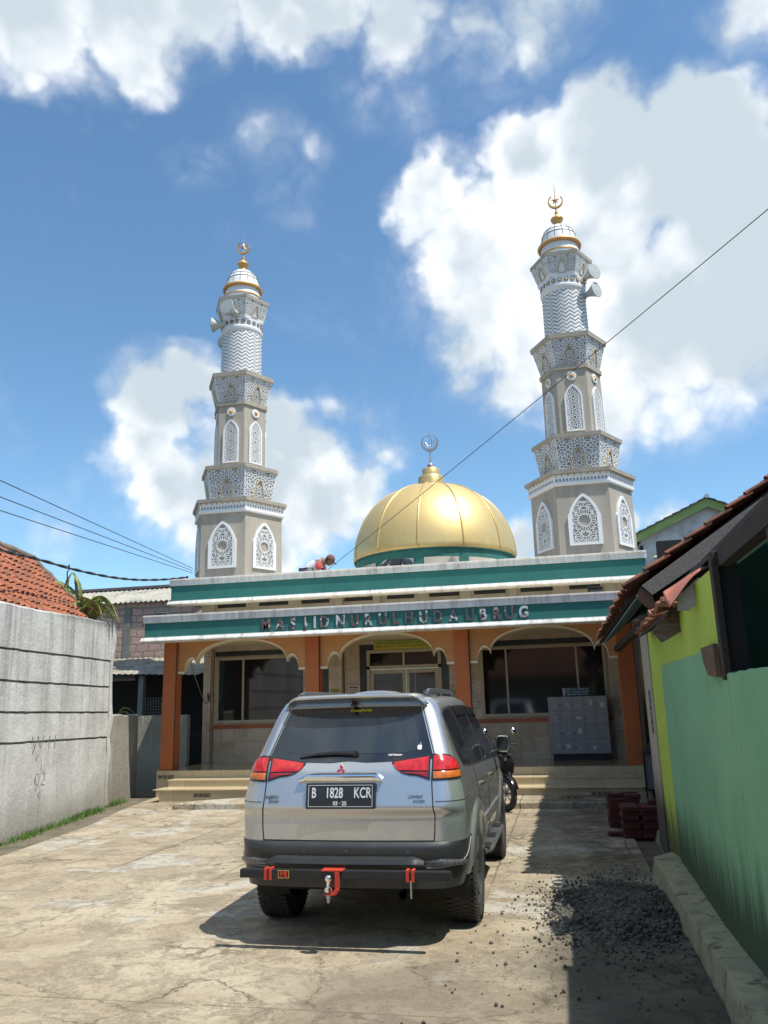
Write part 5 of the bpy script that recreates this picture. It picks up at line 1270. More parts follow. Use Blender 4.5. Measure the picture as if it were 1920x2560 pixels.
# ================================================================ dragon fruit cactus over the wall corner
cact_m = M('cactus_green', (.22, .27, .07), .7, c2=(.09, .14, .04), sc=9, amt=.5, dirt=(.46, .44, .15), dsc=4, damt=.6)
cc = empty('dragon_fruit_cactus', (-8.95, 14.35, 3.45), label='dragon fruit cactus with long arching stems spilling over the far corner of the tall wall', cat='cactus')
rg_ = random.Random(4)
def cstem(pts, r_=.035):
    P = [Vector(p) for p in pts]; Q = []
    n_ = 18
    for k in range(n_ + 1):       # quadratic/cubic blend
        t_ = k / n_; W = P[:]
        while len(W) > 1: W = [W[i] * (1 - t_) + W[i+1] * t_ for i in range(len(W) - 1)]
        Q.append(W[0])
    mb = MB(); rs = []
    up = Vector((0, -1, .2)).normalized()
    for k, p in enumerate(Q):
        T = (Q[min(k+1, n_)] - Q[max(k-1, 0)]).normalized(); u = T.cross(up).normalized(); v_ = T.cross(u)
        rr = r_ * (1.0 if k < n_ * .7 else max(.12, 1 - (k - n_ * .7) / (n_ * .3) * .9)) * (1 + .12 * math.sin(k * 2.4)); ring = []
        for j in range(6): a = j * pi / 3; q = rr if j % 2 == 0 else rr * .38; ring.append(tuple(p + u * q * math.cos(a) + v_ * q * math.sin(a)))
        rs.append(ring)
    mb.rings(rs, True, True, True); mb.build('stem', cact_m, cc)
for pts in ([(.0, 0, 0), (.05, -.1, .85), (.45, -.15, .75), (.78, -.2, -.12)], [(0, 0, 0), (-.1, -.15, .6), (.3, -.2, .7), (.42, -.25, -.12)], [(-.05, 0, 0), (-.2, -.2, .55), (-.45, -.25, .6), (-.62, -.3, .10)],
            [(-.1, 0, 0), (-.25, -.1, .5), (-.32, -.2, .55), (-.38, -.2, .0)], [(-.05, 0, .1), (0, 0, .6), (.1, -.1, .8), (.62, -.2, .25)], [(0, 0, .1), (.1, 0, .4), (.4, -.1, .5), (.55, -.1, .0)],
            [(0, 0, .1), (-.1, 0, .5), (.0, -.1, .62), (.25, -.15, .28)], [(-.2, .1, .2), (-.55, .1, .65), (-.35, 0, 1.2), (-.50, 0, 1.28)], [(-.2, .1, .2), (-.35, .1, .8), (-.7, 0, 1.15), (-1.55, 0, 1.20)],
            [(-.35, .1, .3), (-.25, 0, .75), (-.28, 0, 1.0), (-.55, 0, 1.3)], [(-.5, .1, .35), (-.55, 0, .7), (-.75, 0, 1.0), (-.50, 0, 1.28)], [(.05, 0, .0), (.25, -.1, .35), (.5, -.1, .3), (.66, -.15, .02)],
            *[[(rg_.uniform(-.25, .1), 0, .1), (rg_.uniform(-.3, .2), -.1, rg_.uniform(.45, .8)), (rg_.uniform(-.5, .6), -.15, rg_.uniform(.45, .85)), (rg_.uniform(-.6, .7), -.2, rg_.uniform(-.05, .45))] for _ in range(14)]):
    pts = [(x * .95, y, z * .80) for x, y, z in pts]
    cstem(pts, rg_.uniform(.034, .046))
mb = MB()
for k in range(60):
    p = Vector((.48 + rg_.gauss(0, .07), -.2 + rg_.gauss(0, .04), .12 + rg_.gauss(0, .05))); r_ = .02
    mb.add([tuple(p + Vector((rg_.uniform(-r_, r_), rg_.uniform(-r_, r_), rg_.uniform(-r_, r_)))) for _ in range(4)], [(0, 1, 2), (0, 2, 3), (0, 3, 1), (1, 3, 2)])
mb.build('bud_cluster', M('bud_green', (.22, .28, .08), .8), cc)['kind'] = 'stuff'
# second small plant through the gap
cc2 = empty('cactus_sprig', (-9.15, 15.8, 1.55), label='small green sprig leaning over the waist high wall', cat='plant')
cc_save = cc; cc = cc2
for pts in ([(0, 0, 0), (.1, 0, .3), (.2, 0, .32), (.42, 0, .14)], [(0, 0, 0), (.1, 0, .25), (.25, 0, .2), (.36, 0, .05)]): cstem(pts, .02)
cc = cc_save
# grass along the wall foot
grass_m = M('grass', (.10, .20, .03), .8, c2=(.06, .12, .02), sc=9, amt=.5)
mb = MB(); rg_ = random.Random(9)
for k in range(1700):
    y = rg_.choice([rg_.gauss(12.2, .55), rg_.gauss(13.1, .45), rg_.gauss(14.9, .22), rg_.gauss(10.9, .35), rg_.gauss(13.6, .25)])
    if not 8 < y < 15.6: continue
    x = (wx(y) if y < 14.5 else wx(14.5) - .22 * (y - 14.5)) + .03 + abs(rg_.gauss(0, .085)); h_ = rg_.uniform(.03, .11); a = rg_.uniform(0, 2 * pi); w_ = .006
    dx_, dy_ = math.cos(a) * w_, math.sin(a) * w_; lx, ly = rg_.gauss(0, .03), rg_.gauss(0, .03)
    mb.add([(x - dx_, y - dy_, -.02), (x + dx_, y + dy_, -.02), (x + lx, y + ly, h_)], [(0, 1, 2)])
tag(mb.build('grass', grass_m, fix=False), 'short green grass growing along the foot of the tall wall', 'grass', kind='stuff')
# ================================================================ green house on the right
gh = empty('green_house', (0, 0, 0), label='half dismantled house with mint and lime green wall and ragged tile roof on the right', cat='house')
def wallpaint(nm, c1, c2, mossz=1.2, dirtc=(.015, .03, .015)):
    m_ = bpy.data.materials.new(nm); m_.use_nodes = True; t, b = parts(m_)
    tc_ = t.n('ShaderNodeTexCoord'); P = tc_.outputs['Object']; sp = t.n('ShaderNodeSeparateXYZ'); t.put(sp.inputs[0], P); Z = sp.outputs[2]
    st = t.v('MULTIPLY', P, (3, 3, .25)); c = t.mix(t.ramp(t.noise(P, 1.2, 6, .6), .35, .65), c1, c2)
    c = t.mix(t.m('MULTIPLY', t.ramp(t.noise(t.v('MULTIPLY', P, (9, 9, .5)), 1.6, 7, .65), .5, .75), .28), c, tuple(x * .45 for x in c1))
    vo = t.n('ShaderNodeTexVoronoi', feature='DISTANCE_TO_EDGE'); vo.inputs['Scale'].default_value = .9
    t.put(vo.inputs['Vector'], t.v('ADD', P, t.v('SCALE', t.v('SUBTRACT', t.noise(P, 4, 7, .75, col=True), (.5, .5, .5)), .5)))
    c = t.mix(t.m('MULTIPLY', t.m('MULTIPLY', t.ramp(vo.outputs['Distance'], 0, .006, 1, 0), t.ramp(t.noise(P, 1.3, 3), .5, .62)), .6), c, tuple(x * .3 for x in c1))
    c = t.mix(t.m('MULTIPLY', t.ramp(t.noise(P, 11, 8, .75), .66, .70), .7), c, (.30, .33, .26))
    c = t.mix(t.m('MULTIPLY', t.ramp(t.noise(t.v('MULTIPLY', P, (5, 5, 1.2)), 6, 7, .75), .68, .71), .8), c, (.05, .07, .045))
    c = t.mix(t.m('MULTIPLY', t.ramp(t.noise(P, .7, 5, .6), .45, .7), .35), c, tuple(x * .72 for x in c1))
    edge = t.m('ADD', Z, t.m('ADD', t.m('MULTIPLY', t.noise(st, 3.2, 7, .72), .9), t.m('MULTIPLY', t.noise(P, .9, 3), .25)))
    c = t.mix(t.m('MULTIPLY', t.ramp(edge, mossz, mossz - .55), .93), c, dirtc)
    t.put(b.inputs['Base Color'], c); b.inputs['Roughness'].default_value = .8
    bp = t.n('ShaderNodeBump'); bp.inputs['Strength'].default_value = .35; bp.inputs['Distance'].default_value = .01
    t.put(bp.inputs['Height'], t.noise(P, 18, 6, .65)); t.L.new(bp.outputs[0], b.inputs['Normal'])
    return m_
mint = wallpaint('mint_paint', (.20, .43, .22), (.24, .48, .26), 1.42, (.02, .045, .022))
lime = wallpaint('lime_paint', (.42, .55, .06), (.48, .60, .08), 1.35, (.05, .06, .02))
beige = wallpaint('beige_plaster', (.42, .38, .29), (.36, .32, .25), 1.5, (.035, .032, .025))
mb = MB(); rs = []; rh = random.Random(21)
for k in range(97):
    y = 8.66 - k * .125; zt_ = 2.02 + rh.uniform(-.007, .007) if y > 5.5 else 1.84 + rh.uniform(-.006, .006)
    rs.append([(1.00, y, .1), (1.00, y, 1.0), (1.0, y, zt_ - .01), (1.012, y, zt_), (1.12, y, zt_), (1.12, y, .1)])
mb.rings(rs, True, True, True); mb.build('mint_wall', mint, gh, smooth='auto')
MB().box(1.022, 1.13, 5.45, 8.67, 2.0, 2.52).build('lime_wall', lime, gh)
MB().box(1.02, 1.13, 8.661, 9.75, .05, 2.52).build('lime_wall', lime, gh)
MB().box(1.0, 1.2, 9.75, 10.5, .0, 2.52).build('corner_column', beige, gh, bevel=.01)
MB().box(1.78, 1.92, 10.6, 19.5, .0, 3.0).build('side_fill_wall', M('side_dark', (.10, .095, .08), .9), gh)  # wall added as dark fill where sky showed past the last pillar
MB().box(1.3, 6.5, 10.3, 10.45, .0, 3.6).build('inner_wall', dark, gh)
mb = MB(); mb.box(5.6, 5.75, -6, 10.3, -.1, 4.2); mb.box(1.14, 5.6, -6, 10.3, .05, .12); mb.build('inner_wall', M('inner_green', (.03, .09, .05), .85), gh)
mb = MB(); mb.box(1.6, 5.6, 8.4, 8.5, .1, 3.2); mb.build('inner_wall', bpy.data.materials['inner_green'], gh)
# opening frame
MB().box(.99, 1.032, 5.36, 5.46, 1.80, 2.60).build('post', wood_brown, gh, bevel=.006)
MB().box(1.034, 1.15, 5.40, 5.448, 1.855, 2.60).build('dark_cover_strip', dark, gh)  # added dark strip over the lime wall end, coloured to read as shaded opening
tag(MB().box(1.31, 2.4, 19.6, 19.7, -.1, 4.2).build('alley_dark_fill', dark), 'added near-black sheet standing in for the shaded gap right of the rightmost orange pillar', 'wall')  # added near-black sheet; its colour stands in for shade in the gap
MB().box(1.04, 1.075, 4.10, 4.17, 1.83, 2.62).build('post', M('green_post', (.02, .055, .035), .8), gh)
MB().prism([(5.50, 2.03), (5.97, 2.03), (5.93, 1.93), (5.80, 1.84), (5.50, 1.82)], lambda a, b_, d: (d, a, b_), .965, .995).build('broken_board', M('raw_brick_wood', (.17, .11, .065), .9, c2=(.11, .07, .04), sc=8, bump=.4), gh)
# main roof: slope from the eave (x .78, z 2.78) up to the ridge, from y 8.4 back to 15.3
Ug = Vector((1, 0, .683)).normalized()
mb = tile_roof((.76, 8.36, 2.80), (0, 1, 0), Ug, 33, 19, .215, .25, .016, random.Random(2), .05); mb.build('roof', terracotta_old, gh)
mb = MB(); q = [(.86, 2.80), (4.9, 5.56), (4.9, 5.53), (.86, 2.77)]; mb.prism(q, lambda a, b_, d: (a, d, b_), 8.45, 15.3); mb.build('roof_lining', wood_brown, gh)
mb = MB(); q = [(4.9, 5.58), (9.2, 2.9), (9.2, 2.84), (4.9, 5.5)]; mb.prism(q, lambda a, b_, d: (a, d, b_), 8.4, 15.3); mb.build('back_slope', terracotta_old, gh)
# rake board facing the camera + its broken lower pieces
def slant(name, pts, y0, y1, mm, bev=.004): return MB().prism(pts, lambda a, b_, d: (a, d, b_), y0, y1).build(name, mm, gh, bevel=bev)
slant('barge_board', [(.96, 2.70), (.865, 2.80), (2.16, 3.655), (4.9, 5.50), (5.0, 5.38), (2.14, 3.42)], 8.36, 8.39, wood_old)
slant('barge_patch', [(.80, 2.70), (.86, 2.785), (.965, 2.70), (.99, 2.55), (.90, 2.585)], 8.40, 8.43, M('brown_patch', (.14, .075, .045), .85, c2=(.10, .06, .04), sc=7))
# mint coloured battens under the ragged eave
mint_b = M('mint_batten', (.15, .27, .24), .8, c2=(.20, .34, .30), sc=6, dirt=(.05, .06, .05), dsc=5, damt=.8)
for k in range(3): MB().prism([(.80 + k * .085, 2.685 + k * .052), (.875 + k * .085, 2.73 + k * .052), (.875 + k * .085, 2.715 + k * .052), (.80 + k * .085, 2.67 + k * .052)], lambda a, b_, d: (a, d, b_), 8.5 + k * .12, 15.0 - k * .3).build('eave_batten', mint_b, gh)
mb = MB(); mb.box(.98, 1.08, 8.42, 15.1, 2.53, 2.62); mb.build('wall_plate', wood_brown, gh)
for k in range(9):
    y = 8.7 + k * .75; slant('rafter', [(.72, 2.64), (.72, 2.70), (4.8, 5.48), (4.8, 5.42)], y, y + .05, wood_brown, 0)
# near roof over the opening: dark boards low over the wall
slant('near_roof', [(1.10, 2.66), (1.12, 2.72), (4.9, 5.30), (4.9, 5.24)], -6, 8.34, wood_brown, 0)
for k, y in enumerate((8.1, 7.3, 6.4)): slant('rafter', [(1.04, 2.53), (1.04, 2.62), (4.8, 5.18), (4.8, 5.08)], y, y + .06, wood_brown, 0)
MB().box(1.03, 1.11, -6, 5.36, 2.50, 2.62).build('lintel', wood_brown, gh)
# broken tiles, plywood, white board and crumpled red sheet at the wall head
rb = random.Random(31)
bt_m = M('broken_tile', (.33, .13, .07), .85, c2=(.22, .09, .055), sc=9, bump=.3)
for k in range(15):
    u = k / 14; y = 9.3 - 2.35 * u; x = .905 + rb.uniform(-.012, .012); z = 2.43 + .045 * u + rb.uniform(-.014, .014); s_ = rb.uniform(.035, .07)
    mb = MB(); mb.x = Matrix.Translation((x, y, z)) @ Matrix.Rotation(rb.uniform(-.4, .4), 4, 'X') @ Matrix.Rotation(rb.uniform(-.5, .1), 4, 'Y'); mb.box(-.05, .12, -s_, s_, -.012, .014 + rb.uniform(0, .02)); mb.build('broken_tile', bt_m, gh, bevel=.003)
MB().prism([(.90, 7.0), (.90, 9.4), (1.03, 9.4), (1.03, 7.0)], lambda a, b_, d: (a, b_, d + (a - .9) * .5), 2.365, 2.395).build('tile_batten', wood_brown, gh)
slant('plywood', [(.79, 2.25), (.86, 2.155), (1.02, 2.24), (1.20, 2.43), (1.18, 2.47), (.96, 2.42), (.83, 2.30)], 7.18, 7.21, M('plywood', (.15, .095, .06), .8, c2=(.085, .055, .04), sc=4, bump=.2, stretch=(3, 1, 8), dirt=(.2, .2, .19), dsc=3, damt=.4))
slant('white_board', [(.89, 2.33), (.97, 2.325), (1.125, 2.455), (1.125, 2.56), (1.06, 2.57), (.90, 2.43)], 6.3, 6.32, M('white_board', (.44, .44, .43), .7, c2=(.34, .34, .33), sc=3, dirt=(.12, .12, .11), dsc=3, damt=.4))
mb = MB(); mb.grid(30, 8, lambda u, v_: (.825 + .52 * u, 6.5 - .30 * v_ * (1 - .4 * u) + .05 * math.sin(u * 7 + v_ * 3), 2.50 + .335 * u - .025 * math.sin(pi * u) - v_ * (.15 * (1 - u) ** .7 * (.55 + .45 * math.sin(2.0 + u * 6)) + .012) + .014 * math.sin(v_ * 20 + u * 4)))
o = mb.build('crumpled_sheet', M('red_sheet', (.40, .135, .09), .6, c2=(.33, .11, .075), sc=4, dirt=(.5, .3, .22), dsc=2, damt=.3), gh, smooth=True); md = o.modifiers.new('s', 'SOLIDIFY'); md.thickness = .004
MB().prism([(1.11, 2.715), (1.33, 2.835), (1.335, 2.825), (1.115, 2.70)], lambda a, b_, d: (a, d, b_), 6.44, 6.48).build('metal_strip', steel, gh)
rnk = M('notice_ink', (.03, .03, .028), .9)
fr_ = empty('wall_markings', (1.0, 10.0, 1.55), 0, 'column of small black boxed stencil marks on the beige wall corner', 'stencil')
for k in range(3):
    z0_ = -.0 + (1 - k) * .165; mb = MB()
    for a in ((-.10, .10, z0_ + .07, z0_ + .078), (-.10, .10, z0_ - .075, z0_ - .067), (-.10, -.09, z0_ - .07, z0_ + .07), (.09, .10, z0_ - .07, z0_ + .07)): mb.box(-.004, -.001, a[0] , a[1], a[2], a[3])
    for q in range(2):
        for r_ in range(2):
            for s_ in range(4): mb.box(-.004, -.001, -.075 + q * .085 , -.015 + q * .08, z0_ - .045 + r_ * .07 + s_ * .010, z0_ - .04 + r_ * .07 + s_ * .010)
    mb.build('stencil_box', rnk, fr_)
# metal box with pyramid lid beside the steps
bx_ = empty('metal_box', (1.45, 14.85, 0), 0, 'grey metal box with dark pyramid lid standing between the steps and the beige wall', 'metal box')
MB().box(-.165, .165, -.16, .16, .235, .80).build('body', M('box_metal', (.17, .19, .20), .5, metal=.3, dirt=(.10, .09, .07), dsc=3, damt=.5), bx_, bevel=.006)
mb = MB(); mb.box(-.19, .19, -.185, .185, .80, .83); mb.add([(-.19, -.185, .83), (.19, -.185, .83), (.19, .185, .83), (-.19, .185, .83), (-.02, -.02, 1.0), (.02, -.02, 1.0), (.02, .02, 1.0), (-.02, .02, 1.0)], [(0, 1, 5, 4), (1, 2, 6, 5), (2, 3, 7, 6), (3, 0, 4, 7), (4, 5, 6, 7)]); mb.build('lid', M('lid_dark', (.035, .04, .045), .6), bx_)
for sx in (-1, 1): MB().box(sx * .18 - .012, sx * .18 + .012, -.175, -.15, .0, .80).build('leg', black_metal, bx_)
MB().box(-.20, .20, -.18, .18, .21, .234).build('shelf', black_metal, bx_)
# ================================================================ white house far right
wh = empty('white_house', (0, 0, 0), 0, 'white gabled house with light green barge boards behind the right minaret', 'house')
whm = M('white_house_wall', (.50, .53, .56), .9, c2=(.42, .45, .48), sc=2, dirt=(.20, .21, .21), dsc=2.5, damt=.5)
gx, gy, gz, pt_ = 5.08, 27.0, 8.02, .455
MB().prism([(2.98, 0), (7.3, 0), (7.3, gz - .2 - (7.3 - gx) * pt_), (gx, gz - .22), (2.98, gz - .22 - (gx - 2.98) * pt_)], lambda a, b_, d: (a, d, b_), gy + .25, gy + 9).build('wall', whm, wh)
lg = M('light_green_board', (.25, .36, .12), .7)
for sg in (-1, 1): MB().prism([(gx, gz - .02), (gx + sg * 2.45, gz - .02 - 2.45 * pt_), (gx + sg * 2.45, gz - .30 - 2.45 * pt_), (gx, gz - .30)], lambda a, b_, d: (a, d, b_), gy, gy + .06).build('barge_board', lg, wh)
for sg in (-1, 1):
    mb = MB(); n_ = 9
    for k in range(n_):
        a, b_ = k / n_ * 2.5, (k + 1) / n_ * 2.5; h0, h1 = gz - a * pt_, gz - b_ * pt_
        mb.prism([(gx + sg * a, h0 + .0), (gx + sg * b_, h1 + .03), (gx + sg * b_, h1 - .01), (gx + sg * a, h0 - .03)], lambda p, q, d: (p, d, q), gy - .08, gy + 9.2)
    mb.build('roof', M('dark_roof', (.06, .065, .08), .8) if sg < 0 else bpy.data.materials['dark_roof'], wh)
mb = MB(); mb.lathe([(.07, -.1), (.07, .5)], 10, (gx, gy, gz + .03), 'y'); mb.build('ridge_end', steel, wh)
MB().box(2.9, 2.98, gy + .2, gy + .5, 0, 6.6).build('dark_edge', dark, wh)
aw = empty('striped_awning', (3.53, 26.9, 6.1), 0, 'small green and cream striped awning over the window of the white house', 'awning')
for k in range(3):
    mb = MB(); mb.grid(12, 2, lambda u, v_, k=k: (-.34 + .68 * u, -.15 - .15 * (k + v_), .09 - .065 * (k + v_) + .02 * math.sin(u * 2 * pi)))
    o = mb.build('stripe', (M('awn_green', (.03, .09, .05), .7), M('awn_cream', (.55, .56, .38), .7), M('awn_dark', (.05, .07, .06), .7))[k], aw, smooth=True); md = o.modifiers.new('s', 'SOLIDIFY'); md.thickness = .012
wn_ = empty('upper_window', (3.55, 27.24, 5.75), 0, 'small dark window under the striped awning', 'window')
MB().box(-.2, .2, -.02, .0, -.3, .25).build('pane', glass_dark, wn_); MB().box(-.24, -.2, -.03, .0, -.34, .29).build('frame', alu, wn_)
# ================================================================ shoe lockers and notices
lk = empty('locker_cabinet', (.31, 17.55, .515), 0, 'grey steel shoe locker with twenty small doors below the right window', 'locker')
lkm = M('locker_grey', (.25, .26, .275), .45, c2=(.22, .23, .245), sc=3); lkd = M('locker_door', (.29, .30, .315), .42, c2=(.26, .27, .285), sc=4)
MB().box(-.60, .60, 0, .38, .125, 1.27).build('body', lkm, lk, bevel=.004)
MB().box(-.56, .56, .05, .34, .0, .125).build('base', black_metal, lk)
rl = random.Random(6)
for r_ in range(4):
    for c_ in range(5):
        x0, z0_ = -.595 + c_ * .238, .985 - r_ * .284 + .002
        d_ = MB().box(x0 + .004, x0 + .234, -.012, -.001, z0_ + .003 - .0, z0_ + .280).build('door', lkd, lk, bevel=.003)
        mb = MB(); mb.lathe([(.012, 0), (.010, .008), (.001, .009)], 10, (x0 + (.028 if c_ else .21), -.021, z0_ + .12), 'y'); mb.build('lock', black_metal, d_)
        MB().box(x0 + .09, x0 + .16, -.0145, -.012, z0_ + .250, z0_ + .257).build('slot', steel, d_)
        if rl.random() < .85: 
            w_, h_ = rl.uniform(.025, .05), rl.uniform(.02, .06); cx_ = x0 + rl.uniform(.11, .16); cz_ = z0_ + rl.uniform(.10, .16)
            MB().box(cx_ - w_, cx_ + w_, -.0142, -.012, cz_ - h_, cz_ + h_).build('sticker', paper if rl.random() < .5 else M('sticker_grey%d' % (r_ * 5 + c_), (.36, .37, .39), .6), d_)
sg_ = empty('notice_board', (.30, 17.72, 1.79), 0, 'teal notice board with white lines of writing leaning on top of the shoe locker', 'sign')
MB().box(-.27, .27, 0, .02, 0, .175).build('panel', M('teal_board', (.03, .10, .12), .5), sg_)
tw = M('sign_white', (.50, .53, .55), .6)
def dashes(par, x0, x1, z, h_, mm, y=-.002, seed=1):
    r_ = random.Random(seed); x = x0; mb = MB()        # unreadable line of writing: short strokes of uneven width
    while x < x1:
        w_ = h_ * r_.uniform(.35, .8)
        if r_.random() > .14: mb.box(x, x + w_ * .35, y, y + .0015, z, z + h_ * r_.uniform(.8, 1)); mb.box(x + w_ * .35, x + w_, y, y + .0015, z + h_ * r_.choice((0, .4, .75)), z + h_ * r_.choice((.9, 1)))
        x += w_ * 1.35
    mb.build('writing', mm, par)
for k in range(3): dashes(sg_, -.20 + .012 * k, .25, .125 - k * .052, .030, tw, -.003, k)
MB().prism([(-.27, .0), (-.235, .0), (-.215, .07), (-.235, .175), (-.27, .175)], lambda a, b_, d: (a, d, b_), -.003, 0).build('pale_corner', tw, sg_)
bn = empty('door_banner', (-3.395, 17.98, 2.935), 0, 'green to yellow fabric banner with lines of writing above the entrance door', 'banner')
def ban_mat():
    m_ = bpy.data.materials.new('banner_green_yellow'); m_.use_nodes = True; t, b = parts(m_)
    tc_ = t.n('ShaderNodeTexCoord'); sp = t.n('ShaderNodeSeparateXYZ'); t.put(sp.inputs[0], tc_.outputs['Object'])
    t.put(b.inputs['Base Color'], t.mix(t.ramp(sp.outputs[2], .02, .30), (.50, .46, .05), (.10, .27, .05))); b.inputs['Roughness'].default_value = .6; return m_
MB().box(-.685, .685, 0, .012, 0, .47).build('sheet', ban_mat(), bn)
bt = M('banner_ink', (.10, .05, .02), .7)
for k, hw_ in enumerate((.10, .30, .62, .64)): dashes(bn, -hw_, hw_, .25 - k * .068, .030, bt, -.003, 9 + k)
for nm, x, z, w_, h_, lab, mm in (('notice', -4.98, 2.06, .12, .05, 'small yellow green notice on the pilaster left of the door', M('notice_yellow', (.50, .50, .18), .7)), ('poster', -4.57, 2.07, .14, .08, 'white notice sheet with dark heading left of the entrance door', paper),
        ('notice', -2.32, 2.10, .055, .05, 'small white note right of the entrance door, highest of the notes there', paper), ('notice', -2.30, 1.95, .09, .07, 'yellowish sheet right of the entrance door, under the small white note', M('notice_pale', (.45, .44, .25), .7)),
        ('notice', -1.88, 1.98, .05, .12, 'tall white paper slip beside the third orange pillar, upper of two', paper), ('notice', -1.87, 1.66, .06, .14, 'tall white paper slip beside the third orange pillar, lower of two', paper)):
    y_ = 17.925 if x < -4.8 or x > -2.2 and x < -1.98 else 18.04
    o = empty(nm, (x, y_, z), 0, lab, 'notice')
    MB().box(-w_, w_, -.004, 0, -h_, h_).build('sheet', mm, o)
    mb = MB()
    for k in range(3): mb.box(-w_ * .8, w_ * .75, -.0055, -.004, h_ * (.55 - k * .5) - .006, h_ * (.55 - k * .5) + (.016 if k == 0 and nm == 'poster' else .003))
    mb.build('print', rnk, o)
# batas suci stencils on the riser
for x, y, z in ((-6.85, 15.082, .125), (.55, 15.082, .125), (-8.03, 15.918, .40)):
    text_mesh('stencil_text', 'BATAS SUCI', .088, .0006, rnk, mq, facing((x, y, z)), sx=.72, bold=.0025)
# cables on the left of the wall window
tag(MB().tube([(-7.72, 16.25, 2.98), (-7.80, 16.5, 2.6), (-7.86, 17.0, 2.2), (-7.95, 17.4, 2.0), (-8.0, 17.7, 1.85), (-8.02, 17.86, 1.9), (-8.02, 17.9, 2.0)], .010, 6).build('hanging_cable', M('cable_grey', (.25, .25, .24), .6), smooth=True), 'loose grey cable hanging from the arch to the left tiled wall', 'cable')
mb = MB(); rg_ = random.Random(3)
pp = [Vector((-8.02 + rg_.uniform(-.04, .04), 17.9, 2.0 + rg_.uniform(-.12, .14))) for _ in range(14)]; mb.tube(pp, .010, 5)
tag(mb.build('cable_bundle', black_pl, smooth=True), 'tangled bundle of dark cable tied to the wall left of the left window', 'cable')
# floodlights
def flood(loc, rz, tilt, label, sc_=1.0):
    e = empty('floodlight', loc, rz, label, 'floodlight', 'floodlights on the roofs'); e.scale = (sc_,) * 3
    Mx = Matrix.Translation((0, 0, .10)) @ Matrix.Rotation(tilt, 4, 'X')
    mb = MB(); mb.x = Mx; mb.box(-.13, .13, -.03, .03, -.09, .09); mb.box(-.10, .10, .03, .06, -.06, .06); mb.build('housing', black_metal, e, bevel=.006)
    mb = MB(); mb.x = Mx; mb.box(-.11, .11, -.036, -.031, -.07, .07); mb.build('glass', glass_dark, e)
    mb = MB(); mb.tube([(-.14, 0, .10), (-.14, 0, -.02), (.14, 0, -.02), (.14, 0, .10)], .008, 5); mb.build('bracket', steel, e)
    return e
flood((-8.12, 15.62, 3.66), R(35), R(-50), 'black floodlight at the left end of the lower green roof band')
flood((-3.68, 17.55, 4.73), R(-55), R(-45), 'black floodlight in front of the dome, left one of three')
flood((-3.42, 17.55, 4.73), R(0), R(-30), 'black floodlight in front of the dome, middle one of three')
flood((-3.17, 17.55, 4.73), R(50), R(-50), 'black floodlight in front of the dome, right one of three')
flood((.82, 16.6, 3.70), R(10), R(8), 'black floodlight between the two roof bands near the right end', 1.15)
# ================================================================ horn speakers
horn_m = M('horn_grey', (.46, .49, .48), .5, c2=(.40, .43, .42), sc=5)
def horn(loc, rz, tilt, label, r_=.20):
    e = bpy.data.objects.new('horn_speaker', None); COL.objects.link(e); e.location = loc; e.rotation_euler = (tilt, 0, rz)
    tag(e, label, 'loudspeaker', 'horn loudspeakers on the minarets')
    pr = [(r_ * f_, h_) for f_, h_ in ((1.0, 0), (1.03, .012), (.98, .02), (.72, .10), (.50, .19), (.36, .27), (.30, .33), (.30, .36))]
    mb = MB(); mb.lathe(pr[:1] + pr, 28, (0, 0, 0), 'y'); inner = [(r_ * .98, .004), (r_ * .68, .10), (r_ * .45, .19), (r_ * .28, .27), (.001, .29)]
    bm0 = mb.build('horn', horn_m, e, smooth='auto', fix=False)
    mb = MB(); mb.lathe(inner, 28, (0, 0, 0), 'y'); mb.build('horn_throat', horn_m, e, smooth=True, fix=False)
    mb = MB(); mb.lathe([(.001, .02), (.03, .03), (.03, .16), (.02, .28)], 14, (0, 0, 0), 'y'); mb.build('phase_plug', horn_m, e, smooth='auto')
    mb = MB(); mb.lathe([(.075, .34), (.085, .36), (.085, .45), (.06, .48), (.001, .485)], 18, (0, 0, 0), 'y'); mb.tube([(0, .3, 0), (0, .42, -.14), (0, .62, -.14)], .012, 6); mb.build('driver', horn_m, e, smooth='auto')
horn((-7.93, 18.22, 12.13), R(-14), R(-4), 'horn loudspeaker facing the yard on the left minaret')
horn((-8.55, 18.75, 11.92), R(-84), R(-4), 'horn loudspeaker pointing left, seen side-on, on the left minaret')
horn((-8.42, 19.3, 11.62), R(-150), R(-4), 'horn loudspeaker half hidden behind the left minaret, lowest there')
horn((1.58, 18.72, 12.03), R(42), R(-3), 'horn loudspeaker pointing right on the right minaret, upper one')
horn((1.60, 18.80, 11.57), R(52), R(-3), 'horn loudspeaker pointing right on the right minaret, lower one')
# ================================================================ overhead wires
wire_m = M('wire_black', (.03, .032, .036), .6)
def wire(name, A, B, r_, sag, label, n_=30, pts=None):
    A, B = Vector(A), Vector(B); path = pts or [A.lerp(B, k / n_) - Vector((0, 0, sag * 4 * (k / n_) * (1 - k / n_))) for k in range(n_ + 1)]
    return tag(MB().tube(path, r_, 5).build(name, wire_m, smooth=True), label, 'cable')
wire('overhead_wire', (3.6, 7.9, 7.38), (-5.0, 17.42, 4.73), .006, .04, 'thin dark wire slanting across the sky in front of the dome and the right minaret')
D_ = (Vector((-8.88, 18.7, 5.2)) - Vector((-7.08, 9.0, 4.74)))
for k, (z0_, z1_) in enumerate(((4.74, 5.21), (4.52, 5.15), (4.34, 5.09))):
    a = Vector((-7.07, 9.0, z0_)); b_ = Vector((-8.9, 18.7, z1_)); wire('overhead_wire', a + (a - b_) * 1.6, b_, .007, .0, ('highest', 'middle', 'lowest')[k] + ' of the three thin wires running to the left minaret')
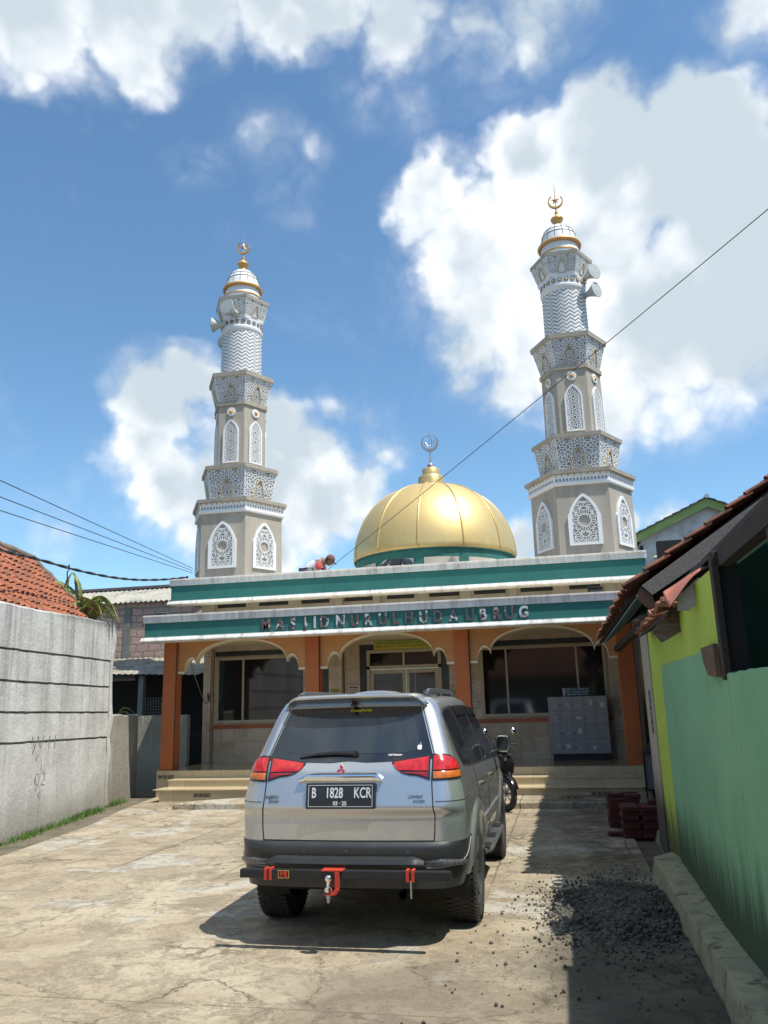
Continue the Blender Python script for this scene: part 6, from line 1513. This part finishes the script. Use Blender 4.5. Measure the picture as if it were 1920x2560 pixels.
pts = [(-5.2, -4, 4.4), (-6.2, 3, 3.95), (-7.0, 7.5, 3.95), (-7.77, 10, 4.04), (-8.28, 11.5, 4.2), (-8.8, 13.5, 4.35), (-8.94, 15, 4.44), (-8.96, 16.2, 4.56), (-9.01, 17.6, 4.78), (-8.95, 18.6, 4.98)]
fine_ = []
for k in range(len(pts) - 1):
    for q in range(12):
        t_ = q / 12; P0, P1, P2, P3 = [Vector(pts[max(0, min(len(pts) - 1, k + j))]) for j in (-1, 0, 1, 2)]
        fine_.append(.5 * ((2 * P1) + (P2 - P0) * t_ + (2 * P0 - 5 * P1 + 4 * P2 - P3) * t_ ** 2 + (3 * P1 - P0 - 3 * P2 + P3) * t_ ** 3))
mb = MB()
for ph in (0, pi): mb.tube([p + Vector((math.cos(i * .75 + ph) * .014, 0, math.sin(i * .75 + ph) * .014)) for i, p in enumerate(fine_)], .016, 5)
tag(mb.build('power_cable', wire_m, smooth=True), 'thick twisted power cable sagging over the clay roof to the left minaret', 'cable')
mb = MB(); pA = Vector((-8.72, 13.1, 4.3)); mb.tube([pA + Vector((-.0, 0, .03)), pA + Vector((.03, 0, .08)), pA + Vector((.05, 0, .0)), pA + Vector((.0, 0, -.05)), pA + Vector((.01, 0, -.2)), pA + Vector((-.04, 0, -.33)), pA + Vector((.03, 0, -.36)), pA + Vector((.0, 0, -.25))], .011, 6)
tag(mb.build('cable_clamp', black_metal, smooth=True), 'twisted wire clamp dangling from the thick power cable above the cactus', 'cable clamp')
# ================================================================ brick stacks
bk = empty('brick', (0, 0, 0), 0, 'dark red clay brick in the shaded pile beside the kerb', 'brick', 'bricks piled by the kerb')
mb = MB(); mb.box(-.105, .105, -.05, .05, 0, .052)
brm = M('clay_brick', (.095, .022, .018), .9, c2=(.06, .015, .013), sc=8, bump=.4, bsc=40)
_bm = mb.build('block', brm, bk, bevel=.004); me = _bm.data
bpy.data.objects.remove(_bm); bpy.data.objects.remove(bk)
rb = random.Random(17)
def brick(x, y, z, rz):
    o = bpy.data.objects.new('brick', me); COL.objects.link(o); o.location = (x, y, z); o.rotation_euler = (0, 0, rz)
    b_ = o.modifiers.new('bevel', 'BEVEL'); b_.width = .004; b_.segments = 1
    tag(o, 'dark red clay brick in the shaded pile beside the kerb', 'brick', 'bricks piled by the kerb')
for lay in range(8):
    for i in range(2):
        for j in range(4):
            if lay == 7 and (i + j) % 3 == 0: continue
            brick(.62 + i * .215 + rb.uniform(-.012, .012) + (.01 if lay % 2 else 0), 12.1 + j * .108 + rb.uniform(-.008, .008), .002 + lay * .0535, rb.uniform(-.06, .06))
for lay in range(8):
    for i in range(2):
        for j in range(6):
            if lay == 7 and rb.random() < .5: continue
            if lay % 2: brick(.70 + j * .085 + rb.uniform(-.006, .006), 11.28 + i * .22, .002 + lay * .0535, pi / 2 + rb.uniform(-.05, .05))
            elif j < 4: brick(.74 + i * .24 + rb.uniform(-.01, .01), 11.20 + j * .12, .002 + lay * .0535, rb.uniform(-.05, .05))
brick(.56, 11.35, .002, .1)
# ================================================================ gravel heap
gr_m = M('gravel_grey', (.05, .046, .04), .9, c2=(.12, .112, .10), sc=3, amt=.5)
mb = MB(); rg_ = random.Random(12)
ico = [(0, 0, 1), (.89, 0, .45), (.28, .85, .45), (-.72, .53, .45), (-.72, -.53, .45), (.28, -.85, .45), (.72, .53, -.45), (-.28, .85, -.45), (-.89, 0, -.45), (-.28, -.85, -.45), (.72, -.53, -.45), (0, 0, -1)]
icf = [(0,1,2),(0,2,3),(0,3,4),(0,4,5),(0,5,1),(1,6,2),(2,7,3),(3,8,4),(4,9,5),(5,10,1),(2,6,7),(3,7,8),(4,8,9),(5,9,10),(1,10,6),(11,7,6),(11,8,7),(11,9,8),(11,10,9),(11,6,10)]
for k in range(7200):
    if k < 6300: x, y = rg_.gauss(.32, .30), rg_.gauss(7.5, .55)
    elif k < 7050: x, y = rg_.gauss(.35, .32), rg_.gauss(7.0, .8)
    else: x, y = rg_.gauss(-.3, .5), rg_.gauss(6.0, .9)
    if x > .76 or x < -1.5: continue
    e = ((x - .38) / .55) ** 2 + ((y - 7.5) / .95) ** 2; e += .35 * math.sin(x * 7 + y * 3) * math.sin(y * 5); h_ = .07 * max(0, 1 - e) ** .8; s_ = rg_.choice((.004, .006, .008, .011, .015, .021)) * rg_.uniform(.7, 1.15) * (1.15 if e < 1 else .7)
    z = h_ * rg_.uniform(.55, 1.0) + s_ * .5; r3 = [rg_.uniform(.6, 1.2) for _ in range(3)]; a = rg_.uniform(0, 6.28); ca, sa = math.cos(a), math.sin(a)
    vs = []
    for p, q, w_ in ico:
        p, q, w_ = p * r3[0] * s_, q * r3[1] * s_, w_ * r3[2] * s_; j = rg_.uniform(.85, 1.15); vs.append((x + (p * ca - q * sa) * j, y + (p * sa + q * ca) * j, z + w_))
    mb.add(vs, icf)
tag(mb.build('gravel', gr_m, fix=False), 'heap of dark grey gravel in the shade by the kerb', 'gravel', kind='stuff')
mb = MB(); mb.grid(20, 24, lambda u, v_: (-.2 + .97 * u, 6.5 + 2.1 * v_, .060 * max(0, 1 - ((-.2 + .97 * u - .38) / .55) ** 2 - ((6.5 + 2.1 * v_ - 7.5) / .95) ** 2) ** .8 - .01))
tag(mb.build('gravel_bed', gr_m, smooth=True), 'fine grit under the gravel heap', 'gravel', kind='stuff')
# cloth bundle on the landing slab
mb = MB(); mb.x = Matrix.Translation((.02, 14.62, .105)); 
mb.grid(26, 12, lambda u, v_: (-.20 + .40 * u + .02 * math.sin(v_ * 9), -.06 + .13 * v_ + .015 * math.sin(u * 17), .055 * (math.sin(pi * u) * math.sin(pi * v_)) ** .5 * (.6 + .4 * math.sin(u * 21 + v_ * 5)) + .003))
tag(mb.build('cloth_bundle', M('brown_cloth', (.20, .13, .08), .9, c2=(.12, .08, .05), sc=12), smooth=True), 'crumpled brown rag lying on the landing slab below the right stencil', 'rag')
# ================================================================ motor scooter (faces local -Y)
sc = empty('motor_scooter', (-1.0, 13.78, 0), R(38), 'black motor scooter half hidden beyond the silver SUV, front wheel toward the right', 'motor scooter'); sc.rotation_euler = (R(4.2), 0, R(38))
gloss = M('gloss_black', (.012, .012, .014), .18, coat=.8, c2=(.016, .016, .018)); 
def swheel(y, name):
    mb = MB(); rs = []
    for r_, h_ in ((.18, -.035), (.235, -.045), (.262, -.03), (.272, 0), (.262, .03), (.235, .045), (.18, .035)): rs.append([(h_, y + r_ * math.cos(2*pi*k/32), .272 + r_ * math.sin(2*pi*k/32)) for k in range(32)])
    mb.rings(rs, True); wv = mb.build(name, rubber, sc, smooth=True)
    mb = MB(); mb.lathe([(.185, -.03), (.175, 0), (.185, .03)], 28, (0, y, .272), 'x', 0.0, False)
    for q in range(5): mb.tube([(0, y, .272), (0, y + .18 * math.cos(q * 1.2566), .272 + .18 * math.sin(q * 1.2566))], .013, 6)
    mb.lathe([(.05, -.06), (.05, .06)], 14, (0, y, .272), 'x'); mb.build('rim', steel, wv, smooth='auto')
swheel(0, 'wheel'); swheel(1.25, 'wheel')
mb = MB(); rs = []
for k in range(15):
    a = R(20) + R(150) * k / 14; c_, s_ = math.cos(a), math.sin(a); w_ = .055
    rs.append([(-w_, -.30 * c_ * 1.0, .272 + .285 * s_), (-w_ * .8, -.315 * c_, .272 + .305 * s_), (0, -.325 * c_, .272 + .318 * s_), (w_ * .8, -.315 * c_, .272 + .305 * s_), (w_, -.30 * c_, .272 + .285 * s_), (0, -.30 * c_, .272 + .295 * s_)])
mb.rings(rs, True, True, True); mb.build('front_fender', M('fender_maroon', (.022, .014, .015), .2, metal=.4, coat=.9), sc, smooth='auto')
mb = MB()
for sx in (-1, 1): mb.tube([(sx * .062, 0, .272), (sx * .062, .05, .52), (sx * .05, .10, .68)], .018, 8)
mb.tube([(0, .08, .60), (0, .17, .93)], .025, 8); mb.build('fork', steel, sc, smooth=True)
# leg shield
mb = MB(); rs = []
for z, w_, y in ((.36, .10, .12), (.45, .17, .08), (.58, .21, .03), (.70, .20, .0), (.82, .17, .02), (.90, .12, .07), (.94, .06, .11)):
    w_ *= 1.18; rs.append([(w_ * math.sin(t_), y + .11 * (1 - math.cos(t_)), z) for t_ in [(-1 + 2 * k / 12) * 1.35 for k in range(13)]] + [(w_ * .9 * math.sin(t_), y + .14 + .05 * (1 - math.cos(t_)), z) for t_ in [(1 - 2 * k / 12) * 1.35 for k in range(13)]])
mb.rings(rs, True, True, True); ls = mb.build('leg_shield', gloss, sc, smooth='auto')
mb = MB(); mb.lathe([(.026, .0), (.022, -.006), (.001, -.007)], 16, (.0, -.006, .80), 'y'); mb.build('badge', steel, ls)
for sx in (-1, 1):
    MB().prism([(sx * .06, .87), (sx * .13, .885), (sx * .14, .87), (sx * .07, .855)], lambda a, b_, d: (a, d + abs(a) * .3, b_), -.012, .02).build('trim', steel, ls)
    MB().prism([(sx * .07, .58), (sx * .17, .66), (sx * .19, .60), (sx * .10, .50)], lambda a, b_, d: (a, d + abs(a) * .55, b_), -.02, .0).build('indicator', clear_l, ls)
# handlebar cover, headlamp, grips, mirrors
mb = MB(); rs = []
for x, hh, y0_, z0_ in ((-.20, .02, .12, 1.02), (-.14, .045, .08, 1.03), (-.07, .075, .03, 1.035), (0, .085, .01, 1.035), (.07, .075, .03, 1.035), (.14, .045, .08, 1.03), (.20, .02, .12, 1.02)):
    rs.append([(x, y0_ + .09 + .11 * math.cos(a) * (hh / .085), z0_ + hh * math.sin(a)) for a in [2 * pi * k / 12 for k in range(12)]])
mb.rings(rs, True, True, True); hb = mb.build('handlebar_cover', gloss, sc, smooth='auto')
MB().prism([(-.09, 1.0), (.09, 1.0), (.075, 1.065), (-.075, 1.065)], lambda a, b_, d: (a, d + abs(a) * .25, b_), -.025, .02).build('headlamp', clear_l, hb, bevel=.01)
for sx in (-1, 1):
    mb = MB(); mb.tube([(sx * .19, .20, 1.02), (sx * .36, .25, 1.01)], .016, 10); mb.lathe([(.02, 0), (.02, sx * .02)], 10, (sx * .36, .25, 1.01), 'x'); mb.build('grip', black_pl, sc, smooth='auto')
    mb = MB(); mb.tube([(sx * .20, .17, 1.02), (sx * .35, .19, 1.02)], .007, 6); mb.build('brake_lever', steel, sc)
    mb = MB(); mb.tube([(sx * .17, .19, 1.06), (sx * .19, .17, 1.14), (sx * .25, .16, 1.20)], .007, 6); mr = mb.build('mirror_arm', black_pl, sc)
    mb = MB(); mb.lathe([(.001, -.02), (.03, -.018), (.048, 0), (.044, .008), (.001, .009)], 16, (sx * .28, .16, 1.235), 'y'); mb.build('mirror', chrome, mr, smooth='auto')
mb = MB(); rs = []
for y, w_, z0_, z1_ in ((.22, .10, .30, .42), (.45, .13, .26, .38), (.58, .13, .27, .55), (.66, .14, .32, .72), (.80, .15, .36, .78), (1.1, .16, .44, .80), (1.4, .12, .60, .84), (1.58, .06, .74, .86)):
    rs.append([(-w_, y, z0_), (w_, y, z0_), (w_ * 1.05, y, (z0_ + z1_) / 2), (w_ * .7, y, z1_), (-w_ * .7, y, z1_), (-w_ * 1.05, y, (z0_ + z1_) / 2)])
mb.rings(rs, True, True, True); mb.build('body', gloss, sc, smooth='auto', bevel=.01)
mb = MB(); rs = []
for y, w_, z_ in ((.62, .08, .77), (.75, .13, .79), (1.0, .14, .80), (1.2, .13, .85), (1.5, .11, .88), (1.58, .05, .87)): rs.append([(-w_, y, z_), (w_, y, z_), (w_ * .9, y, z_ + .05), (0, y, z_ + .065), (-w_ * .9, y, z_ + .05)])
mb.rings(rs, True, True, True); mb.build('seat', black_pl, sc, smooth='auto')
mb = MB(); mb.box(-.10, .10, .95, 1.35, .22, .36); mb.tube([(.13, .9, .26), (.15, 1.55, .36)], .04, 10); mb.build('engine', steel, sc, smooth='auto')
mb = MB(); mb.tube([(-.12, .75, .27), (-.22, .74, .005)], .01, 6); mb.build('side_stand', steel, sc)
# ================================================================ man bent over on the roof
skin = M('skin_brown', (.22, .115, .07), .6); shirt = M('white_shirt', (.72, .72, .75), .85, c2=(.62, .62, .66), sc=14, bump=.4, bsc=18); redc = M('red_sleeve', (.60, .06, .06), .8); trous = M('dark_trousers', (.04, .042, .05), .85); capm = M('brown_cap', (.17, .085, .07), .85)
mn_ = empty('person', (-5.42, 17.95, 4.52), 0, 'man in white shirt with red sleeves and brown cap stooping on the roof', 'person'); mn_.scale = (1.1, 1.1, 1.12)
def skinned(name, verts, edges, radii, mm, parent, lv=2):
    me = bpy.data.meshes.new(name); me.from_pydata(verts, edges, []); o = bpy.data.objects.new(name, me); COL.objects.link(o)
    md = o.modifiers.new('skin', 'SKIN'); md.use_smooth_shade = True
    lay = me.skin_vertices[0] if me.skin_vertices else None
    if lay is None:
        bm = bmesh.new(); bm.from_mesh(me); bm.verts.layers.skin.verify(); bm.to_mesh(me); bm.free(); lay = me.skin_vertices[0]
    for i, r_ in enumerate(radii): lay.data[i].radius = (r_, r_) if not isinstance(r_, tuple) else r_
    lay.data[0].use_root = True
    s_ = o.modifiers.new('sub', 'SUBSURF'); s_.levels = lv; s_.render_levels = lv
    m2 = bpy.data.meshes.new_from_object(o.evaluated_get(bpy.context.evaluated_depsgraph_get())); bpy.data.objects.remove(o)
    m2.materials.clear(); m2.materials.append(mm); m2.polygons.foreach_set('use_smooth', [True] * len(m2.polygons))
    o = bpy.data.objects.new(name, m2); COL.objects.link(o); o.parent = parent; return o
# local: x to the right of the picture, z up from the roof
bodyv = [(-.20, 0, .22), (-.10, 0, .33), (.03, 0, .42), (.13, 0, .455), (.215, -.01, .475), (.255, -.02, .49),
         (-.19, -.10, .20), (.06, -.13, .10), (.13, -.13, .055), (-.18, -.13, .055), (-.27, -.13, .03), (-.19, .10, .20), (.06, .13, .10), (.13, .13, .055), (-.18, .13, .055), (-.27, .13, .03),
         (.11, -.16, .41), (.10, -.20, .24), (.22, -.18, .09), (.26, -.18, .06), (.11, .16, .41), (.14, .20, .24), (.27, .15, .10), (.31, .14, .06)]
bode = [(0, 1), (1, 2), (2, 3), (3, 4), (4, 5), (0, 6), (6, 7), (7, 8), (8, 9), (9, 10), (0, 11), (11, 12), (12, 13), (13, 14), (14, 15), (3, 16), (16, 17), (17, 18), (18, 19), (3, 20), (20, 21), (21, 22), (22, 23)]
rad = [(.14, .13), (.135, .12), (.14, .12), (.10, .10), .058, .055, .09, .07, .055, .045, .04, .09, .07, .055, .045, .04, .052, .042, .032, .03, .052, .042, .032, .03]
skinned('body', bodyv, bode, rad, skin, mn_)
skinned('shirt', [(-.20, 0, .235), (-.10, 0, .335), (.03, 0, .425), (.135, 0, .46), (.11, -.13, .425), (.11, .13, .425)], [(0, 1), (1, 2), (2, 3), (3, 4), (3, 5)], [(.15, .142), (.148, .135), (.15, .135), (.108, .108), .075, .075], shirt, mn_)
for sy in (-1, 1): skinned('sleeve', [(.115, sy * .15, .42), (.112, sy * .185, .34), (.108, sy * .20, .26)], [(0, 1), (1, 2)], [.075, .068, .064], redc, mn_)
skinned('trousers', [(-.205, 0, .20), (-.19, -.10, .19), (.05, -.13, .105), (.12, -.13, .06), (-.17, -.13, .06), (-.19, .10, .19), (.05, .13, .105), (.12, .13, .06), (-.17, .13, .06)], [(0, 1), (1, 2), (2, 3), (3, 4), (0, 5), (5, 6), (6, 7), (7, 8)], [(.15, .135), .105, .085, .07, .06, .105, .085, .07, .06], trous, mn_)
for sy, hx in ((-1, .27), (1, .32)):                         # hands with five fingers pressed on the roof
    y0_ = sy * .18 if sy < 0 else .14; vs = [(hx - .01, y0_, .055), (hx + .03, y0_, .035)]; ed = [(0, 1)]; ra = [(.030, .016), (.034, .014)]
    for q, (dy_, ln) in enumerate(((-.030, .060), (-.010, .072), (.010, .068), (.030, .052))):
        b0 = len(vs); vs += [(hx + .045, y0_ + dy_, .030), (hx + .045 + ln * .5, y0_ + dy_ * 1.15, .026), (hx + .045 + ln, y0_ + dy_ * 1.2, .012)]; ed += [(1, b0), (b0, b0 + 1), (b0 + 1, b0 + 2)]; ra += [.009, .0085, .007]
    b0 = len(vs); vs += [(hx + .015, y0_ - sy * .038, .030), (hx + .045, y0_ - sy * .058, .016)]; ed += [(0, b0), (b0, b0 + 1)]; ra += [.010, .008]
    skinned('hand', vs, ed, ra, skin, mn_, 1)
for sy in (-1, 1):
    mb = MB(); mb.x = Matrix.Translation((-.30, sy * .13, .0)); mb.box(-.10, .08, -.045, .045, .0, .055); mb.build('shoe', trous, mn_, bevel=.02)
# head, tipped forward
hd_ = Matrix.Translation((.315, -.02, .465)) @ Matrix.Rotation(R(32), 4, 'Y') @ Matrix.Rotation(R(8), 4, 'X')
def ell(mb, c, r_, nu=20, nv=14, f_=None):
    rs = []
    for j in range(nv + 1):
        th_ = pi * j / nv; ring = []
        for i in range(nu):
            a = 2 * pi * i / nu; p = [math.sin(th_) * math.cos(a), math.sin(th_) * math.sin(a), math.cos(th_)]
            q = f_(p) if f_ else p; ring.append((c[0] + r_[0] * q[0], c[1] + r_[1] * q[1], c[2] + r_[2] * q[2]))
        rs.append(ring)
    mb.rings(rs, True)
def hf(p):
    x, y, z = p; k = 1 - .22 * max(0, -z) ** 2; x2 = x * (1 - .12 * max(0, -z)) ; 
    if x > 0: x2 += .10 * max(0, 1 - (abs(y) * 5) ** 2) * max(0, 1 - ((z + .15) * 5) ** 2) * 2.0 - .05 * max(0, 1 - ((z - .12) * 6) ** 2)
    return (x2, y * k, z)
mb = MB(); mb.x = hd_; ell(mb, (0, 0, 0), (.092, .075, .115), 28, 20, hf); hdo = mb.build('head', skin, mn_, smooth=True)
mb = MB(); mb.x = hd_
for sy in (-1, 1): ell(mb, (-.005, sy * .076, -.01), (.018, .010, .028), 8, 6)
mb.build('ear', skin, hdo, smooth=True)
for sy in (-1, 1):
    mb = MB(); mb.x = hd_; ell(mb, (.076, sy * .030, .012), (.010, .013, .008), 8, 6); mb.build('eye', dark, hdo, smooth=True)
mb = MB(); mb.x = hd_; ell(mb, (.082, 0, -.058), (.008, .022, .006), 10, 6); mb.build('mouth', M('lip', (.17, .06, .045), .6), hdo, smooth=True)
mb = MB(); mb.x = hd_; ell(mb, (-.012, 0, .010), (.092, .080, .105), 20, 12, lambda p: (p[0] if p[0] < .1 else p[0] * .3, p[1], max(p[2], -.45))); mb.build('hair', dark, hdo, smooth=True)
mb = MB(); mb.x = hd_; ell(mb, (-.002, 0, .035), (.100, .086, .098), 24, 14, lambda p: (p[0], p[1], max(p[2], -.05))); cp = mb.build('cap', capm, mn_, smooth='auto')
mb = MB(); mb.x = hd_ @ Matrix.Rotation(R(14), 4, 'Y'); pl_ = [(.06, -.072), (.11, -.07), (.165, -.045), (.18, 0), (.165, .045), (.11, .07), (.06, .072)]
mb.prism(pl_, lambda a, b_, d: (a, b_, d - abs(b_) * .25), .045, .053); mb.build('brim', M('cap_brim', (.06, .05, .06), .8), cp)
# ================================================================ unseen house added behind the photographer to darken the window reflections
bh = empty('reflection_house', (0, 0, 0), 0, 'long unseen house with clay tile roof, added behind the photographer to darken reflections', 'house')
MB().box(-16, 14, -19, -13, 0, 3.4).build('wall', M('reflection_house_wall', (.20, .19, .17), .9), bh)
mb = MB(); mb.prism([(-12.2, 3.2), (-16, 6.2), (-19.8, 3.2), (-16, 5.9)], lambda a, b_, d: (d, a, b_), -17, 15); mb.build('roof', terracotta_old, bh)
